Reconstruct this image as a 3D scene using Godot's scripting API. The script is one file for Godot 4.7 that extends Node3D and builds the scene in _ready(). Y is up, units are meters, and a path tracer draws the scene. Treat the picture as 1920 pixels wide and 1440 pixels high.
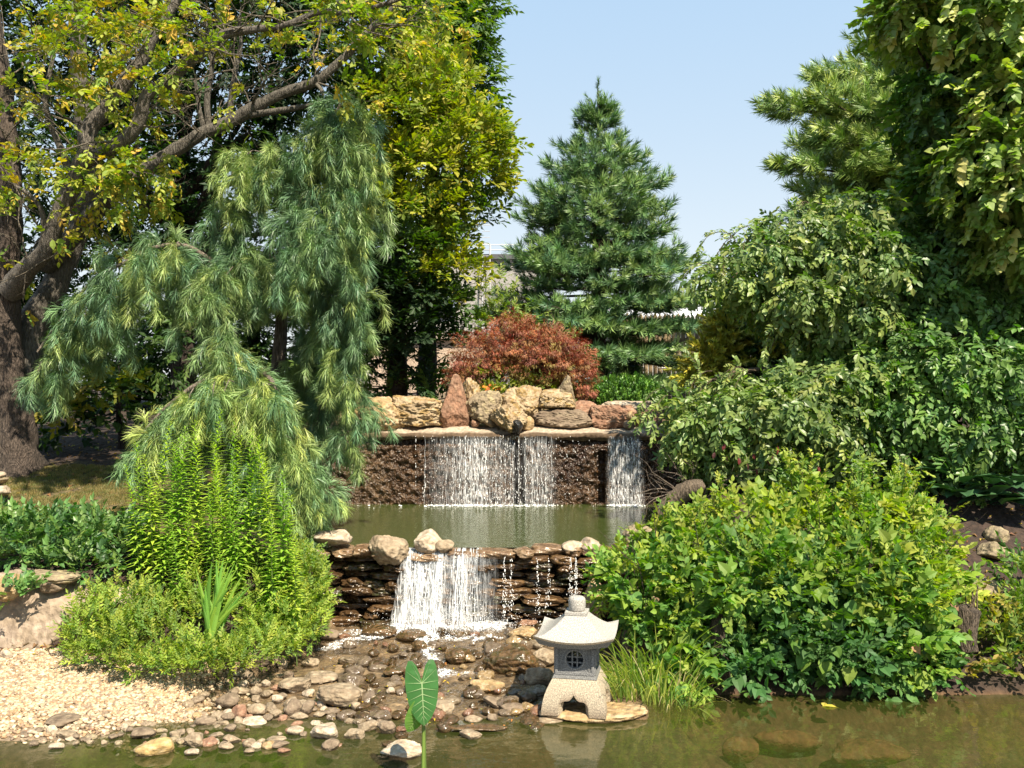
extends Node3D
# A pond with two small waterfalls, a stone lantern and weeping trees. y up, metres; the lower pond lies at y = 0.

const F := 1800.0
const EYE := 2.0
var pool_level := 0.708
var noise := FastNoiseLite.new()
var fine := FastNoiseLite.new()
var used := {}
var ico := {}
var M := {}


class MB:
	var v := PackedVector3Array()
	var n := PackedVector3Array()
	var c := PackedColorArray()
	var ix := PackedInt32Array()

	func tri(a: Vector3, b: Vector3, d: Vector3, col: Color) -> void:
		ix.append(v.size()); ix.append(v.size() + 1); ix.append(v.size() + 2)
		v.append(a); v.append(b); v.append(d)
		c.append(col); c.append(col); c.append(col)

	func quad(a: Vector3, b: Vector3, d: Vector3, e: Vector3, col: Color) -> void:
		tri(a, b, d, col)
		tri(a, d, e, col)

	func smooth() -> void:
		n.resize(v.size())
		n.fill(Vector3.ZERO)
		for i in range(0, ix.size(), 3):
			var a := v[ix[i]]; var b := v[ix[i + 1]]; var d := v[ix[i + 2]]
			var m := (a - d).cross(a - b)
			n[ix[i]] += m; n[ix[i + 1]] += m; n[ix[i + 2]] += m
		for i in n.size():
			n[i] = n[i].normalized()

	func mesh() -> ArrayMesh:
		var a := []
		a.resize(Mesh.ARRAY_MAX)
		a[Mesh.ARRAY_VERTEX] = v
		if n.size() == v.size():
			a[Mesh.ARRAY_NORMAL] = n
		a[Mesh.ARRAY_COLOR] = c
		a[Mesh.ARRAY_INDEX] = ix
		var m := ArrayMesh.new()
		m.add_surface_from_arrays(Mesh.PRIMITIVE_TRIANGLES, a)
		return m

	func box(at: Vector3, size: Vector3, col: Color, basis := Basis()) -> void:
		var h := size / 2.0
		for ax in 3:
			for s in [-1.0, 1.0]:
				var w := Vector3.ZERO; w[ax] = s * h[ax]
				var p := Vector3.ZERO; p[(ax + 1) % 3] = h[(ax + 1) % 3]
				var q := Vector3.ZERO; q[(ax + 2) % 3] = h[(ax + 2) % 3] * s
				quad(at + basis * (w - p - q), at + basis * (w - p + q), at + basis * (w + p + q), at + basis * (w + p - q), col)

	func tube(p: Array, r: Array, sides: int, col: Color, wob := 0.0, ns: FastNoiseLite = null, caps := true) -> void:
		var side := Vector3.RIGHT
		var first := v.size()
		for i in p.size():
			var t: Vector3 = (p[mini(i + 1, p.size() - 1)] - p[maxi(i - 1, 0)]).normalized()
			if i == 0 and absf(t.dot(side)) > 0.8:
				side = Vector3.FORWARD
			side = (side - t * side.dot(t)).normalized()
			var up := t.cross(side)
			for k in sides:
				var a := TAU * k / sides
				var o := side * cos(a) + up * sin(a)
				var rr: float = r[i]
				if wob > 0.0:
					rr *= 1.0 + wob * ns.get_noise_3dv((p[i] + o * rr) * 9.0) + wob * ns.get_noise_3dv((p[i] * Vector3(1, 0.3, 1) + o * rr) * 30.0)
				v.append(p[i] + o * rr)
				n.append(o)
				c.append(col)
		for i in p.size() - 1:
			for k in sides:
				var a := first + i * sides + k
				var b := first + i * sides + (k + 1) % sides
				for q in [a, a + sides, b, b, a + sides, b + sides]:
					ix.append(q)
		if caps:
			for e in [0, p.size() - 1]:
				var m := v.size()
				var t: Vector3 = ((p[1] - p[0]) if e == 0 else (p[e] - p[e - 1])).normalized() * (-1.0 if e == 0 else 1.0)
				v.append(p[e] + t * r[e] * 0.4); n.append(t); c.append(col)
				for k in sides:
					var a: int = first + e * sides + k
					var b: int = first + e * sides + (k + 1) % sides
					for q in ([m, a, b] if e == 0 else [m, b, a]):
						ix.append(q)


func P(px: float, py: float, d: float) -> Vector3:
	return Vector3((px - 960.0) / F * d, EYE - (py - 720.0) / F * d, -d)


func X(px: float, d: float) -> float:
	return (px - 960.0) / F * d


func ground_at(px: float, d: float) -> Vector3:
	var x := X(px, d)
	return Vector3(x, H(x, d), -d)


func ramp(t: float, k: Array) -> float:   # piecewise linear through [t0, v0, t1, v1, ...]
	if t <= k[0]:
		return k[1]
	for i in range(2, k.size(), 2):
		if t <= k[i]:
			var u: float = (t - k[i - 2]) / (k[i] - k[i - 2])
			return lerpf(k[i - 1], k[i + 1], u)
	return k[k.size() - 1]


var LEFT := [-30.0, 0.4, 0.8, 0.4, 1.6, -0.5, 4.4, -0.5, 5.36, -0.01, 6.0, 0.14, 6.35, 0.22, 6.6, 0.34, 6.9, 0.64, 7.5, 0.86, 9.0, 1.2, 10.5, 1.42, 12.0, 1.6, 14.0, 1.72]
var MIDDLE := [-30.0, 0.4, 0.8, 0.4, 1.6, -0.5, 4.6, -0.42, 5.4, -0.07, 5.75, 0.0, 7.55, 0.12, 7.7, 0.3, 10.4, 0.3, 10.55, 1.4, 11.0, 1.5, 12.0, 1.62, 14.0, 1.72]
var RIGHT := [-30.0, 0.4, 0.8, 0.4, 1.6, -0.6, 5.0, -0.5, 6.0, -0.14, 6.2, 0.02, 6.5, 0.16, 7.2, 0.48, 8.5, 1.0, 9.5, 1.2, 11.0, 1.45, 14.0, 1.72]


func channel(x: float, d: float) -> float:   # 1 inside the stream bed and the upper pool
	var a := ramp(d, [5.0, -2.3, 5.6, -2.2, 6.2, -1.95, 6.8, -1.55, 7.5, -1.45, 7.6, -1.75, 10.3, -2.3])
	var b := ramp(d, [5.0, 1.5, 5.8, 0.9, 6.3, 0.75, 7.5, 0.95, 7.6, 1.2, 10.3, 2.1])
	return smoothstep(a - 0.22, a + 0.1, x) * (1.0 - smoothstep(b - 0.1, b + 0.25, x))


func H(x: float, d: float) -> float:
	var s := smoothstep(-0.4, 1.2, x)
	var side := lerpf(ramp(d, LEFT), ramp(d, RIGHT), s)
	var h := lerpf(side, ramp(d, MIDDLE), channel(x, d))
	h += 0.022 * noise.get_noise_2d(x * 3.0, d * 3.0)
	if d < 5.0:
		h += smoothstep(6.0, 9.0, absf(x)) * 0.9
	return h


func stream_level(d: float) -> float:
	return ramp(d, [5.6, -0.02, 5.8, 0.012, 6.6, 0.062, 7.6, 0.15])


func wet_level(x: float, d: float) -> float:
	var h := H(x, d)
	return maxf(h, stream_level(d)) if d > 5.6 and channel(x, d) > 0.5 else maxf(h, 0.0)


func hit(px: float, py: float) -> float:   # depth at which the ray through a pixel meets ground or water
	var d := 4.0
	var step := 0.16
	while d < 12.0:
		if EYE - (py - 720.0) / F * d <= wet_level(X(px, d), d):
			if step < 0.015:
				return d
			d -= step
			step *= 0.25
		d += step
	return 12.0


func rnd(seed_: int) -> RandomNumberGenerator:
	var r := RandomNumberGenerator.new()
	r.seed = seed_
	return r


func rv(r: RandomNumberGenerator) -> Vector3:
	var z := r.randf_range(-1, 1)
	var a := r.randf_range(0, TAU)
	var q := sqrt(1.0 - z * z)
	return Vector3(q * cos(a), z, q * sin(a))


func numbered(called: String) -> String:
	if not used.has(called):
		used[called] = 0
		return called
	used[called] += 1
	return "%s_%03d" % [called, used[called]]


func tag(o: Node3D, label: String, category: String, group := "", kind := "") -> Node3D:
	o.set_meta("label", label)
	o.set_meta("category", category)
	if group: o.set_meta("group", group)
	if kind: o.set_meta("kind", kind)
	return o


func thing(called: String, label: String, category: String, at := Vector3.ZERO, group := "", turn := 0.0) -> Node3D:
	var o := Node3D.new()
	o.name = numbered(called)
	add_child(o)
	o.position = at
	o.rotation.y = turn
	return tag(o, label, category, group)


func put(called: String, m: Mesh, mat: Material, parent: Node = null) -> MeshInstance3D:
	var o := MeshInstance3D.new()
	o.mesh = m
	o.material_override = mat
	if parent:
		o.name = called
		parent.add_child(o, true)
	else:
		o.name = numbered(called)
		add_child(o)
	return o


func many(called: String, m: Mesh, mat: Material, xf: Array, cols: Array, parent: Node = null) -> MultiMeshInstance3D:
	var mm := MultiMesh.new()
	mm.transform_format = MultiMesh.TRANSFORM_3D
	mm.use_colors = cols.size() > 0
	mm.mesh = m
	mm.instance_count = xf.size()
	for i in xf.size():
		mm.set_instance_transform(i, xf[i])
		if cols.size():
			mm.set_instance_color(i, cols[i])
	var o := MultiMeshInstance3D.new()
	o.multimesh = mm
	o.material_override = mat
	o.set_meta("kind", "stuff")
	if parent:
		o.name = called
		parent.add_child(o, true)
	else:
		o.name = numbered(called)
		add_child(o)
	return o


func structure(called: String, m: Mesh, mat: Material) -> MeshInstance3D:
	var o := put(called, m, mat)
	o.set_meta("kind", "structure")
	return o


func frame(x: Vector3, y: Vector3, s := 1.0) -> Basis:
	x = x.normalized()
	if absf(x.dot(y.normalized())) > 0.97:
		y = Vector3(y.z, y.x, y.y)
	var z := x.cross(y).normalized()
	return Basis(x, z.cross(x).normalized(), z).scaled(Vector3(s, s, s))


func vary(r: RandomNumberGenerator, c: Color, light := 0.25, warm := 0.1) -> Color:
	var k := 1.12 * (1.0 + r.randf_range(-light, light))
	var w := r.randf_range(-warm, warm)
	return Color(c.r * k * (1.0 + w), c.g * k, c.b * k * (1.0 - w))


func spline(p: Array, per: int) -> Array:
	var out := []
	for i in p.size() - 1:
		var a = p[maxi(i - 1, 0)]
		var b = p[i]
		var c = p[i + 1]
		var e = p[mini(i + 2, p.size() - 1)]
		for k in per:
			var t := float(k) / per
			if b is float:
				out.append(lerpf(b, c, t))
			else:
				out.append((b as Vector3).cubic_interpolate(c, a, e, t))
	out.append(p[p.size() - 1])
	return out


func sphere(level: int) -> Array:   # [directions, indices] of an icosphere
	if ico.has(level):
		return ico[level]
	if level == 0:
		var t := (1.0 + sqrt(5.0)) / 2.0
		var q := PackedVector3Array([Vector3(-1, t, 0), Vector3(1, t, 0), Vector3(-1, -t, 0), Vector3(1, -t, 0), Vector3(0, -1, t), Vector3(0, 1, t), Vector3(0, -1, -t), Vector3(0, 1, -t), Vector3(t, 0, -1), Vector3(t, 0, 1), Vector3(-t, 0, -1), Vector3(-t, 0, 1)])
		for i in 12:
			q[i] = q[i].normalized()
		var f := PackedInt32Array([0, 11, 5, 0, 5, 1, 0, 1, 7, 0, 7, 10, 0, 10, 11, 1, 5, 9, 5, 11, 4, 11, 10, 2, 10, 7, 6, 7, 1, 8, 3, 9, 4, 3, 4, 2, 3, 2, 6, 3, 6, 8, 3, 8, 9, 4, 9, 5, 2, 4, 11, 6, 2, 10, 8, 6, 7, 9, 8, 1])
		for i in range(0, 60, 3):   # clockwise from outside
			var s := f[i + 1]; f[i + 1] = f[i + 2]; f[i + 2] = s
		ico[0] = [q, f]
		return ico[0]
	var low := sphere(level - 1)
	var v: PackedVector3Array = low[0].duplicate()
	var f: PackedInt32Array = low[1]
	var g := PackedInt32Array()
	var mid := {}
	for i in range(0, f.size(), 3):
		var m := [0, 0, 0]
		for k in 3:
			var a := f[i + k]; var b := f[i + (k + 1) % 3]
			var key := mini(a, b) * 100000 + maxi(a, b)
			if not mid.has(key):
				mid[key] = v.size()
				v.append(((v[a] + v[b]) / 2.0).normalized())
			m[k] = mid[key]
		g.append_array(PackedInt32Array([f[i], m[0], m[2], f[i + 1], m[1], m[0], f[i + 2], m[2], m[1], m[0], m[1], m[2]]))
	ico[level] = [v, g]
	return ico[level]


# A rock: an icosphere cut by random planes (k: how sharp the edges are), roughened with noise. cols: two or three linear colours in patches.
func rock(seed_: int, size: Vector3, level: int, planes: int, k: float, rough: float, cols: Array, cuts: Array = []) -> ArrayMesh:
	var r := rnd(seed_)
	var pn := PackedVector3Array()
	var pd := PackedFloat32Array()
	for i in planes:
		pn.append(rv(r))
		pd.append(r.randf_range(0.62, 0.95))
	for e in cuts:
		pn.append((e[0] as Vector3).normalized())
		pd.append(e[1])
	var s := sphere(level)
	var mb := MB.new()
	mb.ix = s[1]
	var off := Vector3(seed_ % 97, seed_ % 61, seed_ % 31) * 3.1
	var dirs: PackedVector3Array = s[0]
	mb.v.resize(dirs.size())
	mb.c.resize(dirs.size())
	for i in dirs.size():
		var d := dirs[i]
		var sum := pow(1.0 / 1.06, k)
		for q in pn.size():
			var t := d.dot(pn[q])
			if t > 0.2:
				sum += pow(t / pd[q], k)
		var rr := pow(sum, -1.0 / k)
		var p := d * rr
		var q1 := noise.get_noise_3dv(p * 2.6 + off)
		var q2 := noise.get_noise_3dv(p * 7.0 + off)
		var q3 := fine.get_noise_3dv(p * 9.0 + off)
		p *= 1.0 + rough * (0.55 * q1 + 0.3 * q2 + 0.22 * q3)
		mb.v[i] = p * size
		var w := clampf(0.5 + 1.5 * q1 + 0.7 * q3, 0.0, 1.0)
		var col: Color = (cols[0] as Color).lerp(cols[1], w)
		if cols.size() > 2:
			col = col.lerp(cols[2], smoothstep(0.08, 0.3, noise.get_noise_3dv(p * 4.3 - off) + 0.35 * q3))
		mb.c[i] = col * (1.0 + 0.25 * q2)
	mb.smooth()
	return mb.mesh()


# One leaf: prof lists Vector2(share of the length, share of the width).
func leaf(mb: MB, o: Vector3, dir: Vector3, nrm: Vector3, L: float, W: float, prof: Array, fold: float, bend: float, col: Color) -> void:
	dir = dir.normalized()
	var side := dir.cross(nrm).normalized()
	nrm = side.cross(dir)
	var tip := o + dir * L - nrm * bend * L
	var pl := o; var pm := o; var pr := o
	for i in prof.size():
		var t: float = prof[i].x
		var w: float = prof[i].y * W * 0.5
		var m := o + dir * (t * L) - nrm * (bend * t * t * L)
		var lft := m - side * w + nrm * (fold * w)
		var rgt := m + side * w + nrm * (fold * w)
		if i == 0:
			mb.tri(o, lft, m, col)
			mb.tri(o, m, rgt, col)
		else:
			mb.quad(pl, lft, m, pm, col)
			mb.quad(pm, m, rgt, pr, col)
		pl = lft; pm = m; pr = rgt
	mb.tri(pl, tip, pm, col)
	mb.tri(pm, tip, pr, col)


var OVATE := [Vector2(0.38, 1.0)]
var OVAL := [Vector2(0.25, 0.8), Vector2(0.6, 0.95)]
var HEART := [Vector2(-0.09, 0.45), Vector2(-0.02, 0.86), Vector2(0.22, 1.0), Vector2(0.5, 0.78), Vector2(0.78, 0.36)]
var LANCE := [Vector2(0.4, 1.0)]
var OBOVATE := [Vector2(0.35, 0.55), Vector2(0.7, 1.0)]
var LOBED := [Vector2(0.3, 1.0), Vector2(0.42, 0.5), Vector2(0.65, 0.8)]


# A twig along +x with leaves on both sides, their faces turned to +y.
func spray(seed_: int, count: int, twig: float, L: float, W: float, prof: Array, spread: float, jit: float, droop: float, fold := 0.25, bend := 0.15) -> ArrayMesh:
	var r := rnd(seed_)
	var mb := MB.new()
	for i in count:
		var t := (i + 0.6) / count
		var o := Vector3(t * twig, -droop * t * t * twig, 0) + rv(r) * 0.02 * twig
		var sg := 1.0 if i % 2 == 0 else -1.0
		var a := sg * spread * r.randf_range(0.6, 1.2) * (1.0 if i < count - 1 else 0.1)
		var dir := Vector3(cos(a), -droop * 0.8, sin(a)) + rv(r) * jit * 0.7
		var nrm := Vector3.UP + rv(r) * jit
		var k := r.randf_range(0.75, 1.15)
		var g := 1.0 + r.randf_range(-0.2, 0.2)
		leaf(mb, o, dir, nrm, L * k, W * k, prof, fold, bend, Color(g * (1.0 + r.randf_range(-0.12, 0.12)), g, g))
	mb.quad(Vector3(0, 0, -0.0015), Vector3(twig * 0.5, -droop * 0.25 * twig, -0.0012), Vector3(twig * 0.5, -droop * 0.25 * twig, 0.0012), Vector3(0, 0, 0.0015), Color(1.2, 0.8, 0.8))
	mb.quad(Vector3(twig * 0.5, -droop * 0.25 * twig, -0.0012), Vector3(twig, -droop * twig, -0.0006), Vector3(twig, -droop * twig, 0.0006), Vector3(twig * 0.5, -droop * 0.25 * twig, 0.0012), Color(1.2, 0.8, 0.8))
	return mb.mesh()


# A piece of shoot along +x with needles leaning forward by the angles a0 to a1.
func needles(seed_: int, count: int, shoot: float, L: float, width: float, a0: float, a1: float, sag := 0.0) -> ArrayMesh:
	var r := rnd(seed_)
	var mb := MB.new()
	for i in count:
		var t := r.randf()
		var o := Vector3(t * shoot, 0, 0)
		var b := r.randf_range(0, TAU)
		var a := r.randf_range(a0, a1)
		var out := Vector3(0, cos(b), sin(b))
		var dir := Vector3(cos(a), 0, 0) + out * sin(a)
		var side := dir.cross(out).normalized() * width * 0.5
		var l := L * r.randf_range(0.75, 1.1)
		var m := o + dir * l * 0.55
		var e := o + dir * l - Vector3(0, sag * l, 0) * r.randf_range(0.4, 1.0)
		var g := 1.0 + r.randf_range(-0.3, 0.3)
		var col := Color(g * (1.0 + r.randf_range(-0.1, 0.15)), g, g * (1.0 + r.randf_range(-0.15, 0.15)))
		mb.quad(o - side * 0.7, m - side, m + side, o + side * 0.7, col)
		mb.tri(m - side, e, m + side, col)
	return mb.mesh()


# Sprays on (and, thinner, within) lobes [px, py, depth, rx in px, ry in px, rz in m, colour number]. o: out, up, hang, jit, size, fill, lump, cols.
func lobe_sprays(r: RandomNumberGenerator, lobes: Array, density: float, o: Dictionary) -> Array:
	var xf := []
	var cols := []
	var fill: float = o.get("fill", 0.35)
	for l in lobes:
		var c := P(l[0], l[1], l[2])
		var R := Vector3(l[3] / F * l[2], l[4] / F * l[2], l[5])
		var area := 4.0 * PI * pow((pow(R.x * R.y, 1.6) + pow(R.x * R.z, 1.6) + pow(R.y * R.z, 1.6)) / 3.0, 1.0 / 1.6)
		var n := int(area * density)
		var tone: float = r.randf_range(0.88, 1.12)
		for i in n:
			var d := rv(r)
			if d.z < -0.3 and r.randf() < 0.45 or d.y < -0.45 and r.randf() < o.get("bare", 0.5):
				continue
			var q := r.randf_range(0.82, 1.08) if r.randf() > fill else r.randf_range(0.35, 0.85)
			var p := c + d * R * q
			q = 1.0 + o.get("lump", 0.22) * 1.6 * noise.get_noise_3dv(p * o.get("lumps", 2.2)) + 0.1 * noise.get_noise_3dv(p * 8.0)
			p = c + (p - c) * q
			if noise.get_noise_3dv(p * 3.1 + Vector3(50, 0, 0)) < o.get("gaps", -0.38):
				continue
			if p.y < H(p.x, -p.z) + 0.02:
				continue
			var g: Vector3 = (d * o.get("out", 0.8) + Vector3.UP * o.get("up", 0.2) + rv(r) * o.get("jit", 0.55)).normalized()
			var u: Vector3 = (Vector3.UP + d * 0.5 + rv(r) * 0.35) if o.get("up", 0.2) > -0.4 else (d + Vector3.UP * 0.4 + rv(r) * 0.4)
			var s: float = o.get("size", 1.0) * r.randf_range(0.7, 1.25)
			xf.append(Transform3D(frame(g, u, s), p))
			var set_: Array = o.cols[l[6] if l.size() > 6 else 0]
			var base: Color = set_[r.randi() % set_.size()]
			cols.append(vary(r, base * tone, 0.22, 0.1))
	return [xf, cols]


func crown(parent: Node3D, xc: Array, meshes: Array, mat: Material, called := "foliage") -> void:
	for k in meshes.size():
		var xf := []
		var cols := []
		for i in range(k, xc[0].size(), meshes.size()):
			xf.append(xc[0][i] if parent == null else Transform3D(xc[0][i].basis, xc[0][i].origin - parent.position))
			cols.append(xc[1][i])
		many(called, meshes[k], mat, xf, cols, parent)


func limb(mb: MB, at: Vector3, pts: Array, sides: int, col: Color, wob := 0.12, per := 5) -> Array:   # pts: [px, py, depth, radius in px]
	var p := []
	var q := []
	for e in pts:
		p.append(P(e[0], e[1], e[2]) - at)
		q.append(float(e[3]) / F * e[2])
	p = spline(p, per)
	q = spline(q, per)
	mb.tube(p, q, sides, col, wob, noise)
	return p


func twig(mb: MB, r: RandomNumberGenerator, from: Vector3, dir: Vector3, length: float, rad: float, depth: int, col: Color, ends: Array, up := 0.15) -> void:
	var p := [from]
	var q := [rad]
	var d := dir.normalized()
	var n := 5
	for i in n:
		d = (d + rv(r) * 0.33 + Vector3.UP * up * 0.3).normalized()
		p.append(p[i] + d * length / n)
		q.append(rad * (1.0 - 0.75 * (i + 1.0) / n))
		if depth > 0 and i > 0:
			twig(mb, r, p[i + 1], (d + rv(r) * 0.9).normalized(), length * r.randf_range(0.35, 0.65), q[i + 1] * 0.75, depth - 1, col, ends, up)
		if depth == 0 and i > 1 or i == n - 1:
			ends.append([p[i + 1], d])
	mb.tube(p, q, 5, col, 0.0, null, false)


func noise_tex(freq: float, lo: Color, hi: Color, type := FastNoiseLite.TYPE_SIMPLEX_SMOOTH, octaves := 5, size := 512, normal := false, bump := 4.0) -> NoiseTexture2D:
	var n := FastNoiseLite.new()
	n.noise_type = type
	n.frequency = freq
	n.fractal_octaves = octaves
	n.seed = int(freq * 10000.0) + octaves
	if type == FastNoiseLite.TYPE_CELLULAR:
		n.cellular_return_type = FastNoiseLite.RETURN_DISTANCE
	var t := NoiseTexture2D.new()
	t.width = size
	t.height = size
	t.seamless = true
	t.noise = n
	if normal:
		t.as_normal_map = true
		t.bump_strength = bump
	else:
		var g := Gradient.new()
		g.set_color(0, lo)
		g.set_color(1, hi)
		t.color_ramp = g
	return t


func matte(called: String, tex: Texture2D, scale: float, rough: float, bump: Texture2D = null, bump_cm := 1.0, color := Color.WHITE, world := true) -> StandardMaterial3D:
	var m := StandardMaterial3D.new()
	m.resource_name = called
	m.vertex_color_use_as_albedo = true
	m.albedo_color = color
	m.roughness = rough
	m.uv1_triplanar = true
	m.uv1_world_triplanar = world
	m.uv1_scale = Vector3.ONE * scale
	if tex:
		m.albedo_texture = tex
	if bump:
		m.heightmap_enabled = true
		m.heightmap_texture = bump
		m.heightmap_scale = bump_cm
	m.cull_mode = BaseMaterial3D.CULL_DISABLED
	return m


func leafy(called: String, through: Color, rough := 0.45) -> StandardMaterial3D:
	var m := StandardMaterial3D.new()
	m.resource_name = called
	m.vertex_color_use_as_albedo = true
	m.roughness = rough
	m.backlight_enabled = true
	m.backlight = through
	m.cull_mode = BaseMaterial3D.CULL_DISABLED
	return m


func make_materials() -> void:
	var grain := noise_tex(0.02, Color(0.62, 0.6, 0.58), Color(1, 1, 1))
	var speck := noise_tex(0.09, Color(0.35, 0.35, 0.36), Color(1.0, 1.0, 1.0), FastNoiseLite.TYPE_SIMPLEX_SMOOTH, 3)
	var lumps := noise_tex(0.02, Color.BLACK, Color.WHITE, FastNoiseLite.TYPE_SIMPLEX_SMOOTH, 6)
	var cells := noise_tex(0.045, Color.BLACK, Color.WHITE, FastNoiseLite.TYPE_CELLULAR, 3)
	M.rock = matte("rock", grain, 1.3, 0.85, lumps, 2.2)
	M.wet_rock = matte("wet_rock", grain, 1.5, 0.22, lumps, 2.0)
	M.stone = matte("stone", grain, 3.0, 0.7, lumps, 1.2)
	M.gravel = matte("gravel", null, 1.0, 0.75)
	M.ground = matte("ground", noise_tex(0.03, Color(0.55, 0.55, 0.55), Color(1, 1, 1)), 1.1, 0.95, lumps, 3.0)
	M.wall = matte("pebble_wall", noise_tex(0.03, Color(0.35, 0.32, 0.3), Color(1, 1, 1), FastNoiseLite.TYPE_CELLULAR, 3), 1.6, 0.24, cells, 3.5)
	M.granite = matte("granite", speck, 2.4, 0.8, lumps, 0.12)
	M.concrete = matte("concrete", grain, 1.7, 0.85, lumps, 1.0)
	M.bark = matte("bark", noise_tex(0.025, Color(0.35, 0.33, 0.32), Color(1, 1, 1)), 1.6, 0.95, cells, 3.0)
	M.bark.uv1_scale = Vector3(5.0, 0.8, 5.0)
	M.wood = matte("wood", noise_tex(0.02, Color(0.6, 0.57, 0.53), Color(1, 1, 1)), 1.0, 0.85, lumps, 0.8)
	M.wood.uv1_scale = Vector3(4.0, 0.5, 4.0)
	M.metal = matte("painted_metal", null, 1.0, 0.5)
	M.leaf = leafy("leaf", Color(0.9, 1.0, 0.25), 0.58)
	M.glossy_leaf = leafy("glossy_leaf", Color(0.75, 0.9, 0.28), 0.42)
	M.dark_leaf = leafy("dark_leaf", Color(0.4, 0.5, 0.2), 0.5)
	M.needle = leafy("needle", Color(0.5, 0.6, 0.3), 0.42)
	M.red_leaf = leafy("red_leaf", Color(0.8, 0.35, 0.2), 0.55)
	M.foam = matte("foam", null, 1.0, 0.35)
	var w := StandardMaterial3D.new()
	w.resource_name = "murky_water"
	w.transparency = BaseMaterial3D.TRANSPARENCY_ALPHA
	w.albedo_color = Color(0.22, 0.245, 0.095, 0.5)
	w.roughness = 0.03
	w.metallic_specular = 0.5
	w.normal_enabled = true
	w.normal_texture = noise_tex(0.012, Color.BLACK, Color.WHITE, FastNoiseLite.TYPE_SIMPLEX_SMOOTH, 4, 512, true, 6.0)
	w.normal_scale = 0.11
	w.uv1_triplanar = true
	w.uv1_world_triplanar = true
	w.uv1_scale = Vector3(0.9, 0.9, 1.5)
	w.cull_mode = BaseMaterial3D.CULL_DISABLED
	M.pond = w
	M.stream = w.duplicate()
	M.stream.resource_name = "stream_water"
	M.stream.albedo_color = Color(0.32, 0.25, 0.15, 0.15)
	M.stream.normal_scale = 1.5
	M.stream.uv1_scale = Vector3(1.6, 1.6, 1.3)
	M.pool = w.duplicate()
	M.pool.resource_name = "pool_water"
	M.pool.albedo_color = Color(0.26, 0.3, 0.15, 0.85)
	M.pool.normal_scale = 0.3
	M.pool.uv1_scale = Vector3(0.8, 0.8, 2.2)
	var fs := StandardMaterial3D.new()
	fs.resource_name = "foam_sheet"
	fs.transparency = BaseMaterial3D.TRANSPARENCY_ALPHA
	fs.vertex_color_use_as_albedo = true
	fs.roughness = 0.5
	var ft := noise_tex(0.03, Color(1, 1, 1, 0), Color(1, 1, 1, 1), FastNoiseLite.TYPE_SIMPLEX_SMOOTH, 4)
	ft.color_ramp.offsets = PackedFloat32Array([0.4, 0.78])
	fs.albedo_texture = ft
	fs.uv1_triplanar = true
	fs.uv1_world_triplanar = true
	fs.uv1_scale = Vector3(2.4, 2.4, 1.5)
	fs.cull_mode = BaseMaterial3D.CULL_DISABLED
	M.foam_sheet = fs
	for k in 2:
		var vm: StandardMaterial3D = fs.duplicate()
		vm.resource_name = "water_veil"
		vm.roughness = 0.3
		var vt := noise_tex([0.03, 0.036][k], Color(1, 1, 1, 0), Color(1, 1, 1, 1), FastNoiseLite.TYPE_SIMPLEX_SMOOTH, 4)
		vt.color_ramp.offsets = PackedFloat32Array([[0.44, 0.8], [0.5, 0.72]][k])
		vm.albedo_texture = vt
		vm.uv1_scale = [Vector3(4.6, 0.4, 4.6), Vector3(6.0, 0.27, 6.0)][k]
		vm.uv1_offset = Vector3(0.37 * k, 0.2, 0)
		M["veil%d" % k] = vm
	var f := StandardMaterial3D.new()
	f.resource_name = "falling_water"
	f.transparency = BaseMaterial3D.TRANSPARENCY_ALPHA
	f.albedo_color = Color(0.93, 0.95, 0.97, 0.38)
	f.roughness = 0.08
	f.cull_mode = BaseMaterial3D.CULL_DISABLED
	M.falling = f


func lights() -> void:
	var cam := Camera3D.new()
	cam.name = "camera"
	cam.fov = rad_to_deg(2.0 * atan(720.0 / F))
	cam.near = 0.1
	cam.far = 900.0
	add_child(cam)
	cam.position = Vector3(0, EYE, 0)
	cam.current = true
	var e := Environment.new()
	e.background_mode = Environment.BG_SKY
	var s := ProceduralSkyMaterial.new()
	s.sky_top_color = Color(0.451, 0.555, 0.656)
	s.sky_horizon_color = Color(0.702, 0.711, 0.695)
	s.sky_curve = 0.15
	s.ground_bottom_color = Color(0.25, 0.27, 0.2)
	s.ground_horizon_color = Color(0.62, 0.68, 0.68)
	s.sun_angle_max = 1.0
	s.energy_multiplier = 0.95
	var sky := Sky.new()
	sky.sky_material = s
	e.sky = sky
	e.tonemap_mode = Environment.TONE_MAPPER_LINEAR
	e.tonemap_exposure = 2.5
	e.sdfgi_enabled = true
	e.ssao_enabled = true
	e.ssil_enabled = true
	var w := WorldEnvironment.new()
	w.name = "environment"
	w.environment = e
	add_child(w)
	var sun := DirectionalLight3D.new()
	sun.name = "sun"
	sun.light_energy = 1.5
	sun.light_color = Color(1.0, 0.95, 0.86)
	sun.light_angular_distance = 0.5
	sun.shadow_enabled = true
	add_child(sun)
	sun.look_at_from_position(Vector3(0.5, 1.25, 0.85), Vector3.ZERO)


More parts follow.
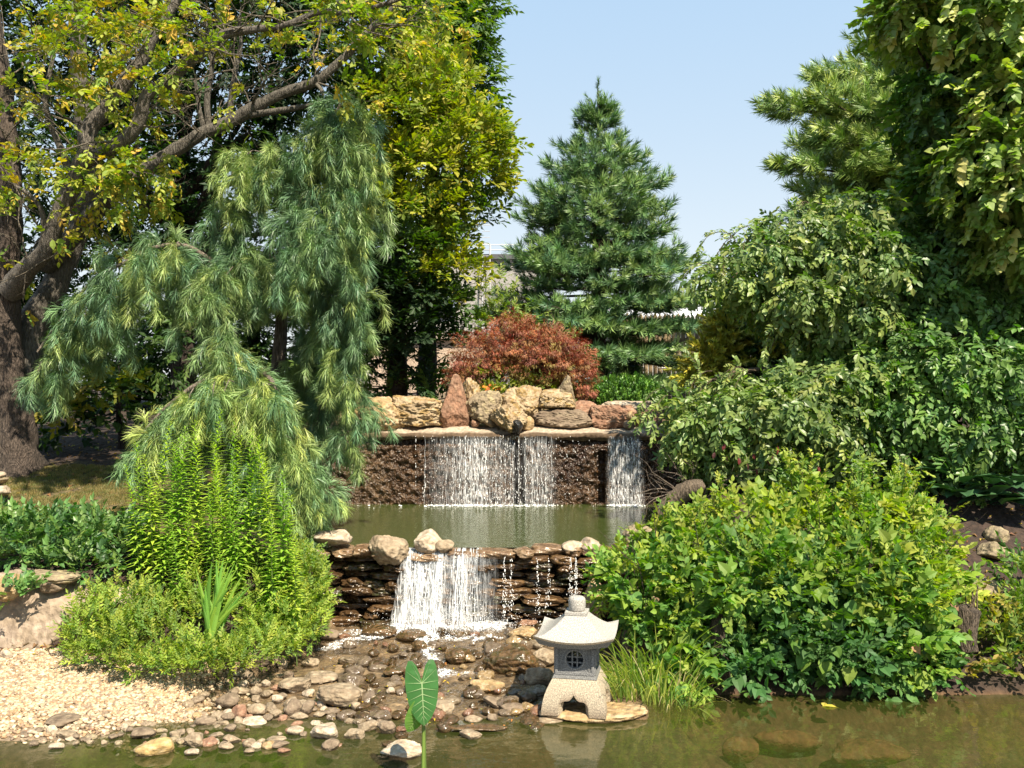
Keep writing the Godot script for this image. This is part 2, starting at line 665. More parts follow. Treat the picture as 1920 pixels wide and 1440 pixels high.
func soil(x: float, d: float) -> Color:
	var gravel := Color(0.36, 0.26, 0.165)
	var lawn := Color(0.17, 0.13, 0.055)
	var mulch := Color(0.06, 0.037, 0.026)
	var bed := Color(0.25, 0.17, 0.09)
	var silt := Color(0.12, 0.08, 0.04)
	var q := noise.get_noise_2d(x * 5.0, d * 5.0)
	var n2 := fine.get_noise_2d(x * 6.0, d * 6.0)
	var c := mulch * (1.0 + 0.5 * n2)
	if x < 0.0:
		c = c.lerp(lawn * (1.0 + 0.6 * n2), smoothstep(7.2, 7.6, d + q * 0.3) * (1.0 - smoothstep(8.6, 9.2, d + q)) * (1.0 - smoothstep(-2.5, -2.1, x + q * 0.4)))
		c = c.lerp(gravel, 1.0 - smoothstep(6.15, 6.4, d + q * 0.3))
	c = c.lerp(bed * clampf(1.0 + 1.1 * n2 + 0.7 * q, 0.3, 1.7), channel(x, d))
	if d < 6.3:
		c = c.lerp(silt * (1.0 + 0.5 * n2), 1.0 - smoothstep(-0.1, -0.01, H(x, d)))
		c = c.lerp(Color(0.21, 0.115, 0.05) * (1.0 + 0.5 * n2), smoothstep(0.6, 1.2, x) * smoothstep(-0.42, -0.2, H(x, d)) * (1.0 - smoothstep(-0.01, 0.03, H(x, d))))
	return Color(maxf(c.r, 0.01), maxf(c.g, 0.008), maxf(c.b, 0.006))


func axis(a: float, b: float, step: float, before: Array, after: Array) -> Array:
	var out := before.duplicate()
	var n := int(round((b - a) / step))
	for i in n + 1:
		out.append(a + (b - a) * i / n)
	return out + after


func sheet(xs: Array, ds: Array, height: Callable, color: Callable) -> ArrayMesh:
	var mb := MB.new()
	var w := ds.size()
	for x in xs:
		for d in ds:
			mb.v.append(Vector3(x, height.call(x, d), -d))
			mb.c.append(color.call(x, d))
	for i in xs.size() - 1:
		for j in w - 1:
			var a := i * w + j
			mb.ix.append_array(PackedInt32Array([a, a + 1, a + w + 1, a, a + w + 1, a + w]))
	mb.smooth()
	return mb.mesh()


func build_ground() -> void:
	var xs := axis(-5.0, 5.0, 0.07, [-400.0, -120.0, -40.0, -20.0, -12.0, -9.0, -7.5, -6.0], [6.0, 7.5, 9.0, 12.0, 20.0, 40.0, 120.0, 400.0])
	var ds := axis(4.4, 12.0, 0.07, [-400.0, -100.0, -30.0, -8.0, 0.0, 0.6, 0.8, 1.2, 1.6, 2.5, 3.5], [13.0, 14.0, 16.0, 20.0, 30.0, 60.0, 120.0, 300.0, 600.0])
	structure("ground", sheet(xs, ds, H, soil), M.ground)
	var white := func(_x, _d): return Color.WHITE
	structure("pond_water", sheet([-9.2, 9.2], [0.7, 6.9], func(_x, _d): return 0.0, white), M.pond)
	structure("stream_water", sheet(axis(-2.5, 1.1, 0.06, [], []), axis(5.6, 7.5, 0.06, [], []), func(x, d): return stream_level(d) + 0.012 * noise.get_noise_2d(x * 11.0, d * 7.0), white), M.stream)
	structure("pool_water", sheet([-2.6, 2.3], [7.58, 10.4], func(_x, _d): return pool_level, white), M.pool)


func build_upper_wall() -> void:
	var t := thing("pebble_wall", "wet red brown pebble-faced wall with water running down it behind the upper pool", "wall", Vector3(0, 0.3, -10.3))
	var mb := MB.new()
	var nx := 360
	var ny := 96
	for i in nx + 1:
		var x := lerpf(-2.4, 2.2, float(i) / nx)
		for j in ny + 1:
			var y := lerpf(0.0, 1.14, float(j) / ny)
			var p := Vector3(x, y, 0)
			var z := 0.02 * noise.get_noise_3dv(p * 5.0) + 0.035 * fine.get_noise_3dv(p * 7.5) + 0.022 * fine.get_noise_3dv(p * 15.0)
			z -= 0.05 * smoothstep(1.02, 1.14, y)
			for e in [[0.045, 0.02, 0.0, 1.1], [0.115, 0.025, 0.0, 1.1], [0.96, 0.03, 0.42, 0.98]]:
				if absf(x - e[0]) < e[1] and y > e[2] and y < e[3]:
					z -= 0.1
			mb.v.append(Vector3(x, y, z))
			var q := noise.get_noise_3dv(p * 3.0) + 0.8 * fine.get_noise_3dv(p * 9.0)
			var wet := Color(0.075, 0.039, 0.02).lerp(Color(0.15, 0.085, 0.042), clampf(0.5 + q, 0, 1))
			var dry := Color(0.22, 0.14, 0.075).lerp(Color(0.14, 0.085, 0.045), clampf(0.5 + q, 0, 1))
			mb.c.append(wet.lerp(dry, 1.0 - smoothstep(-1.5, -1.15, x + 0.2 * q)))  # lighter end: drier stone, with the sunlit part also painted into its tone
	var w := ny + 1
	for i in nx:
		for j in ny:
			var a := i * w + j
			mb.ix.append_array(PackedInt32Array([a, a + 1, a + w + 1, a, a + w + 1, a + w]))
	mb.smooth()
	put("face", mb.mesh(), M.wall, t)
	var core := MB.new()
	core.box(Vector3(-0.1, 0.55, -0.27), Vector3(4.6, 1.1, 0.3), Color(0.12, 0.07, 0.04))
	put("core", core.mesh(), M.concrete, t)
	# the coping: a profile of (depth behind the face, height) swept along x with a little waviness
	var prof := [Vector2(-0.01, 1.1), Vector2(-0.045, 1.125), Vector2(-0.045, 1.15), Vector2(-0.02, 1.165), Vector2(0.05, 1.185), Vector2(0.2, 1.225), Vector2(0.36, 1.245), Vector2(0.6, 1.25), Vector2(0.6, 1.1)]
	var cb := MB.new()
	var nn := 90
	for i in nn + 1:
		var x := lerpf(-2.2, 1.62, float(i) / nn)
		for j in prof.size():
			var q := 0.02 * noise.get_noise_2d(x * 4.0, j * 3.0) + 0.014 * fine.get_noise_2d(x * 5.0, j * 9.0)
			cb.v.append(Vector3(x, prof[j].y + q, -prof[j].x + q * 0.7))
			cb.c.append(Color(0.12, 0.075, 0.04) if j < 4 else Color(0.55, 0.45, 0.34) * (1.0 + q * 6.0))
	w = prof.size()
	for i in nn:
		for j in w - 1:
			var a := i * w + j
			cb.ix.append_array(PackedInt32Array([a, a + 1, a + w + 1, a, a + w + 1, a + w]))
	cb.smooth()
	put("coping", cb.mesh(), M.concrete, t)


func build_cascade_wall() -> void:
	var r := rnd(11)
	var t := thing("stacked_stone_wall", "low wet wall of stacked flat brown stones holding back the upper pool", "wall", Vector3(-0.4, 0.05, -7.55))
	var dark := [[Color(0.07, 0.042, 0.022), Color(0.14, 0.085, 0.042)], [Color(0.10, 0.058, 0.03), Color(0.2, 0.12, 0.055)], [Color(0.05, 0.036, 0.022), Color(0.11, 0.078, 0.045), Color(0.07, 0.075, 0.025)]]
	var top := [[Color(0.22, 0.13, 0.07), Color(0.34, 0.24, 0.15)], [Color(0.15, 0.09, 0.05), Color(0.3, 0.2, 0.12)]]
	var low := []
	var caps := []
	var faces := [[Vector3.UP, 0.75], [Vector3.DOWN, 0.75], [Vector3(0.1, 0, 1), 0.8], [Vector3.RIGHT, 0.85], [Vector3.LEFT, 0.85], [Vector3.BACK, 0.8]]
	for i in 9:
		low.append(rock(300 + i, Vector3.ONE, 3, 5, 14.0, 0.3, dark[i % 3], faces))
	for i in 5:
		caps.append(rock(330 + i, Vector3.ONE, 3, 5, 16.0, 0.3, top[i % 2], faces))
	var y := 0.0
	var row := 0
	while y < 0.63:
		var cap := y > 0.56
		var hh := r.randf_range(0.034, 0.07) if not cap else 0.066
		var x := -1.5 + r.randf_range(-0.15, 0.0)
		while x < 1.45:
			var ww := r.randf_range(0.12, 0.36) * (1.1 if cap else 1.0)
			var px := 960.0 + (x + ww / 2 - 0.4) / 7.5 * F
			var lip := cap and px > 768 and px < 945
			var o := put("stone", (caps if cap else low)[r.randi() % (caps if cap else low).size()], M.wet_rock, t)
			var zz := r.randf_range(-0.05, 0.065) + (0.03 if cap else 0.0) - (0.05 if px < 690.0 and not cap else 0.0)
			o.position = Vector3(x + ww / 2, y + hh / 2 + r.randf_range(-0.008, 0.008) - (0.03 if lip else 0.0), zz)
			o.scale = Vector3(ww * 0.62, hh * r.randf_range(0.6, 0.8), r.randf_range(0.13, 0.19))
			o.rotation = Vector3(r.randf_range(-0.06, 0.06), r.randf_range(-0.14, 0.14), r.randf_range(-0.05, 0.05))
			x += ww * r.randf_range(0.92, 1.06)
		y += hh
		row += 1
	var mb := MB.new()
	mb.box(Vector3(0, 0.28, -0.14), Vector3(3.1, 0.7, 0.2), Color(0.025, 0.017, 0.01))
	put("core", mb.mesh(), M.wet_rock, t)


const OCHRE := 0
var TONES := [
	[Color(0.50, 0.35, 0.17), Color(0.40, 0.27, 0.13), Color(0.55, 0.42, 0.26)],   # 0 ochre
	[Color(0.52, 0.41, 0.26), Color(0.40, 0.29, 0.17), Color(0.36, 0.24, 0.09)],   # 1 cream
	[Color(0.36, 0.19, 0.115), Color(0.29, 0.16, 0.10), Color(0.42, 0.26, 0.17)],  # 2 red brown
	[Color(0.36, 0.29, 0.19), Color(0.27, 0.21, 0.135), Color(0.46, 0.38, 0.22)],    # 3 grey tan with lichen
	[Color(0.27, 0.205, 0.14), Color(0.22, 0.16, 0.11), Color(0.32, 0.25, 0.17)], # 4 dark brown
	[Color(0.38, 0.295, 0.195), Color(0.31, 0.235, 0.155), Color(0.45, 0.365, 0.255)],   # 5 stream tan
	[Color(0.58, 0.48, 0.36), Color(0.50, 0.39, 0.27), Color(0.62, 0.54, 0.43)],   # 6 pale
	[Color(0.12, 0.075, 0.035), Color(0.19, 0.115, 0.055), Color(0.09, 0.075, 0.03)],# 7 wet brown
	[Color(0.52, 0.37, 0.16), Color(0.46, 0.31, 0.12), Color(0.58, 0.44, 0.24)],   # 8 yellow
	[Color(0.40, 0.315, 0.235), Color(0.36, 0.28, 0.2), Color(0.43, 0.34, 0.26)],   # 9 smooth pinkish tan
]


func boulder(box: Array, d: float, deep: float, seed_: int, tone: int, planes: int, k: float, rough: float, label: String, category: String, group := "", cuts: Array = [], level := 5, turn := 0.0, called := "boulder") -> MeshInstance3D:
	var c := P((box[0] + box[2]) / 2.0, (box[1] + box[3]) / 2.0, d)
	var size := Vector3((box[2] - box[0]) / F * d / 2.0, (box[3] - box[1]) / F * d / 2.0, deep) * 1.06
	var o := put(called, rock(seed_, size * 1.06, level, planes, k * 2.0, rough * 1.15, TONES[tone], cuts), M.wet_rock if tone == 7 else M.rock)
	o.position = c
	o.rotation.z = turn
	tag(o, label, category, group)
	return o


func build_ledge_boulders() -> void:
	var g := "boulders lined up along the top of the pebble wall"
	var U := Vector3.UP
	boulder([660, 738, 752, 816], 10.55, 0.26, 21, 0, 8, 12.0, 0.2, "big rounded ochre boulder at the end of the row next to the weeping pine", "boulder", g, [[Vector3(0, 1, 0.3), 0.85]])
	boulder([740, 768, 762, 803], 10.5, 0.08, 22, 1, 7, 12.0, 0.2, "small cream rock tucked between the big ochre boulder and the long cream one", "rock", g, [], 4)
	boulder([728, 741, 836, 801], 10.6, 0.25, 23, 1, 7, 16.0, 0.28, "long cream boulder with a rough flat top beside the tall red one", "boulder", g, [[U, 0.75], [Vector3.BACK, 0.8], [Vector3.DOWN, 0.8]], 5, -0.06)
	boulder([820, 706, 884, 806], 10.62, 0.2, 24, 2, 5, 20.0, 0.14, "tall red brown boulder shaped like a pyramid, highest of the row", "boulder", g, [[Vector3(-1, 0.52, 0.1), 0.5], [Vector3(1, 0.42, 0.1), 0.55], [Vector3(0.1, 0.35, 1), 0.6], [U, 0.96], [Vector3(0.2, -0.6, 1), 0.85]])
	boulder([866, 716, 900, 770], 10.85, 0.14, 25, 1, 9, 14.0, 0.3, "small cream boulder peeping out behind the tall red pyramid boulder", "boulder", g, [], 4)
	boulder([878, 734, 950, 802], 10.6, 0.22, 26, 3, 9, 12.0, 0.22, "blocky grey tan lichened boulder just past the tall red pyramid boulder", "boulder", g, [[Vector3(-0.6, -1, 0.2), 0.7], [U, 0.88], [Vector3(0.2, 0.2, 1), 0.75]])
	boulder([943, 725, 1018, 797], 10.66, 0.22, 27, 1, 9, 16.0, 0.24, "large cream boulder with rusty cracks behind the black-tipped spout rock", "boulder", g, [[Vector3(0.1, 0.3, 1), 0.72], [Vector3(1, 0.1, 0.2), 0.85]])
	var s := boulder([926, 754, 984, 816], 10.35, 0.18, 28, 1, 9, 16.0, 0.28, "cream spout rock with a wet black tip hanging over the edge of the wall", "boulder", g, [[Vector3(-0.7, -0.9, 0.2), 0.6], [Vector3(0.5, 0.5, 0.8), 0.72]])
	var tip := put("wet_tip", rock(29, Vector3(0.07, 0.085, 0.11), 4, 7, 14.0, 0.25, [Color(0.012, 0.012, 0.012), Color(0.03, 0.028, 0.025)]), M.wet_rock, s)
	tip.position = P(970, 800, 10.2) - s.position
	boulder([1013, 731, 1084, 772], 10.62, 0.2, 30, 1, 9, 14.0, 0.25, "squat cream boulder with an ochre crack below the pointed grey one", "boulder", g, [[Vector3(0, -1, 0.2), 0.7]])
	boulder([1036, 710, 1082, 772], 10.72, 0.16, 31, 3, 6, 22.0, 0.16, "pointed grey tan boulder rising behind the squat cream one", "boulder", g, [[Vector3(-0.9, 0.7, 0.1), 0.5], [Vector3(1, 0.35, 0.1), 0.62], [Vector3(-0.2, 0.1, 1), 0.6]])
	boulder([1010, 766, 1111, 803], 10.56, 0.17, 32, 4, 6, 16.0, 0.2, "long low grey brown boulder lying on the concrete lip", "boulder", g, [[U, 0.8], [Vector3.DOWN, 0.8], [Vector3(0, 0.2, 1), 0.7]])
	boulder([1068, 754, 1118, 785], 10.75, 0.14, 33, 2, 7, 16.0, 0.16, "smooth red brown boulder half hidden behind the long low one", "boulder", g, [], 4)
	boulder([1106, 758, 1189, 805], 10.56, 0.17, 34, 2, 5, 22.0, 0.2, "blocky red brown boulder with a cracked face beside the long low one", "boulder", g, [[U, 0.78], [Vector3(-0.3, 0.1, 1), 0.66], [Vector3.LEFT, 0.85], [Vector3.RIGHT, 0.9]])
	boulder([1136, 751, 1235, 778], 10.85, 0.3, 35, 6, 7, 14.0, 0.2, "flat pale grey slab lying behind the blocky red brown boulder", "boulder", g, [[U, 0.8]])
	boulder([1184, 765, 1246, 816], 10.6, 0.17, 36, 2, 6, 20.0, 0.22, "dark red boulder with a pale flat top beside the green weeping tree", "boulder", g, [[U, 0.75], [Vector3(-0.2, 0, 1), 0.7]])
	boulder([1174, 771, 1190, 789], 10.45, 0.06, 37, 0, 6, 12.0, 0.15, "small brown cobble wedged above another between two red boulders", "stone", g, [], 3, 0.0, "stone")
	boulder([1170, 789, 1189, 805], 10.42, 0.06, 38, 4, 6, 12.0, 0.15, "small brown cobble at the foot of the blocky red boulder", "stone", g, [], 3, 0.0, "stone")
	boulder([1212, 790, 1236, 814], 10.38, 0.07, 39, 6, 7, 14.0, 0.2, "pale angular stone in front of the dark red boulder", "stone", g, [], 3, 0.0, "stone")
	boulder([976, 782, 1001, 806], 10.42, 0.07, 40, 0, 6, 9.0, 0.12, "round brown cobble close beside the spout rock's dark tip", "stone", g, [], 3, 0.0, "stone")
	boulder([917, 782, 932, 802], 10.5, 0.06, 41, 4, 6, 9.0, 0.12, "small dark cobble in the shade of the spout rock", "stone", g, [], 3, 0.0, "stone")
	boulder([884, 786, 898, 801], 10.48, 0.05, 42, 2, 6, 9.0, 0.12, "little reddish cobble at the foot of the grey lichened boulder", "stone", g, [], 3, 0.0, "stone")


# A stone that rests on ground or water where the bottom of its box meets it.
func bed_stone(box: Array, seed_: int, tone: int, k: float, rough: float, label: String, category := "rock", cuts: Array = [], group := "rocks in and along the stream", turn := 0.0, sink := 0.2) -> MeshInstance3D:
	var px: float = (box[0] + box[2]) / 2.0
	var d := hit(px, box[3])
	var w: float = (box[2] - box[0]) / F * d / 2.0
	var sh: float = (box[3] - box[1]) / F * d
	var dip: float = (box[3] - 720.0) / F
	# what shows on screen is the height plus part of the depth seen from above
	var deep := minf(w * 0.8, sh * 1.1)
	var h := maxf((sh - deep * 2.0 * dip * 0.75) * 0.5, sh * 0.3)
	var area := w * sh
	var o := put("rock", rock(seed_, Vector3(w * 1.05, h * (1.0 + sink), deep), 4 if area > 0.012 else 3, 8, k * 1.6 if k > 8.0 else k, rough, TONES[tone], cuts), M.wet_rock if tone == 7 else M.rock)
	d += deep * 0.8
	o.position = Vector3(X(px, d), wet_level(X(px, d), d - deep * 0.8) + h * (1.0 - sink), -d)
	o.rotation = Vector3(0, 0, turn)
	tag(o, label, category, group)
	return o


func build_stream_rocks() -> void:
	var U := [[Vector3.UP, 0.72]]
	bed_stone([437, 1217, 510, 1258], 51, 4, 20.0, 0.14, "square grey brown block with pale scrapes against the creeping groundcover", "rock", [[Vector3.UP, 0.75], [Vector3(-0.2, 0.1, 1), 0.75], [Vector3.LEFT, 0.85], [Vector3.RIGHT, 0.85]], "rocks in and along the stream", -0.04)
	bed_stone([510, 1226, 529, 1250], 52, 4, 14.0, 0.2, "small dark brown rock touching the square grey brown block")
	bed_stone([537, 1213, 565, 1237], 53, 5, 14.0, 0.25, "upright ribbed tan rock at the edge of the groundcover")
	bed_stone([518, 1234, 538, 1255], 54, 5, 10.0, 0.2, "little tan rock between the square block and the ribbed one")
	bed_stone([566, 1230, 598, 1250], 55, 5, 10.0, 0.2, "pinkish half wet rock just upstream of the flat tan slab")
	bed_stone([454, 1255, 472, 1272], 56, 4, 10.0, 0.12, "small round brown stone below the square grey brown block")
	bed_stone([533, 1258, 551, 1277], 57, 4, 16.0, 0.12, "little square stone standing behind the flat tan slab")
	bed_stone([525, 1264, 588, 1300], 58, 5, 14.0, 0.12, "flat triangular tan slab in the middle of the rock pile", "rock", U)
	bed_stone([565, 1255, 630, 1284], 59, 5, 12.0, 0.2, "pitted tan slab behind the largest slab of the pile", "rock", U)
	bed_stone([594, 1266, 690, 1327], 60, 5, 12.0, 0.16, "largest slab of the rock pile, rough grey tan, sloping to the water", "rock", U, "rocks in and along the stream", -0.12)
	bed_stone([437, 1285, 467, 1303], 61, 5, 9.0, 0.12, "oval brown-edged stone left of a round one on the beach edge")
	bed_stone([466, 1285, 492, 1308], 62, 5, 9.0, 0.14, "round mottled stone at the top of the rock pile")
	bed_stone([489, 1273, 509, 1289], 63, 6, 12.0, 0.14, "pale angular stone with a dark rim near the pile's upper edge")
	bed_stone([407, 1296, 450, 1326], 64, 4, 16.0, 0.16, "stout brown rock with an overhanging side at the gravel's edge")
	bed_stone([506, 1301, 530, 1318], 65, 6, 12.0, 0.12, "bright cream stone lying alone on the wet gravel in the pile")
	bed_stone([490, 1292, 512, 1304], 66, 5, 10.0, 0.12, "small pinkish flat stone above the bright cream one")
	bed_stone([532, 1308, 566, 1342], 67, 4, 20.0, 0.14, "leaning wedge of brown stone below the flat triangular slab", "rock", [], "rocks in and along the stream", 0.3)
	bed_stone([560, 1312, 592, 1340], 68, 4, 18.0, 0.14, "brown wedge leaning on its twin beside the largest slab", "rock", [], "rocks in and along the stream", 0.5)
	bed_stone([546, 1334, 578, 1350], 69, 5, 16.0, 0.12, "flat tan stone at the foot of the two leaning wedges")
	bed_stone([431, 1318, 468, 1350], 70, 2, 16.0, 0.16, "reddish wedge of stone standing up in the rock pile", "rock", [], "rocks in and along the stream", 0.45)
	bed_stone([464, 1317, 499, 1344], 71, 5, 12.0, 0.16, "broad tan stone in the heart of the rock pile")
	bed_stone([414, 1334, 442, 1352], 72, 4, 10.0, 0.14, "purplish smooth stone at the near side of the rock pile")
	bed_stone([454, 1342, 504, 1363], 73, 6, 12.0, 0.16, "long bright cream stone lying flat on the rock pile", "rock", U)
	bed_stone([398, 1347, 428, 1366], 74, 5, 14.0, 0.14, "angular brown stone where the gravel meets the rock pile")
	bed_stone([419, 1356, 444, 1374], 75, 4, 9.0, 0.12, "small rounded brown stone near the yellow oval boulder")
	bed_stone([502, 1327, 528, 1349], 76, 5, 9.0, 0.14, "rounded tan stone between cream stones in the pile")
	bed_stone([606, 1325, 636, 1341], 77, 4, 14.0, 0.12, "brown stone at the near foot of the largest slab")
	bed_stone([586, 1332, 610, 1345], 78, 5, 9.0, 0.12, "small oval stone beside the brown one below the largest slab")
	bed_stone([658, 1314, 676, 1331], 79, 5, 10.0, 0.16, "little knobbly stone alone in the current beside the largest slab")
	bed_stone([694, 1304, 715, 1320], 80, 6, 9.0, 0.14, "small pale pink stone alone in the middle of the stream")
	bed_stone([725, 1288, 740, 1302], 81, 6, 12.0, 0.2, "tiny pale stone standing in the rapids behind the big heart leaf")
	bed_stone([581, 1349, 641, 1388], 82, 6, 12.0, 0.2, "big cream rock half sunk in the water at the stream mouth", "rock", U)
	bed_stone([538, 1359, 572, 1379], 83, 6, 16.0, 0.1, "brick-shaped pale stone in the shallows before the pile", "rock", U)
	bed_stone([646, 1361, 686, 1388], 84, 5, 9.0, 0.12, "rounded grey stone with rusty edges in the shallows")
	bed_stone([673, 1347, 710, 1373], 85, 5, 14.0, 0.14, "tan stone with a straight edge behind the rounded grey one")
	bed_stone([646, 1345, 668, 1360], 86, 5, 10.0, 0.14, "small tan stone just behind the rounded grey one")
	bed_stone([675, 1333, 694, 1349], 87, 5, 9.0, 0.14, "small smooth stone behind the straight-edged tan one")
	bed_stone([708, 1347, 740, 1379], 88, 4, 18.0, 0.2, "brown pointed stone with a rusty side nearest the heart-leaved plant")
	bed_stone([706, 1345, 722, 1358], 89, 4, 9.0, 0.12, "little grey stone behind the brown pointed one")
	bed_stone([715, 1382, 789, 1426], 90, 6, 14.0, 0.2, "bright white rock standing in the water beside the heart-leaved plant", "rock", [[Vector3(-0.7, 0.8, 0.3), 0.62], [Vector3(0.6, 0.8, 0.3), 0.7]])
	bed_stone([480, 1383, 499, 1397], 91, 5, 12.0, 0.16, "small tan stone in the shallows before the brick-shaped one")
	bed_stone([498, 1381, 536, 1391], 92, 5, 16.0, 0.12, "thin flat stone breaking the water in the shallows")
	bed_stone([499, 1390, 541, 1404], 93, 4, 16.0, 0.12, "flat wedge-shaped brown stone lapped by the pond")
	bed_stone([521, 1401, 545, 1413], 94, 2, 9.0, 0.1, "little red brown stone farthest out in the shallows")
	bed_stone([603, 1384, 637, 1409], 95, 4, 18.0, 0.16, "pointed brown stone jutting from the water before the big cream rock", "rock", [], "rocks in and along the stream", 0.3)
	bed_stone([418, 1374, 450, 1397], 96, 5, 12.0, 0.16, "tan stone above a flat one beside the yellow oval boulder")
	bed_stone([411, 1390, 440, 1406], 97, 5, 12.0, 0.12, "flat tan stone at the water beside the yellow oval boulder")
	bed_stone([456, 1402, 478, 1413], 98, 5, 9.0, 0.12, "tiny wet stone out in the pond beyond the flat tan one")
	bed_stone([806, 1308, 851, 1346], 99, 5, 12.0, 0.14, "tan rock standing just behind the big heart-shaped leaf", "rock", [[Vector3(0.3, 1, 0.2), 0.75]])
	bed_stone([252, 1378, 336, 1420], 100, 8, 6.0, 0.04, "smooth yellow oval boulder at the edge of the pond", "boulder")
	bed_stone([74, 1336, 150, 1368], 101, 4, 14.0, 0.14, "broad grey slab bedded in the pale gravel", "rock", U)
	bed_stone([88, 1358, 108, 1380], 102, 6, 10.0, 0.12, "small upright grey stone in front of the broad grey slab")
	bed_stone([106, 1366, 141, 1389], 103, 5, 12.0, 0.16, "tan stone in front of the broad grey slab at the waterline")
	bed_stone([93, 1391, 123, 1406], 104, 6, 9.0, 0.12, "wet pale stone in the shallows below the broad grey slab")
	bed_stone([240, 1361, 288, 1387], 105, 4, 12.0, 0.14, "pinkish grey stone just behind the yellow oval boulder")
	bed_stone([314, 1369, 341, 1386], 106, 5, 16.0, 0.14, "angular tan stone behind the yellow oval boulder's far end")
	bed_stone([347, 1371, 385, 1402], 107, 5, 14.0, 0.2, "rough tan stone next to the yellow oval boulder in the wash")
	bed_stone([366, 1339, 404, 1366], 108, 4, 14.0, 0.16, "grey brown stone at the end of the gravel beach")
	bed_stone([331, 1382, 353, 1395], 109, 5, 9.0, 0.1, "small flat stone touching the yellow oval boulder")
	bed_stone([347, 1403, 375, 1419], 110, 6, 9.0, 0.12, "pale wet stone in the pond before the rough tan one")
	bed_stone([0, 1216, 27, 1238], 111, 6, 9.0, 0.14, "rounded white stone on the upper edge of the gravel beach")
	bed_stone([880, 1265, 944, 1300], 112, 0, 6.0, 0.05, "smooth brown oval boulder lying in mid-stream", "boulder")
	bed_stone([833, 1210, 889, 1245], 113, 7, 12.0, 0.2, "dark wet round rock in the rapids below the fall")
	bed_stone([770, 1199, 800, 1222], 114, 7, 14.0, 0.22, "small dark wet rock splitting the foam below the fall")
	bed_stone([718, 1245, 761, 1270], 115, 7, 12.0, 0.28, "craggy wet yellow brown rock behind the big heart leaf")
	bed_stone([678, 1166, 740, 1197], 116, 7, 12.0, 0.2, "mossy brown rock beside the foam at the foot of the fall")
	bed_stone([745, 1176, 803, 1202], 117, 7, 9.0, 0.16, "low wet rock in the thick of the foam")
	bed_stone([832, 1178, 880, 1196], 118, 7, 9.0, 0.2, "flat wet rock under the edge of the fall's splash")
	bed_stone([598, 1173, 634, 1201], 119, 4, 10.0, 0.14, "purplish wet rock at the foot of the creeping groundcover")
	bed_stone([896, 1196, 1012, 1268], 120, 7, 7.0, 0.22, "large mossy brown boulder sloping into the stream behind the lantern", "boulder", [[Vector3(-0.6, 1, 0.3), 0.62]])
	bed_stone([955, 1170, 1011, 1201], 121, 0, 18.0, 0.16, "flat tan slab perched behind the lantern's roof", "rock", U)
	bed_stone([966, 1155, 1008, 1174], 122, 2, 16.0, 0.16, "brown slab lying against the stacked stone wall", "rock", U)
	bed_stone([994, 1212, 1043, 1252], 123, 5, 16.0, 0.16, "pinkish tan rock right beside the lantern's light box")
	bed_stone([985, 1244, 1040, 1288], 124, 5, 14.0, 0.2, "cream and brown rock beside the lantern's shoulder")
	bed_stone([1012, 1310, 1206, 1357], 125, 0, 18.0, 0.1, "broad flat tan slab that the stone lantern stands on", "rock", [[Vector3.UP, 0.3]])
	bed_stone([992, 1343, 1054, 1358], 126, 5, 12.0, 0.14, "thin flat stone at the water in front of the lantern")
	bed_stone([872, 1338, 904, 1357], 127, 5, 10.0, 0.12, "small tan stone in the stream mouth between leaf and lantern")
	bed_stone([914, 1335, 934, 1354], 128, 4, 10.0, 0.12, "small upright brown stone in the stream mouth")
	bed_stone([905, 1306, 948, 1328], 129, 4, 16.0, 0.12, "long thin brown stone pointing at the lantern's base", "rock", [], "rocks in and along the stream", -0.35)
	bed_stone([940, 1318, 992, 1338], 130, 4, 16.0, 0.14, "long flat brown stone before the lantern's foot", "rock", [], "rocks in and along the stream", -0.2)
	bed_stone([862, 1364, 903, 1387], 131, 5, 12.0, 0.16, "wet tan stone nearest the pond between leaf and lantern")
	bed_stone([833, 1357, 945, 1374], 132, 7, 16.0, 0.14, "long thin shelf of wet stone across the stream mouth", "rock", U)
	bed_stone([1030, 1140, 1062, 1166], 133, 2, 14.0, 0.2, "rough red brown stone at the foot of the wall behind the lantern")
	boulder([1092, 1090, 1140, 1160], 7.3, 0.14, 134, 0, 9, 14.0, 0.25, "rough brown boulder at the end of the stacked wall beside the green thicket", "boulder", "", [], 4)
	# stones under the pond's surface
	var sunken := {1630: "largest reddish flat stone lying under the pond's surface", 1480: "long reddish stone under the water just off the thicket", 1530: "dim brown stone deeper in the pond, closest to the picture's lower edge", 1390: "small brown stone under the water beyond the lantern's slab"}
	for e in [[1630, 1372, 0.24, 0.13], [1480, 1345, 0.2, 0.08], [1530, 1425, 0.17, 0.12], [1390, 1365, 0.12, 0.08]]:
		var d := hit(e[0], e[1])
		var o := put("sunken_stone", rock(600 + e[0], Vector3(e[2], 0.07, e[3]), 3, 7, 10.0, 0.14, [Color(0.36, 0.17, 0.06), Color(0.28, 0.13, 0.05)]), M.rock)
		o.position = Vector3(X(e[0], d), -0.13, -d)
		tag(o, sunken[int(e[0])], "stone", "stones under the pond's surface")
	# stones set on top of the cascade wall
	var g := "stones set on top of the stacked wall"
	boulder([778, 994, 826, 1036], 7.5, 0.12, 140, 6, 6, 20.0, 0.1, "pale cream block set on the wall above the fall", "stone", g, [[Vector3(-0.5, 1, 0.2), 0.65], [Vector3(0.7, 0.7, 0.2), 0.7]], 4, 0.0, "stone")
	boulder([814, 1012, 848, 1034], 7.48, 0.09, 141, 5, 7, 16.0, 0.16, "small brown stone leaning on the pale cream block", "stone", g, [], 3, 0.2, "stone")
	boulder([698, 1000, 760, 1060], 7.42, 0.14, 142, 5, 8, 14.0, 0.24, "large tan lumpy stone hung over the wall beside the fall", "stone", g, [], 4, 0.0, "stone")
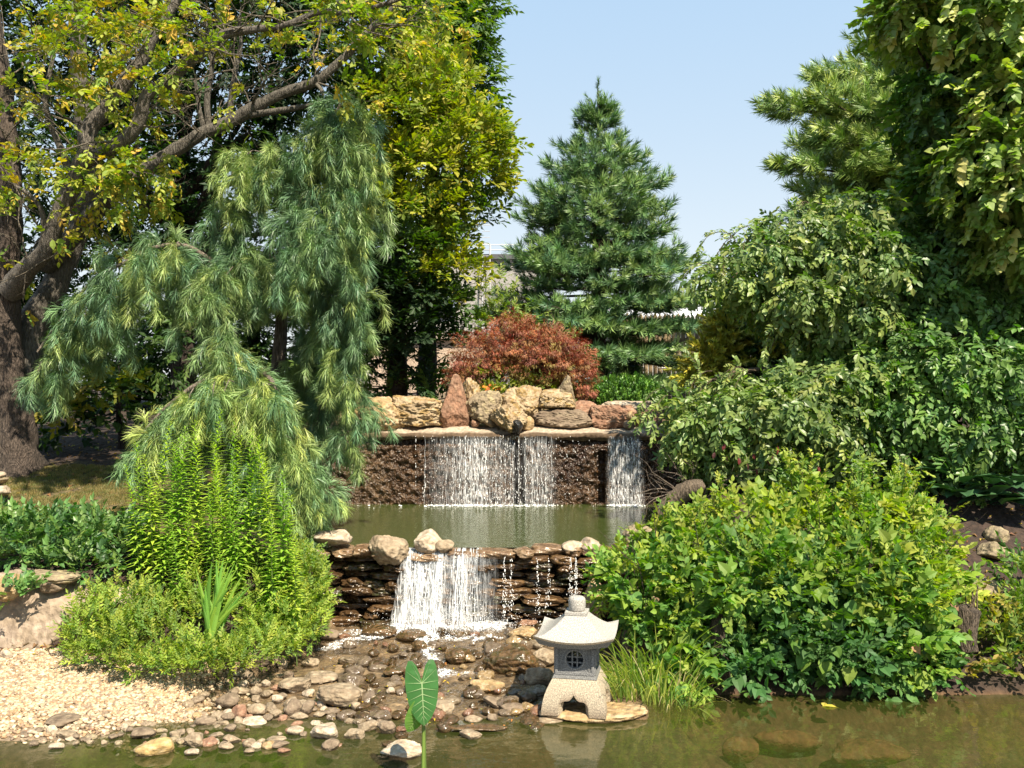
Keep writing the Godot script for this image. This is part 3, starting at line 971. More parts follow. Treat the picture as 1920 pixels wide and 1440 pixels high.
	boulder([1056, 1016, 1092, 1034], 7.5, 0.1, 143, 6, 7, 14.0, 0.12, "flat cream stone on the wall above the thin trickles", "stone", g, [], 3, 0.0, "stone")
	boulder([1090, 1009, 1122, 1034], 7.52, 0.1, 144, 6, 7, 16.0, 0.12, "pointed cream stone on the wall beside the green thicket", "stone", g, [], 3, 0.0, "stone")
	boulder([590, 994, 660, 1022], 7.5, 0.12, 145, 6, 8, 12.0, 0.2, "pale stone on the wall under the weeping pine", "stone", g, [], 3, 0.0, "stone")
	boulder([1172, 985, 1240, 1045], 7.7, 0.16, 146, 3, 8, 12.0, 0.16, "pale grey boulder half hidden in the thicket at the pool's edge", "boulder", "", [], 4)
	boulder([575, 925, 612, 955], 9.2, 0.16, 147, 4, 8, 12.0, 0.2, "grey rock at the pool's edge under the weeping pine", "boulder", "", [], 4)
	# the many small ones
	var r := rnd(77)
	var kinds := []
	for i in 10:
		kinds.append(rock(400 + i, Vector3.ONE, 2, 8, 11.0, 0.16, TONES[[5, 4, 5, 0, 4, 5, 3, 6, 4, 2][i]]))
	var wet := []
	for i in 8:
		var tone: Array = TONES[[7, 4, 0, 7, 5, 4, 7, 2][i]]
		wet.append(rock(420 + i, Vector3.ONE, 3, 8, 14.0, 0.2, [tone[0] * 0.72, tone[1] * 0.72, tone[2] * 0.72]))
	var spots := []
	for i in 170:
		var px := r.randf_range(345, 760)
		var py := r.randf_range(1268, 1402)
		if px > 640 and r.randf() < 0.6 or py < 1300 and px < 430:
			continue
		spots.append([px, py, 4.0 + 9.0 * pow(r.randf(), 1.6)])
	for i in 70:
		spots.append([r.randf_range(40, 420), r.randf_range(1362, 1398), r.randf_range(5, 10)])
	for i in 80:
		spots.append([r.randf_range(620, 1000), r.randf_range(1180, 1370), r.randf_range(5, 12)])
	for i in 75:
		spots.append([r.randf_range(640, 1010), r.randf_range(1205, 1372), r.randf_range(9, 20)])
	for e in spots:
		var d := hit(e[0], e[1])
		var o := put("pebble", kinds[r.randi() % 10] if e[0] < 620 else wet[r.randi() % 8], M.stone if e[0] < 620 else M.wet_rock)
		var s: float = e[2] / F * d
		o.scale = Vector3(s * r.randf_range(0.8, 1.5), s * r.randf_range(0.5, 0.85), s)
		o.rotation = Vector3(r.randf_range(-0.2, 0.2), r.randf_range(0, TAU), r.randf_range(-0.2, 0.2))
		o.position = Vector3(X(e[0], d), wet_level(X(e[0], d), d) + s * 0.25, -d)
		if e[0] < 345:
			tag(o, "small worn stone along the waterline of the pale gravel beach", "pebble", "small stones along the beach's waterline")
		elif e[0] < 620:
			tag(o, "small tan or brown stone filling in among the rock pile", "pebble", "small stones in the rock pile")
		else:
			tag(o, "small wet stone lying in the running stream", "pebble", "small stones in the running stream")


func build_gravel() -> void:
	var r := rnd(5)
	var m := rock(450, Vector3(1.0, 0.62, 0.8), 1, 5, 8.0, 0.15, [Color(1, 1, 1), Color(0.9, 0.88, 0.85)])
	var xf := []
	var cols := []
	for i in 26000:
		var px := r.randf_range(-120, 470)
		var py := 1395.0 - 175.0 * sqrt(r.randf())
		var edge := 400.0 - (1395.0 - py) * 0.25 + 40.0 * noise.get_noise_2d(py, 3.0)
		if px > edge and r.randf() < 0.85 or py < 1235.0 and r.randf() < 0.5:
			continue
		var d := hit(px, py)
		var s := r.randf_range(0.007, 0.017)
		xf.append(Transform3D(Basis.from_euler(Vector3(r.randf_range(-0.5, 0.5), r.randf_range(0, TAU), r.randf_range(-0.5, 0.5))).scaled(Vector3(s, s, s)), Vector3(X(px, d), H(X(px, d), d) + s * 0.45, -d)))
		var c: Color = [Color(0.37, 0.275, 0.17), Color(0.45, 0.37, 0.26), Color(0.27, 0.175, 0.095), Color(0.34, 0.265, 0.18), Color(0.19, 0.135, 0.09)][r.randi() % 5]
		cols.append(vary(r, c, 0.18, 0.05))
	var o := many("gravel", m, M.gravel, xf, cols)
	tag(o, "pale cream and tan gravel spread over the beach beside the pond", "gravel", "", "stuff")


func strip(mb: MB, a: Array, b: Array, col: Color) -> void:   # quads between two rows of points
	for i in a.size() - 1:
		mb.quad(a[i], b[i], b[i + 1], a[i + 1], col)


func build_lantern() -> void:
	var at := ground_at(1082, 5.86)
	at.y = P(1082, 1341, 5.7).y
	var t := thing("stone_lantern", "pale granite garden lantern with a wide curved roof standing in the stream mouth", "lantern", at, "", -0.185)
	var cream := Color(0.74, 0.62, 0.45)
	var grey := Color(0.36, 0.36, 0.35)  # same stone as the base; shade under the roof painted in as grey
	var pale := Color(0.74, 0.7, 0.62)
	# base: four bowed sides, each with an ogee-topped opening
	var mb := MB.new()
	var hb := 0.205
	var wide := func(v: float) -> float: return lerpf(0.194, 0.13, pow(v, 2.6) * 0.75 + 0.25 * v)
	var us := [-1.0, -0.9, -0.75, -0.6, -0.52, -0.481, -0.48, -0.465, -0.44, -0.4, -0.34, -0.27, -0.2, -0.13, -0.08, -0.04, 0.0, 0.04, 0.08, 0.13, 0.2, 0.27, 0.34, 0.4, 0.44, 0.465, 0.48, 0.481, 0.52, 0.6, 0.75, 0.9, 1.0]
	var arch := func(u: float) -> float:
		var a: float = absf(u) / 0.48
		if a >= 1.001: return 0.0
		return 0.42 * pow(maxf(0.0, 1.0 - pow(a, 7.0)), 0.35) + 0.17 * pow(maxf(0.0, 1.0 - a / 0.4), 1.7)
	for side in 4:
		var turn := Basis(Vector3.UP, side * PI / 2.0)
		var rows := []
		var inner := []
		for k in 13:
			var ro := []
			var ri := []
			for u in us:
				var lo: float = arch.call(u)
				var v := lerpf(lo, 1.0, k / 12.0)
				var w: float = wide.call(v)
				ro.append(turn * Vector3(u * w, v * hb, w))
				ri.append(turn * Vector3(u * (w - 0.045), minf(v * hb, hb - 0.02), w - 0.045))
			rows.append(ro)
			inner.append(ri)
		for k in 12:
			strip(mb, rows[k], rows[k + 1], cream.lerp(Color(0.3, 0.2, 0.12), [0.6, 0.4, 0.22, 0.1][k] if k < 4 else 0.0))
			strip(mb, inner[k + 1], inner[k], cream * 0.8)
		strip(mb, inner[0], rows[0], cream)
	mb.quad(Vector3(-0.131, hb, 0.131), Vector3(-0.131, hb, -0.131), Vector3(0.131, hb, -0.131), Vector3(0.131, hb, 0.131), cream)
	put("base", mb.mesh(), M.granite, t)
	# sloped plinth between base and light box
	var pb := MB.new()
	for side in 4:
		var turn := Basis(Vector3.UP, side * PI / 2.0)
		pb.quad(turn * Vector3(-0.134, hb + 0.001, 0.134), turn * Vector3(-0.122, hb + 0.022, 0.122), turn * Vector3(0.122, hb + 0.022, 0.122), turn * Vector3(0.134, hb + 0.001, 0.134), grey * 0.85)
	pb.quad(Vector3(-0.122, hb + 0.022, 0.122), Vector3(-0.122, hb + 0.022, -0.122), Vector3(0.122, hb + 0.022, -0.122), Vector3(0.122, hb + 0.022, 0.122), grey)
	put("plinth", pb.mesh(), M.granite, t)
	# light box: four walls with a round window
	var y0 := hb + 0.022
	var bh := 0.172
	var bw := 0.118
	var box := MB.new()
	var rim := MB.new()
	var bars := MB.new()
	for side in 4:
		var turn := Basis(Vector3.UP, side * PI / 2.0)
		var c := Vector3(0, y0 + bh * 0.53, bw)
		var rad := 0.051
		var hole := []
		var edge := []
		var hole_in := []
		var edge_in := []
		var n := 40
		for i in n + 1:
			var a := -TAU * i / n
			var d := Vector3(cos(a), sin(a), 0)
			hole.append(turn * (c + d * rad))
			hole_in.append(turn * (c + d * rad + Vector3(0, 0, -0.03)))
			var kx: float = bw / maxf(absf(d.x), 1e-4)
			var top: float = (y0 + bh - c.y) if d.y > 0 else (c.y - y0)
			var ky: float = top / maxf(absf(d.y), 1e-4)
			edge.append(turn * (c + d * minf(kx, ky)))
			edge_in.append(turn * (c + d * minf(kx * 0.745, ky) + Vector3(0, 0, -0.03)))
		strip(box, edge, hole, grey)
		strip(box, hole, hole_in, grey)
		strip(box, hole_in, edge_in, grey)
		for i in n:   # raised ring round the window
			var a := TAU * i / n
			var b := TAU * (i + 1) / n
			var da := Vector3(cos(a), sin(a), 0)
			var db := Vector3(cos(b), sin(b), 0)
			var prof := [Vector2(rad - 0.001, -0.006), Vector2(rad + 0.002, 0.006), Vector2(rad + 0.010, 0.006), Vector2(rad + 0.013, -0.002)]
			for k in 3:
				var p: Vector2 = prof[k]
				var q: Vector2 = prof[k + 1]
				rim.quad(turn * (c + da * p.x + Vector3(0, 0, p.y)), turn * (c + db * p.x + Vector3(0, 0, p.y)), turn * (c + db * q.x + Vector3(0, 0, q.y)), turn * (c + da * q.x + Vector3(0, 0, q.y)), grey * 1.12)
		for e in [[0.0, bh - 0.006, bw * 2.0, 0.012], [0.0, 0.008, bw * 2.0, 0.016]]:
			rim.box(turn * Vector3(e[0], y0 + e[1], bw + 0.002), Vector3(e[2] - 0.003, e[3], 0.012), grey * 1.1, turn)
		for s in [-1.0, 1.0]:
			rim.box(turn * Vector3(s * (bw - 0.009), y0 + bh * 0.5, bw + 0.002), Vector3(0.016, bh - 0.032, 0.011), grey * 1.1, turn)
			rim.box(turn * Vector3(s * (bw - 0.032), y0 + bh * 0.53, bw), Vector3(0.005, bh - 0.05, 0.008), grey * 1.05, turn)
			# carved sprays beside the window
			var r := rnd(9 + side)
			for i in 26:
				var q := Vector3(s * r.randf_range(0.062, 0.083), y0 + r.randf_range(0.03, bh - 0.03), bw)
				rim.box(turn * q, Vector3(0.009, 0.004, 0.006), grey * 1.1, turn * Basis(Vector3.BACK, r.randf_range(0.3, 1.2) * s))
		for s in [-0.016, 0.014]:
			bars.box(turn * (c + Vector3(s, 0, -0.012)), Vector3(0.0075, rad * 1.93, 0.012), grey * 1.1, turn)
			bars.box(turn * (c + Vector3(0, s * 1.1 - 0.003, -0.014)), Vector3(rad * 1.9, 0.0075, 0.011), grey * 1.1, turn)
	var lb := put("light_box", box.mesh(), M.granite, t)
	put("window_frame", rim.mesh(), M.granite, lb)
	put("window_lattice", bars.mesh(), M.granite, lb)
	# roof
	var ry := y0 + bh
	var half := 0.236
	var n := 44
	var rb := MB.new()
	var fall := func(u: float, v: float) -> Vector3:
		var s: float = clampf((maxf(absf(u), absf(v)) - 0.24) / 0.76, 0.0, 1.0)
		var y: float = 0.048 + 0.128 * pow(1.0 - s, 1.5) + 0.034 * pow(absf(u * v), 2.2) * pow(maxf(absf(u), absf(v)), 2.0)
		return Vector3(u * half, ry + y, v * half)
	for i in n + 1:
		for j in n + 1:
			rb.v.append(fall.call(2.0 * i / n - 1.0, 2.0 * j / n - 1.0))
			rb.c.append(pale)
	for i in n:
		for j in n:
			var a := i * (n + 1) + j
			rb.ix.append_array(PackedInt32Array([a, a + n + 1, a + n + 2, a, a + n + 2, a + 1]) if (i < n / 2) == (j < n / 2) else PackedInt32Array([a, a + n + 1, a + 1, a + 1, a + n + 1, a + n + 2]))
	for i in range(0, rb.ix.size(), 3):   # turn the faces up
		var nn := (rb.v[rb.ix[i]] - rb.v[rb.ix[i + 2]]).cross(rb.v[rb.ix[i]] - rb.v[rb.ix[i + 1]])
		if nn.y < 0:
			var s := rb.ix[i + 1]; rb.ix[i + 1] = rb.ix[i + 2]; rb.ix[i + 2] = s
	rb.smooth()
	var rf := put("roof", rb.mesh(), M.granite, t)
	var eb := MB.new()
	for side in 4:
		var turn := Basis(Vector3.UP, side * PI / 2.0)
		var top := []
		var mid := []
		var low := []
		var inn := []
		for i in n + 1:
			var u := 2.0 * i / n - 1.0
			var p: Vector3 = fall.call(u, 1.0)
			top.append(turn * p)
			mid.append(turn * Vector3(p.x * 0.985, p.y - 0.012, p.z * 0.985))
			low.append(turn * Vector3(p.x * 0.86, ry + 0.004 + (p.y - ry - 0.048) * 0.6, p.z * 0.86))
			inn.append(turn * Vector3(p.x * 0.42, ry + 0.001, p.z * 0.42))
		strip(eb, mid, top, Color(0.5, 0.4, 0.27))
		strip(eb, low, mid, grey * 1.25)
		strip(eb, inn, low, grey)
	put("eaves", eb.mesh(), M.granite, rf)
	var tb := MB.new()
	tb.box(Vector3(0, ry + 0.178, 0), Vector3(0.135, 0.016, 0.135), pale)
	put("roof_cap", tb.mesh(), M.granite, rf)
	var fb := MB.new()
	var prof := [Vector2(0.0, 0.186), Vector2(0.046, 0.186), Vector2(0.05, 0.194), Vector2(0.052, 0.215), Vector2(0.0525, 0.24), Vector2(0.051, 0.256), Vector2(0.046, 0.266), Vector2(0.036, 0.271), Vector2(0.018, 0.273), Vector2(0.0, 0.272)]
	for e in prof:
		for k in 32:
			var a := TAU * k / 32.0
			fb.v.append(Vector3(cos(a) * e.x, ry + e.y, sin(a) * e.x))
			fb.c.append(pale)
	for i in prof.size() - 1:
		for k in 32:
			var a := i * 32 + k
			var b := i * 32 + (k + 1) % 32
			fb.ix.append_array(PackedInt32Array([a, b + 32, a + 32, a, b, b + 32]))
	fb.smooth()
	for i in fb.v.size():   # outward
		if fb.n[i].dot(fb.v[i] - Vector3(0, ry + 0.22, 0)) < 0:
			fb.n[i] = -fb.n[i]
	for i in range(0, fb.ix.size(), 3):
		var m := (fb.v[fb.ix[i]] - fb.v[fb.ix[i + 2]]).cross(fb.v[fb.ix[i]] - fb.v[fb.ix[i + 1]])
		if m.dot(fb.n[fb.ix[i]] + fb.n[fb.ix[i + 1]] + fb.n[fb.ix[i + 2]]) < 0:
			var s := fb.ix[i + 1]; fb.ix[i + 1] = fb.ix[i + 2]; fb.ix[i + 2] = s
	put("finial", fb.mesh(), M.granite, t)


# A thin sheet of falling water between x0 and x1: thick(x) is how white it is there, throw how far it leaps from the wall.
func veil(parent: Node3D, x0: float, x1: float, h: float, throw: float, drift: float, thick: Callable, mat: Material, z: float, called := "water_veil") -> void:
	var mb := MB.new()
	var nx := int((x1 - x0) / 0.012)
	var ny := 26
	for i in nx + 1:
		var x := lerpf(x0, x1, float(i) / nx)
		for j in ny + 1:
			var g := float(j) / ny
			var k: float = thick.call(x)
			var zz := throw * sqrt(g) * (1.0 + 0.4 * fine.get_noise_2d(x * 9.0, 3.0)) + 0.02 * fine.get_noise_2d(x * 14.0, g * 3.0) + z
			mb.v.append(Vector3(x + drift * g * (0.6 + 0.8 * noise.get_noise_2d(x * 6.0, 9.0)) + 0.006 * fine.get_noise_2d(x * 20.0, g * 5.0), h * (1.0 - g) + 0.003, zz))
			mb.v[mb.v.size() - 1].x += (float(i) / nx - 0.5) * throw * 0.9 * g
			mb.c.append(Color(0.93, 0.95, 0.97, clampf(k * smoothstep(0.0, 0.12, g) * (0.8 + 0.35 * g), 0.0, 1.0)))
	var w := ny + 1
	for i in nx:
		for j in ny:
			var a := i * w + j
			mb.ix.append_array(PackedInt32Array([a, a + w + 1, a + 1, a, a + w, a + w + 1]))
	mb.smooth()
	put(called, mb.mesh(), mat, parent)


func build_falls() -> void:
	var r := rnd(31)
	var drop := rock(470, Vector3(1, 1, 1), 1, 3, 6.0, 0.0, [Color(1, 1, 1), Color(1, 1, 1)])
	# curtain and side fall over the pebble wall
	for side in 2:
		var spots := [[797, 0.5], [838, 0.25], [850, 0.8], [862, 0.6], [873, 1.3], [882, 0.6], [890, 1.4], [896, 1.0], [904, 0.8], [911, 1.2], [930, 0.9], [938, 0.4], [948, 0.5], [957, 0.6], [962, 0.6], [973, 1.1], [985, 0.6], [998, 0.9], [1008, 0.8], [1016, 0.5], [1024, 0.8], [1034, 0.4]] if side == 0 else [[1146, 0.9], [1151, 0.8], [1160, 0.6], [1168, 0.8], [1176, 1.0], [1184, 0.8], [1190, 0.5], [1198, 0.7]]
		var t := thing("waterfall", "broken curtain of thin white water threads falling past the pebble wall below the spout rock" if side == 0 else "narrow veil of water threads falling down the pebble wall beside the green weeping tree", "waterfall", Vector3(X(915 if side == 0 else 1172, 10.24), pool_level, -10.24))
		var xf := []
		var mb := MB.new()
		for e in spots:
			var x := X(e[0], 10.24) - t.position.x
			var n := int(26 * e[1])
			var p := []
			var q := []
			for i in 15:
				var y := lerpf(0.735, 0.0, i / 14.0)
				p.append(Vector3(x + r.randf_range(-0.006, 0.006), y, 0.05 * (i / 14.0) + r.randf_range(0.0, 0.01)))
				q.append((0.001 + 0.003 * r.randf() * r.randf()) * sqrt(e[1]))
			mb.tube(spline(p, 3), spline(q, 3), 5, Color.WHITE, 0.0, null, false)
			for i in n:
				var y := 0.72 * (1.0 - pow(r.randf(), 0.75))
				var f := 1.0 - y / 0.72
				var s := r.randf_range(0.001, 0.0028)
				xf.append(Transform3D(Basis.from_scale(Vector3(s, s * r.randf_range(3.0, 11.0), s)), Vector3(x + r.randfn(0.0, 0.004 + 0.011 * f), y, 0.05 * f + r.randf_range(0.0, 0.04))))
		for i in (800 if side == 0 else 200):   # spray all over the wet face
			var px := r.randfn(930, 75) if side == 0 else r.randf_range(1140, 1203)
			var s := r.randf_range(0.001, 0.0026)
			xf.append(Transform3D(Basis.from_scale(Vector3(s, s * r.randf_range(1.5, 6.0), s)), Vector3(X(clampf(px, 780, 1203), 10.24) - t.position.x, 0.74 * r.randf(), r.randf_range(0.0, 0.05))))
		var left: float = X(790 if side == 0 else 1138, 10.24) - t.position.x
		var right: float = X(1045 if side == 0 else 1206, 10.24) - t.position.x
		var thick := func(x: float) -> float:
			var px: float = 960.0 + (x + t.position.x) / 10.24 * F
			if side == 1: return 0.7 * smoothstep(1138.0, 1148.0, px) * (1.0 - smoothstep(1194.0, 1206.0, px))
			return clampf(0.2 * smoothstep(790, 830, px) * (1.0 - smoothstep(1020, 1045, px)) + 0.5 * exp(-pow((px - 888.0) / 34.0, 2.0)) + 0.25 * exp(-pow((px - 1000.0) / 26.0, 2.0)), 0.0, 1.0) * (0.35 if absf(px - 974.0) < 8.0 else 1.0)
		veil(t, left, right, 0.74, 0.05, 0.0, thick, M.veil1, 0.004)
		veil(t, left, right, 0.74, 0.07, 0.0, func(x): return 0.2 * thick.call(x), M.veil0, 0.012)
		put("water_threads", mb.mesh(), M.falling, t)
		many("water_drops", drop, M.foam, xf, [], t)
		var foam := []
		for i in (260 if side == 0 else 90):
			var px := r.randfn(905, 70) if side == 0 else r.randf_range(1136, 1208)
			if fine.get_noise_2d(px * 0.6, i % 3) < -0.05: continue
			var s := r.randf_range(0.003, 0.009)
			foam.append(Transform3D(Basis.from_scale(Vector3(s * 1.5, s * 0.7, s * 1.5)), Vector3(X(px, 10.2) - t.position.x, 0.004 + r.randf() * 0.012, 0.09 + absf(r.randfn(0.0, 0.05)))))
		many("foam", drop, M.foam, foam, [], t)
		var fmask := func(x: float, d: float) -> float:
			var q: float = thick.call(x - t.position.x) + 0.25
			return clampf(q * (1.0 - smoothstep(10.12 + 0.03 * noise.get_noise_1d(x * 12.0), 9.98 + 0.05 * noise.get_noise_1d(x * 7.0 + 50.0), d)), 0.0, 1.0) if q > 0.3 else 0.0
		var ps := sheet(axis(left + t.position.x, right + t.position.x, 0.02, [], []), axis(9.9, 10.26, 0.018, [], []), func(x, d): return 0.008 + 0.006 * fine.get_noise_2d(x * 14.0, d * 14.0), func(x, d): return Color(0.9, 0.92, 0.93, fmask.call(x, d)))
		put("foam", ps, M.foam_sheet, t).position = Vector3(-t.position.x, 0, 10.24)
	# the fall over the stacked stones
	var t := thing("waterfall", "white splashing fall pouring over the stacked stone wall into the stream", "waterfall", Vector3(X(845, 7.42), 0.12, -7.42))
	var mb := MB.new()
	var xf := []
	var h := pool_level - 0.12
	var streams := []
	for i in 40:
		var px := r.randf_range(764, 800) if i < 12 else r.randf_range(800, 905)
		if absf(px - 838.0) < 9.0: continue
		streams.append([px, r.randf_range(0.04, 0.16), r.randf_range(-0.05, 0.03), r.randf_range(0.35, 1.3)])
	for i in 110:
		var s: Array = streams[r.randi() % streams.size()]
		var x := X(s[0] + r.randfn(0, 2.2), 7.42) - t.position.x
		var throw: float = s[1] + r.randfn(0, 0.012)
		var drift: float = s[2] + r.randfn(0, 0.012)
		var p := [Vector3(x, h + 0.004, -0.12), Vector3(x, h, -0.04)]
		var rad: float = r.randf_range(0.001, 0.0034) * s[3]
		var q := [0.003, 0.004]
		var stop := 1.0 if r.randf() < 0.6 else r.randf_range(0.3, 0.9)
		for k in range(1, 13):
			var g := k / 12.0 * stop
			p.append(Vector3(x + drift * g + r.randf_range(-0.006, 0.006), h * (1.0 - g), throw * sqrt(g) + r.randf_range(-0.006, 0.006)))
			q.append(rad * r.randf_range(0.2, 1.6))
		mb.tube(spline(p, 2), spline(q, 2), 5, Color.WHITE, 0.0, null, false)
		for k in 6:
			var g := sqrt(r.randf()) * stop
			var w := r.randf_range(0.0012, 0.0032)
			xf.append(Transform3D(Basis.from_scale(Vector3(w, w * r.randf_range(1.0, 5.0), w)), Vector3(x + drift * g + r.randfn(0, 0.009), h * (1.0 - g), throw * sqrt(g) + r.randfn(0, 0.02))))
	for i in 2600:   # splash
		var a := r.randfn(0.0, 1.0)
		var s := r.randf_range(0.0008, 0.0022)
		xf.append(Transform3D(Basis.from_scale(Vector3(s, s, s)), Vector3(a * 0.24, 0.02 + absf(r.randfn(0, 0.07)), 0.14 + r.randfn(0, 0.1))))
	var wide := func(x: float) -> float:
		var px: float = 960.0 + (x + t.position.x) / 7.42 * F
		return clampf(smoothstep(758.0, 772.0, px) * (1.0 - 0.65 * smoothstep(868.0, 892.0, px)) * (1.0 - smoothstep(915.0, 936.0, px)) * (0.72 + 0.5 * noise.get_noise_2d(px * 0.11, 2.0)), 0.0, 1.0) * (0.3 if absf(px - 838.0) < 7.0 else 1.0)
	var xa := X(756, 7.42) - t.position.x
	var xb := X(940, 7.42) - t.position.x
	veil(t, xa, xb, h, 0.08, -0.03, func(x): return 0.8 * wide.call(x), M.veil0, -0.02)
	veil(t, xa, xb, h, 0.13, -0.05, func(x): return 0.9 * wide.call(x), M.veil1, -0.015)
	veil(t, xa, xb, h, 0.17, -0.02, func(x): return 0.6 * wide.call(x + 0.13), M.veil1, -0.01)
	put("water_threads", mb.mesh(), M.falling, t)
	many("water_drops", drop, M.foam, xf, [], t)
	# thin trickles farther along the wall
	for e in [[1008, 0.5], [1028, 0.5], [1069, 0.9], [1079, 1.1], [958, 0.6], [946, 0.7]]:
		var k := thing("trickle", {1008: "faint trickle of drops down the stacked wall above the lantern's far side", 1028: "faint trickle of drops between the fall and the pair of white trickles", 1069: "thin white trickle down the stacked wall, first of the bright pair", 1079: "thin white trickle nearest the thicket, second of the bright pair", 958: "scattered drops running down the stones just beyond the main fall", 946: "ragged edge of drops on the flank of the main fall"}[e[0]], "trickle", Vector3(X(e[0], 7.36), 0.14, -7.36))
		var dx := []
		for i in int(130 * e[1]):
			var s := r.randf_range(0.001, 0.0026)
			var y := 0.54 * r.randf()
			dx.append(Transform3D(Basis.from_scale(Vector3(s, s * r.randf_range(1.5, 5.0), s)), Vector3(r.randfn(0, 0.004 + 0.02 * (0.54 - y)), y, 0.03 + r.randf_range(0, 0.05))))
		many("water_drops", drop, M.foam, dx, [], k)
	# foam spread over the stream: a thin broken sheet on the water, thick at the foot of the fall, and bubbles on it
	var paths := [[760, 1168, 935, 1168, 30, 15, 1.0], [760, 1172, 690, 1192, 22, 9, 0.85], [690, 1192, 610, 1214, 22, 6, 0.7], [800, 1180, 800, 1215, 24, 14, 0.9], [800, 1215, 826, 1262, 20, 10, 0.75], [835, 1196, 930, 1194, 25, 5, 0.6], [826, 1262, 880, 1262, 22, 4, 0.5], [690, 1180, 640, 1190, 20, 4, 0.4]]
	var mask := func(x: float, d: float) -> float:
		var px: float = 960.0 + x / d * F + 16.0 * noise.get_noise_2d(x * 9.0, d * 9.0)
		var py: float = 720.0 + (EYE - stream_level(d) - 0.02) / d * F + 7.0 * fine.get_noise_2d(x * 7.0, d * 7.0)
		var best := 0.0
		for e in paths:
			var a := Vector2(e[0], e[1])
			var b := Vector2(e[2], e[3])
			var q := Vector2(px, py)
			var u := clampf((q - a).dot(b - a) / (b - a).length_squared(), 0.0, 1.0)
			var o := q - a.lerp(b, u)
			best = maxf(best, e[6] * (1.0 - smoothstep(0.25, 1.0, Vector2(o.x / e[4], o.y / e[5]).length())))
		return best
	var fm := sheet(axis(-1.6, 0.25, 0.018, [], []), axis(6.25, 7.5, 0.018, [], []), func(x, d): return stream_level(d) + 0.016 + 0.02 * fine.get_noise_2d(x * 9.0, d * 9.0) * mask.call(x, d) + 0.012 * noise.get_noise_2d(x * 11.0, d * 7.0), func(x, d): return Color(0.9, 0.92, 0.94, mask.call(x, d)))
	tag(put("foam", fm, M.foam_sheet), "white foam spreading over the stream below the stone wall", "foam", "", "stuff")
	var fx := []
	while fx.size() < 2600:
		var x := r.randf_range(-1.5, 0.2)
		var d := r.randf_range(6.3, 7.48)
		if mask.call(x, d) < r.randf_range(0.25, 1.1):
			continue
		var s := r.randf_range(0.001, 0.0034)
		fx.append(Transform3D(Basis(Vector3.UP, r.randf_range(0, 3)).scaled(Vector3(s * 1.6, s * 0.8, s * 1.2)), Vector3(x, stream_level(d) + 0.02, -d)))
	tag(many("foam_bubbles", drop, M.foam, fx, []), "white bubbles and splashes on the foam below the stone wall", "foam", "", "stuff")


func blade(mb: MB, from: Vector3, dir: Vector3, bend: Vector3, L: float, W: float, col: Color, n := 6) -> void:
	var side := dir.cross(Vector3.BACK + bend * 0.3).normalized()
	var pa := from - side * W * 0.4; var pb := from + side * W * 0.4; var pm := from
	for i in range(1, n + 1):
		var t := float(i) / n
		var c := from + dir * (L * t) + bend * (L * t * t)
		var w := W * 0.5 * (1.0 - pow(t, 2.6))
		var nb := dir.cross(side)
		var a := c - side * w; var b := c + side * w; var m := c - nb * w * 0.35
		mb.quad(pa, a, m, pm, col)
		mb.quad(pm, m, b, pb, col)
		pa = a; pb = b; pm = m


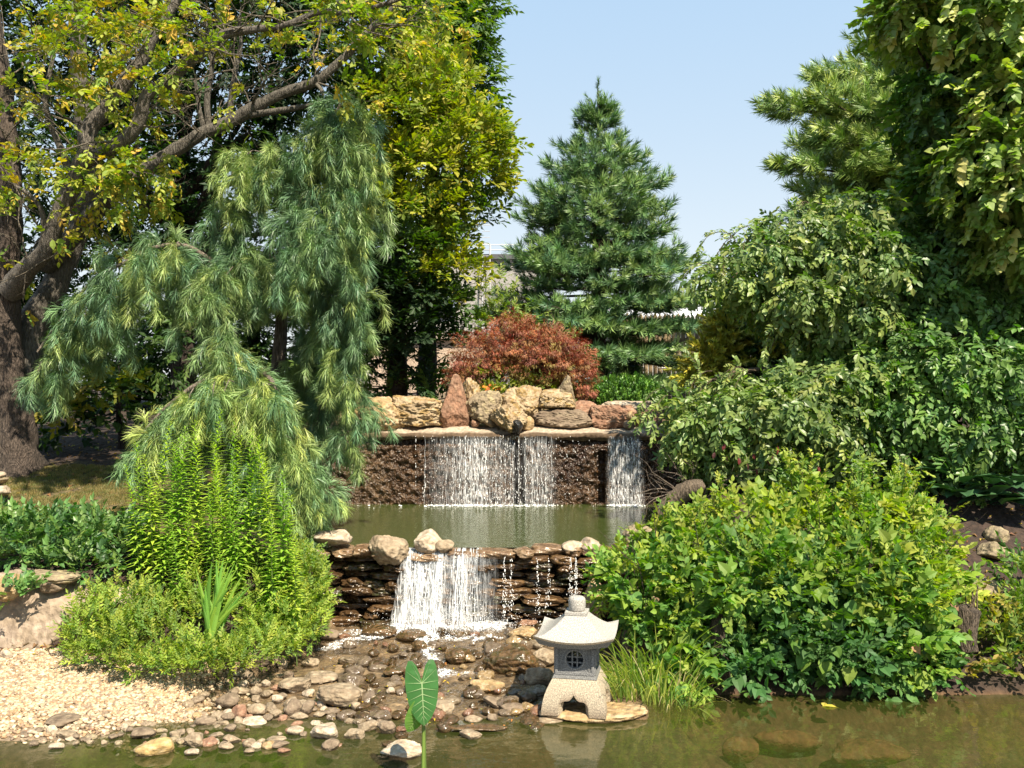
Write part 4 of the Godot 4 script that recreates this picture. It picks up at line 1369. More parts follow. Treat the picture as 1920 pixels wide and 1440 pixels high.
func heart_leaf(L: float, W: float, col: Color, vein: Color) -> ArrayMesh:   # hangs from its stalk: the tip points down -y, lobes rise above the origin
	var mb := MB.new()
	var out := [Vector2(0.0, 0.02), Vector2(0.05, 0.14), Vector2(0.14, 0.28), Vector2(0.26, 0.36), Vector2(0.38, 0.36), Vector2(0.46, 0.25), Vector2(0.5, 0.06), Vector2(0.485, -0.1), Vector2(0.44, -0.27), Vector2(0.36, -0.42), Vector2(0.24, -0.54), Vector2(0.1, -0.62), Vector2(0.0, -0.66)]
	for s in [-1.0, 1.0]:
		for i in out.size() - 1:
			var a := Vector3(out[i].x * s * W, out[i].y * L, 0)
			var b := Vector3(out[i + 1].x * s * W, out[i + 1].y * L, 0)
			var rows := 5
			for k in rows:
				var f0 := float(k) / rows
				var f1 := float(k + 1) / rows
				var base := Vector3(0, 0, 0)
				var q := []
				for e in [[f0, a], [f0, b], [f1, b], [f1, a]]:
					var spine := Vector3(0, minf((e[1] as Vector3).y * 0.75, 0.0), 0)
					var p: Vector3 = spine.lerp(e[1], e[0])
					var u := absf(p.x) / (0.5 * W)
					p.z += 0.05 * W * u - 0.09 * W * u * u - 0.09 * L * pow(p.y / L, 2.0) + 0.012 * W * sin(p.y / L * 42.0 + u * 5.0) * u
					q.append(p + base)
				var g := 1.0 + (0.08 if i % 2 == 0 else -0.04)
				mb.quad(q[0], q[1], q[2], q[3], col * g)
		for i in 9:   # side veins
			var y0: float = [0.0, 0.0, 0.0, -0.08, -0.17, -0.26, -0.35, -0.43, -0.5][i] * L
			var e := Vector3([0.27, 0.45, 0.48, 0.47, 0.43, 0.36, 0.28, 0.2, 0.12][i] * s * W, [0.31, 0.2, 0.02, -0.13, -0.26, -0.37, -0.46, -0.54, -0.59][i] * L, 0)
			var o := Vector3(0, y0, 0.003)
			var prev := o
			for k in range(1, 7):
				var f := k / 6.0
				var p := o.lerp(e, f)
				var u := absf(p.x) / (0.5 * W)
				p.z = 0.003 + 0.05 * W * u - 0.09 * W * u * u - 0.09 * L * pow(p.y / L, 2.0)
				var wv := Vector3(0, 0.0022 * (1.15 - f), 0)
				mb.quad(prev - wv, p - wv, p + wv, prev + wv, vein)
				prev = p
	for k in 8:
		var y := -0.66 * L * k / 8.0
		var y2 := -0.66 * L * (k + 1) / 8.0
		var w := 0.0035 * (1.0 - k / 9.0)
		mb.quad(Vector3(-w, y, 0.004 - 0.09 * L * pow(y / L, 2.0)), Vector3(-w, y2, 0.004 - 0.09 * L * pow(y2 / L, 2.0)), Vector3(w, y2, 0.004 - 0.09 * L * pow(y2 / L, 2.0)), Vector3(w, y, 0.004 - 0.09 * L * pow(y / L, 2.0)), vein)
	return mb.mesh()


func build_taro() -> void:
	var d := 4.75
	var at := P(792, 1470, d); at.y = -0.25
	var t := thing("heart_leaved_plant", "tall water plant with one big upright green heart-shaped leaf and a smaller drooping one", "plant", at)
	var top := P(791, 1281, d) - at
	var sb := MB.new()
	var p := spline([Vector3.ZERO, Vector3(0.002, 0.25, 0), Vector3(0.004, top.y * 0.75, -0.02), top + Vector3(0, 0.0, -0.03), top], 6)
	var q := []
	for i in p.size():
		q.append(lerpf(0.011, 0.0045, float(i) / p.size()))
	sb.tube(p, q, 10, Color(0.2, 0.3, 0.06), 0.0)
	put("stem", sb.mesh(), M.glossy_leaf, t)
	var lf := put("leaf", heart_leaf(0.305, 0.165, Color(0.045, 0.155, 0.035), Color(0.3, 0.42, 0.2)), M.glossy_leaf, t)
	lf.position = top
	lf.rotation = Vector3(-0.25, 0.12, 0.05)
	var sb2 := MB.new()
	var top2 := P(784, 1338, d) - at
	sb2.tube(spline([Vector3(0.012, 0, -0.01), Vector3(0.014, 0.2, -0.012), Vector3(0.006, top2.y - 0.03, -0.015), top2], 5), spline([0.007, 0.007, 0.005, 0.004], 5), 8, Color(0.13, 0.2, 0.05))
	put("stem", sb2.mesh(), M.glossy_leaf, t)
	var l2 := put("leaf", heart_leaf(0.15, 0.14, Color(0.13, 0.26, 0.045), Color(0.25, 0.36, 0.12)), M.glossy_leaf, t)
	l2.position = top2
	l2.rotation = Vector3(0.15, 0.75, -0.55)


func build_iris() -> void:
	var r := rnd(8)
	var at := ground_at(396, 6.45)
	var t := thing("iris_clump", "clump of tall sword-shaped iris leaves rising from the groundcover", "plant", at)
	var tips := [[366, 1062], [372, 1120], [384, 1096], [398, 1050], [405, 1046], [412, 1048], [420, 1044], [428, 1050], [434, 1056], [442, 1052], [448, 1062], [455, 1078], [440, 1090], [462, 1100], [478, 1092], [482, 1108], [380, 1130], [374, 1142], [392, 1120], [415, 1080], [424, 1075], [437, 1070], [452, 1110], [388, 1080]]
	for e in tips:
		var mb := MB.new()
		var o := Vector3(r.randf_range(-0.05, 0.05), 0, r.randf_range(-0.06, 0.06))
		var tip := P(e[0], e[1], 6.45 + r.randf_range(-0.12, 0.12)) - at
		var v := tip - o
		var bend := Vector3(v.x * 0.5, -0.06, r.randf_range(-0.04, 0.04))
		var L := v.length()
		blade(mb, o, (v - bend) / L, bend / L, L, r.randf_range(0.022, 0.036), vary(r, Color(0.19, 0.34, 0.055), 0.2, 0.15), 9)
		put("leaf", mb.mesh(), M.glossy_leaf, t)


func build_tall_stems() -> void:
	var r := rnd(19)
	var protos := []
	for k in 5:
		var st := MB.new()
		var lv := MB.new()
		var h := 1.0
		var lean := Vector3(r.randf_range(-0.08, 0.08), 0, r.randf_range(-0.08, 0.08))
		st.tube([Vector3.ZERO, Vector3(0, 0.5, 0) + lean * 0.3, Vector3(0, h, 0) + lean], [0.005, 0.004, 0.0015], 5, Color(0.2, 0.27, 0.08))
		for i in 120:
			var f := 0.12 + 0.88 * i / 120.0
			var o := Vector3(0, h * f, 0) + lean * f * f
			var a := i * 2.4
			var len := lerpf(0.125, 0.035, pow(f, 2.2)) * r.randf_range(0.8, 1.15)
			var dir := Vector3(cos(a), lerpf(0.25, 1.1, pow(f, 3.0)), sin(a)) + rv(r) * 0.12
			var g := lerpf(0.85, 1.25, f) * r.randf_range(0.85, 1.15)
			leaf(lv, o, dir, Vector3.UP - dir * 0.2, len, len * 0.25, LANCE, 0.2, 0.35, Color(g, g, g * 0.9))
		protos.append([st.mesh(), lv.mesh()])
	var spots := []
	for e in [[395, 768], [437, 815], [455, 805], [480, 815], [300, 790], [320, 815], [268, 830], [285, 850], [345, 800], [362, 790], [412, 830], [430, 790], [465, 840], [495, 850], [520, 880], [338, 830], [375, 822], [310, 850], [256, 870], [505, 830], [540, 905], [350, 850], [402, 860], [448, 870], [330, 880], [290, 890], [485, 890], [420, 890], [372, 880], [270, 900], [470, 920], [525, 930], [392, 915], [310, 925], [345, 930], [440, 940], [500, 960], [555, 960], [290, 950], [420, 955], [370, 965], [330, 975], [460, 985], [540, 1000], [515, 1010], [400, 1000]]:
		spots.append(e)
	for i in spots.size():
		var e: Array = spots[i]
		var d := lerpf(7.0, 6.7, clampf((e[1] - 770.0) / 240.0, 0.0, 1.0)) + r.randf_range(-0.15, 0.15)
		var top := P(e[0], e[1], d)
		var px := clampf(e[0] + r.randf_range(-22, 22), 265, 560)
		var at := ground_at(px, d)
		var v := top - at
		var pr: Array = protos[r.randi() % 5]
		var t := thing("tall_leafy_stem", "tall bright green wildflower stem ringed with narrow leaves, in the stand before the weeping pine", "plant", at, "tall leafy stems in front of the weeping pine")
		var b := frame(v.normalized().cross(Vector3.BACK.rotated(Vector3.UP, r.randf_range(0, 3))), v.normalized(), v.length())
		t.transform = Transform3D(b, at)
		var tint: Color = [Color(0.26, 0.37, 0.045), Color(0.32, 0.40, 0.05), Color(0.2, 0.32, 0.04)][i % 3]
		put("stem", pr[0], M.leaf, t)
		put("leaves", pr[1], tinted("leaf", tint * 1.6), t)


var tints := {}
func tinted(base: String, c: Color) -> StandardMaterial3D:
	var key := base + str(c)
	if not tints.has(key):
		var m: StandardMaterial3D = M[base].duplicate()
		m.albedo_color = c.linear_to_srgb()
		tints[key] = m
	return tints[key]


func build_groundcover() -> void:
	var r := rnd(23)
	var lime := [Color(0.27, 0.36, 0.04), Color(0.21, 0.31, 0.035), Color(0.33, 0.39, 0.05), Color(0.14, 0.24, 0.035)]
	var sp := [spray(61, 8, 0.09, 0.034, 0.017, OVATE, 0.9, 0.4, 0.1), spray(62, 7, 0.07, 0.03, 0.016, OVATE, 1.0, 0.5, 0.1), spray(63, 9, 0.12, 0.038, 0.016, OVATE, 0.8, 0.4, 0.3)]
	var lobes := [[190, 1185, 6.35, 62, 55, 0.24, 0], [270, 1205, 6.2, 75, 45, 0.25, 0], [345, 1232, 6.12, 85, 28, 0.18, 0], [240, 1140, 6.55, 70, 45, 0.25, 0], [330, 1160, 6.65, 80, 50, 0.2, 0], [430, 1170, 6.72, 70, 50, 0.2, 0], [490, 1215, 6.4, 65, 26, 0.2, 0], [410, 1242, 6.1, 65, 18, 0.15, 0], [300, 1245, 6.05, 60, 18, 0.15, 0], [180, 1225, 6.2, 50, 20, 0.15, 0], [520, 1160, 6.75, 60, 50, 0.3, 0], [560, 1120, 6.9, 50, 60, 0.3, 0], [570, 1180, 6.75, 40, 30, 0.2, 0], [500, 1105, 7.0, 80, 50, 0.35, 0], [400, 1120, 6.85, 90, 40, 0.3, 0], [300, 1110, 6.9, 50, 30, 0.25, 0], [555, 1075, 7.15, 40, 45, 0.3, 0], [450, 1225, 6.25, 60, 22, 0.2, 0], [590, 1155, 6.9, 25, 40, 0.15, 0]]
	var t := thing("creeping_groundcover", "mound of small bright lime green creeping leaves spilling down to the stream", "groundcover", ground_at(400, 6.4))
	t.set_meta("kind", "stuff")
	crown(t, lobe_sprays(r, lobes, 800.0, {"cols": [lime], "size": 0.85, "up": 0.7, "out": 0.5, "fill": 0.3, "bare": 0.8, "lump": 0.25, "lumps": 3.5, "gaps": -0.55}), sp, M.leaf)
	# low dark-leaved bed behind the slab
	var mid := [Color(0.08, 0.18, 0.05), Color(0.12, 0.23, 0.055), Color(0.06, 0.13, 0.04), Color(0.17, 0.27, 0.065)]
	var sp2 := [spray(64, 7, 0.1, 0.05, 0.03, OVATE, 0.9, 0.45, 0.1), spray(65, 6, 0.08, 0.045, 0.028, OVATE, 1.0, 0.5, 0.2)]
	t = thing("low_shrub", "low spreading shrub of glossy round leaves above the smooth sloping slab", "shrub", ground_at(120, 7.1))
	crown(t, lobe_sprays(r, [[20, 1018, 7.05, 70, 45, 0.3, 0], [100, 1022, 7.0, 75, 48, 0.3, 0], [190, 1025, 7.0, 70, 45, 0.3, 0], [245, 1040, 7.0, 50, 40, 0.25, 0], [60, 985, 7.4, 80, 25, 0.2, 0], [170, 990, 7.35, 80, 28, 0.2, 0], [140, 1060, 6.85, 90, 22, 0.15, 0], [-40, 1010, 7.0, 60, 50, 0.3, 0]], 300.0, {"cols": [mid], "up": 0.5, "out": 0.6, "bare": 0.7}), sp2, M.glossy_leaf)
	# ivy on the broken slab at the left edge
	t = thing("ivy_patch", "small patch of ivy trailing over the rough ochre stone below the low shrub", "ivy", ground_at(30, 6.5))
	crown(t, lobe_sprays(r, [[15, 1118, 6.35, 26, 16, 0.1, 0], [60, 1100, 6.45, 14, 9, 0.08, 0]], 420.0, {"cols": [mid], "up": 0.4, "out": 0.6}), sp2, M.glossy_leaf)
	# grass blades on the lawn
	var gm := MB.new()
	for i in 12:
		blade(gm, Vector3(r.randf_range(-0.03, 0.03), 0, r.randf_range(-0.03, 0.03)), Vector3(r.randf_range(-0.5, 0.5), 1, r.randf_range(-0.5, 0.5)).normalized(), Vector3(r.randf_range(-0.4, 0.4), -0.2, r.randf_range(-0.4, 0.4)), r.randf_range(0.015, 0.04), 0.004, Color.WHITE * r.randf_range(0.7, 1.2), 2)
	var xf := []
	var cols := []
	for i in 9000:
		var px := r.randf_range(-250, 290)
		var d := r.randf_range(7.2, 9.1)
		var p := ground_at(px, d)
		if noise.get_noise_2d(p.x * 4.0, p.z * 4.0) < -0.25:
			continue
		xf.append(Transform3D(Basis(Vector3.UP, r.randf_range(0, 6)), p))
		cols.append(vary(r, [Color(0.28, 0.22, 0.085), Color(0.17, 0.19, 0.06), Color(0.33, 0.26, 0.11)][r.randi() % 3], 0.25, 0.1))
	tag(many("grass", gm.mesh(), M.leaf, xf, cols), "patchy dry lawn grass between the old tree and the low shrub", "grass", "", "stuff")
	# dead and fallen leaves
	var fl := MB.new()
	leaf(fl, Vector3.ZERO, Vector3.RIGHT, Vector3.UP, 0.05, 0.03, OVATE, 0.5, 0.4, Color.WHITE)
	xf = []
	cols = []
	for i in 1500:
		var px: float
		var d: float
		if i < 800:
			px = r.randf_range(-150, 420); d = r.randf_range(7.0, 11.0)
		elif i < 1350:
			px = r.randf_range(1620, 2000); d = r.randf_range(6.6, 10.0)
		else:
			px = r.randf_range(0, 240); d = hit(px, r.randf_range(1200, 1260))
		var p := ground_at(px, d) + Vector3.UP * 0.012
		xf.append(Transform3D(Basis.from_euler(Vector3(r.randf_range(-0.3, 0.3), r.randf_range(0, 6), r.randf_range(-0.3, 0.3))).scaled(Vector3.ONE * r.randf_range(0.5, 1.2)), p))
		cols.append(vary(r, [Color(0.26, 0.13, 0.06), Color(0.36, 0.24, 0.12), Color(0.2, 0.09, 0.05), Color(0.5, 0.36, 0.08)][r.randi() % 4], 0.3, 0.1))
	tag(many("fallen_leaves", fl.mesh(), M.leaf, xf, cols), "brown fallen leaves scattered over lawn and bare soil", "fallen leaves", "", "stuff")
	xf = []
	cols = []
	for i in 130:
		var px := r.randf_range(560, 1000)
		var py := r.randf_range(1190, 1370)
		var d := hit(px, py)
		xf.append(Transform3D(Basis.from_euler(Vector3(r.randf_range(-0.2, 0.2), r.randf_range(0, 6), r.randf_range(-0.2, 0.2))).scaled(Vector3.ONE * r.randf_range(0.3, 0.6)), Vector3(X(px, d), wet_level(X(px, d), d) + 0.02, -d)))
		cols.append([Color(0.75, 0.5, 0.03), Color(0.5, 0.2, 0.05), Color(0.4, 0.4, 0.05)][r.randi() % 3])
	tag(many("fallen_leaves", fl.mesh(), M.leaf, xf, cols), "small yellow and rusty leaves caught among the stream stones", "fallen leaves", "", "stuff")
	var lf := MB.new()
	leaf(lf, Vector3.ZERO, Vector3(1, 0.1, 0.1), Vector3.UP, 0.11, 0.05, OVAL, 0.3, 0.2, Color(0.6, 0.52, 0.08))
	leaf(lf, Vector3(0.01, 0, 0), Vector3(0.3, 0.25, -0.6), Vector3.UP, 0.05, 0.035, OVAL, 0.3, 0.2, Color(0.6, 0.5, 0.1))
	var fo := put("floating_leaf", lf.mesh(), M.leaf)
	fo.position = P(1541, 1326, hit(1541, 1326)) + Vector3.UP * 0.006
	tag(fo, "yellow leaf floating on the pond in front of the green thicket", "leaf")


func build_left_stones() -> void:
	boulder([-60, 1080, 165, 1240], 6.62, 0.28, 160, 9, 5, 20.0, 0.05, "big smooth pinkish tan slab sloping down to the gravel beach", "boulder", "", [[Vector3(0.35, 0.75, 0.4), 0.62], [Vector3(0.0, 0.45, 1.0), 0.42], [Vector3(0.9, -0.1, 0.4), 0.75]])
	boulder([68, 1068, 146, 1090], 6.66, 0.14, 161, 3, 6, 18.0, 0.14, "thin layered flagstone on the crest of the smooth sloping slab", "stone", "", [[Vector3.UP, 0.6]], 4, -0.05, "flagstone")
	boulder([80, 1086, 120, 1108], 6.58, 0.1, 162, 4, 6, 18.0, 0.14, "small brown flagstone under the thin layered one", "stone", "", [[Vector3.UP, 0.7]], 3, 0.1, "flagstone")
	boulder([-14, 1082, 44, 1122], 6.5, 0.13, 163, 0, 8, 14.0, 0.25, "rough ochre stone with ivy over it at the head of the beach", "stone", "", [], 4, 0.0, "stone")
	boulder([205, 1105, 260, 1150], 6.75, 0.12, 164, 6, 8, 14.0, 0.2, "pale stone half buried in groundcover below the low shrub", "stone", "", [], 4, 0.0, "stone")
	var g := "stones of the little pile on the lawn"
	boulder([-22, 908, 20, 928], 8.1, 0.1, 165, 6, 6, 16.0, 0.15, "lowest and widest stone of the little pile on the lawn", "stone", g, [[Vector3.UP, 0.7]], 3, 0.0, "stone")
	boulder([-18, 895, 14, 909], 8.12, 0.08, 166, 3, 6, 16.0, 0.15, "middle stone of the little pile on the lawn", "stone", g, [[Vector3.UP, 0.7]], 3, 0.1, "stone")
	boulder([-12, 885, 9, 896], 8.12, 0.06, 167, 6, 6, 12.0, 0.12, "topmost stone of the little pile on the lawn", "stone", g, [], 3, 0.0, "stone")
	boulder([212, 790, 236, 802], 10.4, 0.1, 168, 6, 6, 12.0, 0.12, "pale stone in the deep shade under the weeping pine", "stone", "", [], 3, 0.0, "stone")


func stick(called: String, label: String, category: String, pts: Array, col: Color, mat: Material) -> void:
	var at := P(pts[0][0], pts[0][1], pts[0][2])
	var mb := MB.new()
	limb(mb, at, pts, 8, col, 0.2)
	var o := put(called, mb.mesh(), mat)
	o.position = at
	tag(o, label, category)


func build_thicket() -> void:
	var r := rnd(41)
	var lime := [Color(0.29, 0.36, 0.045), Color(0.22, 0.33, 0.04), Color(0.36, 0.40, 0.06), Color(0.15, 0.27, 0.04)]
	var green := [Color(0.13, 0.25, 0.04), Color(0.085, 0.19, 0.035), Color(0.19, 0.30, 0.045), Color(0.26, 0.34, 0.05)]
	var deep := [Color(0.06, 0.15, 0.04), Color(0.09, 0.19, 0.045), Color(0.05, 0.12, 0.035)]  # for the low lobes: shade put into the leaf colour, sunlit lime above
	var t := thing("shrub_thicket", "big tangled bright green thicket of shrubs and vines overhanging the pond", "shrub", ground_at(1450, 6.7))
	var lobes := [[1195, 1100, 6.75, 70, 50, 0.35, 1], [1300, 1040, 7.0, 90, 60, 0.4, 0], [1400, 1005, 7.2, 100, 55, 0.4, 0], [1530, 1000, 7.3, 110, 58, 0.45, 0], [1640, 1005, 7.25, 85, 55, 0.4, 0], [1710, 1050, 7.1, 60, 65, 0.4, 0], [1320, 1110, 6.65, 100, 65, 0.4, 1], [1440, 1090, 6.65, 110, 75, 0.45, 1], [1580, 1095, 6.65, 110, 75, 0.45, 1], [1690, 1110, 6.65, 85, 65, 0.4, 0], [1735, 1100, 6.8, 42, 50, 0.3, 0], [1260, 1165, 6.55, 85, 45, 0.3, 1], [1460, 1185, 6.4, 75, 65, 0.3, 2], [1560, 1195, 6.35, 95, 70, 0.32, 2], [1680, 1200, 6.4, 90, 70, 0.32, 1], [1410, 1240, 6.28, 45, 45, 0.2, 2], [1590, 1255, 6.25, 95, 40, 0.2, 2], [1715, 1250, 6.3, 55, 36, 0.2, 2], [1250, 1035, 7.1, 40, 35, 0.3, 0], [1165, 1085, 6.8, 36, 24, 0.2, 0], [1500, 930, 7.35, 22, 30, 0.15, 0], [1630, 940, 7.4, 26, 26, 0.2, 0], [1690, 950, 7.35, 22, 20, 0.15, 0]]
	var sp := [spray(71, 9, 0.17, 0.058, 0.033, OVAL, 0.9, 0.6, 0.3), spray(72, 8, 0.14, 0.064, 0.04, OVAL, 1.0, 0.65, 0.35), spray(73, 11, 0.2, 0.046, 0.027, OVAL, 0.8, 0.55, 0.2), spray(74, 6, 0.12, 0.075, 0.058, HEART, 1.1, 0.6, 0.4)]
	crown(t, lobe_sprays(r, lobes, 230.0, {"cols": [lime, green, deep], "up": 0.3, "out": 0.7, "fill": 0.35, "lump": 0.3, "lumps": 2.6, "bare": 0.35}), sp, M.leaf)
	# sprigs that stand out of the top
	var xf := []
	var cols := []
	var sm := MB.new()
	for i in 70:
		var l: Array = lobes[[1, 2, 3, 4, 5, 9, 18, 20, 21, 22][i % 10]]
		var px: float = l[0] + r.randf_range(-0.9, 0.9) * l[3]
		var from := P(px, l[1] - l[4] * 0.5, l[2] + r.randf_range(-0.2, 0.2)) - t.position
		var dir := Vector3(r.randf_range(-0.4, 0.4), 1, r.randf_range(-0.2, 0.3)).normalized()
		var L := r.randf_range(0.15, 0.32)
		sm.tube([from, from + dir * L * 0.6, from + dir * L], [0.003, 0.002, 0.001], 4, Color(0.25, 0.2, 0.09), 0.0, null, false)
		for k in 7:
			var f := 0.3 + 0.7 * k / 7.0
			xf.append(Transform3D(frame((dir * 0.6 + rv(r)).normalized(), Vector3.UP + rv(r) * 0.4, r.randf_range(0.45, 0.75)), from + dir * L * f + t.position))
			cols.append(vary(r, lime[r.randi() % 4], 0.2, 0.1))
	crown(t, [xf, cols], [sp[0]], M.leaf, "sprigs")
	put("stems", sm.mesh(), M.bark, t)
	# large heart-shaped vine leaves on its face, each one its own
	var hm := MB.new()
	leaf(hm, Vector3.ZERO, Vector3.RIGHT, Vector3.UP, 0.095, 0.088, HEART, 0.25, 0.25, Color.WHITE)
	var hl := hm.mesh()
	for i in 110:
		var l: Array = lobes[[0, 6, 7, 8, 9, 11, 12, 13, 14, 1, 2][i % 11]]
		var a := r.randf_range(-1.1, 1.1)
		var b := r.randf_range(-0.7, 0.9)
		var p := P(l[0] + sin(a) * l[3] * cos(b), l[1] - sin(b) * l[4], l[2]) + Vector3(0, 0, cos(a) * cos(b) * l[5] * 1.12)
		var o := put("leaf", hl, tinted("leaf", vary(rnd(i % 9), [Color(0.15, 0.27, 0.04), Color(0.10, 0.22, 0.035), Color(0.2, 0.3, 0.05), Color(0.42, 0.25, 0.1)][0 if i % 29 == 28 else i % 3] if i % 37 else Color(0.4, 0.22, 0.12), 0.15, 0.1)), t)
		o.transform = Transform3D(frame(Vector3(r.randf_range(-0.6, 0.6), -0.7, 0.35), Vector3(r.randf_range(-0.4, 0.4), 0.6, 1), r.randf_range(0.6, 1.15)), p - t.position)
	# woody stems in its hollow
	var wm := MB.new()
	for i in 26:
		var px := r.randf_range(1200, 1760)
		var p0 := ground_at(px, r.randf_range(6.4, 6.9)) - t.position
		twig(wm, r, p0, Vector3(r.randf_range(-0.4, 0.4), 1, r.randf_range(-0.3, 0.2)), r.randf_range(0.5, 0.9), 0.008, 1, Color(0.14, 0.10, 0.07), [], 0.2)
	put("branches", wm.mesh(), M.bark, t)
	# weathered post in the hollow, stump, driftwood
	stick("weathered_post", "dark weathered wooden post standing in the hollow of the thicket beside the grass tuft", "post", [[1352, 1290, 6.3, 20], [1350, 1240, 6.3, 17], [1345, 1190, 6.32, 16], [1350, 1150, 6.35, 14]], Color(0.14, 0.10, 0.075), M.bark)
	stick("tree_stump", "grey barked tree stump standing by the pond beyond the thicket's far side", "stump", [[1806, 1215, 6.35, 28], [1808, 1180, 6.35, 24], [1812, 1142, 6.35, 27]], Color(0.22, 0.17, 0.125), M.bark)
	var at := P(1812, 1140, 6.35)
	var sb := MB.new()
	for i in 9:
		var o := Vector3(r.randf_range(-0.08, 0.08), -0.02, r.randf_range(-0.06, 0.06))
		sb.tube([o, o + Vector3(r.randf_range(-0.05, 0.09), r.randf_range(0.08, 0.2), 0)], [0.007, 0.003], 5, Color(0.36, 0.27, 0.18), 0.0)
	var so := put("cut_stems", sb.mesh(), M.bark)
	so.position = at
	tag(so, "bundle of cut dry stems sprouting from the grey stump", "stems")
	stick("driftwood_log", "weathered broken log lying at the pool's edge under the dead twigs", "log", [[1235, 962, 8.6, 10], [1265, 935, 8.6, 17], [1290, 918, 8.55, 20], [1318, 912, 8.5, 13]], Color(0.36, 0.28, 0.2), M.bark)
	var tb := MB.new()
	var ta := P(1300, 925, 8.7)
	for e in [[1215, 935], [1205, 905], [1230, 945], [1212, 890], [1240, 880], [1198, 925], [1255, 895], [1222, 918], [1300, 885], [1335, 880]]:
		twig(tb, r, P(1290 + r.randf_range(-25, 25), 922, 8.7) - ta, P(e[0], e[1], 8.5) - P(1290, 922, 8.7), r.randf_range(0.35, 0.55), 0.008, 1, Color(0.4, 0.32, 0.25), [], 0.0)
	var to := put("dead_twigs", tb.mesh(), M.bark)
	to.position = ta
	tag(to, "bare grey dead twigs reaching over the pool in front of the pebble wall", "branch")
	# tuft of grass beside the lantern
	var gt := thing("grass_tuft", "tuft of long arching grass with straw-coloured dead blades beside the lantern", "grass", ground_at(1235, 6.2))
	var live := MB.new()
	var dead := MB.new()
	for i in 340:
		var px := r.randf_range(1150, 1300)
		var o := ground_at(px, r.randf_range(5.95, 6.3)) - gt.position
		var lean := (px - 1235.0) / 150.0 + r.randf_range(-0.35, 0.35)
		var dir := Vector3(lean * 0.35, 1, r.randf_range(-0.1, 0.4)).normalized()
		var bend := Vector3(lean * 0.5, -r.randf_range(0.15, 0.75), r.randf_range(0.0, 0.45))
		if i % 5 == 0:
			blade(dead, o, dir, bend, r.randf_range(0.25, 0.5), 0.008, vary(r, Color(0.62, 0.5, 0.27), 0.25, 0.1), 6)
		else:
			blade(live, o, dir, bend, r.randf_range(0.32, 0.64), r.randf_range(0.007, 0.013), vary(r, [Color(0.28, 0.38, 0.07), Color(0.40, 0.45, 0.11), Color(0.16, 0.27, 0.05)][i % 3], 0.2, 0.1), 6)
	put("green_blades", live.mesh(), M.leaf, gt).set_meta("kind", "stuff")
	put("dead_blades", dead.mesh(), M.leaf, gt).set_meta("kind", "stuff")
	var vt := thing("vine", "leafy vine climbing between the grass tuft and the dark weathered post", "vine", ground_at(1300, 6.3))
	crown(vt, lobe_sprays(r, [[1300, 1240, 6.25, 38, 60, 0.16, 0], [1275, 1275, 6.15, 40, 35, 0.12, 0]], 150.0, {"cols": [green], "up": 0.0, "out": 0.9}), [sp[1], sp[3]], M.leaf)
	# bank beyond the thicket
	var bt := thing("bank_plants", "yellowing tangle of small-leaved plants on the pond bank beyond the stump", "plant", ground_at(1850, 6.6))
	var yel := [Color(0.3, 0.3, 0.05), Color(0.18, 0.25, 0.04), Color(0.12, 0.2, 0.035), Color(0.38, 0.3, 0.08)]
	crown(bt, lobe_sprays(r, [[1800, 1255, 6.4, 45, 32, 0.2, 0], [1860, 1225, 6.5, 50, 50, 0.25, 0], [1905, 1200, 6.6, 40, 60, 0.25, 0], [1850, 1160, 6.8, 45, 45, 0.25, 0], [1930, 1110, 7.0, 50, 50, 0.3, 1], [1900, 1260, 6.45, 50, 25, 0.2, 1], [1960, 1200, 6.6, 50, 60, 0.3, 1]], 190.0, {"cols": [yel, green], "up": 0.3}), [sp[2], sp[0]], M.leaf)
	# hostas in the shade of the weeping tree
	var hb := MB.new()
	leaf(hb, Vector3.ZERO, Vector3.RIGHT, Vector3.UP, 0.26, 0.17, [Vector2(0.15, 0.75), Vector2(0.4, 1.0), Vector2(0.75, 0.6)], 0.25, 0.35, Color.WHITE)
	var hostam := hb.mesh()
	var names := {1800: "dark hosta with broad leaves under the hanging branches, closest to the thicket", 1865: "dark broad-leaved hosta in the middle of the shady row", 1915: "dark broad-leaved hosta at the end of the shady row by the picture's edge", 1840: "smaller hosta behind the shady row of broad-leaved plants"}
	for e in [[1800, 8.3], [1865, 8.15], [1915, 8.2], [1840, 8.9]]:
		var ht := thing("hosta", names[e[0]], "plant", ground_at(e[0], e[1]), "hostas under the weeping tree")
		for i in 20:
			var a := i * 2.4
			var o := put("leaf", hostam, tinted("dark_leaf", [Color(0.035, 0.09, 0.035), Color(0.045, 0.11, 0.04)][i % 2]), ht)
			o.transform = Transform3D(frame(Vector3(cos(a), r.randf_range(0.1, 0.9), sin(a)), Vector3(-cos(a) * 0.4, 1, -sin(a) * 0.4), r.randf_range(0.7, 1.1)), Vector3(cos(a) * 0.08, r.randf_range(0.1, 0.3), sin(a) * 0.08))
	boulder([1850, 985, 1885, 1022], 7.85, 0.1, 171, 3, 8, 14.0, 0.2, "grey stone on the bare slope below the hostas", "stone", "", [], 3, 0.0, "stone")
	boulder([1838, 1020, 1890, 1050], 7.6, 0.12, 172, 3, 8, 14.0, 0.2, "broad grey stone lower on the bare slope below the hostas", "stone", "", [], 3, 0.0, "stone")
	boulder([1795, 1080, 1870, 1120], 7.2, 0.16, 173, 3, 8, 14.0, 0.2, "grey bank stone half covered by plants behind the stump", "stone", "", [], 3, 0.0, "stone")


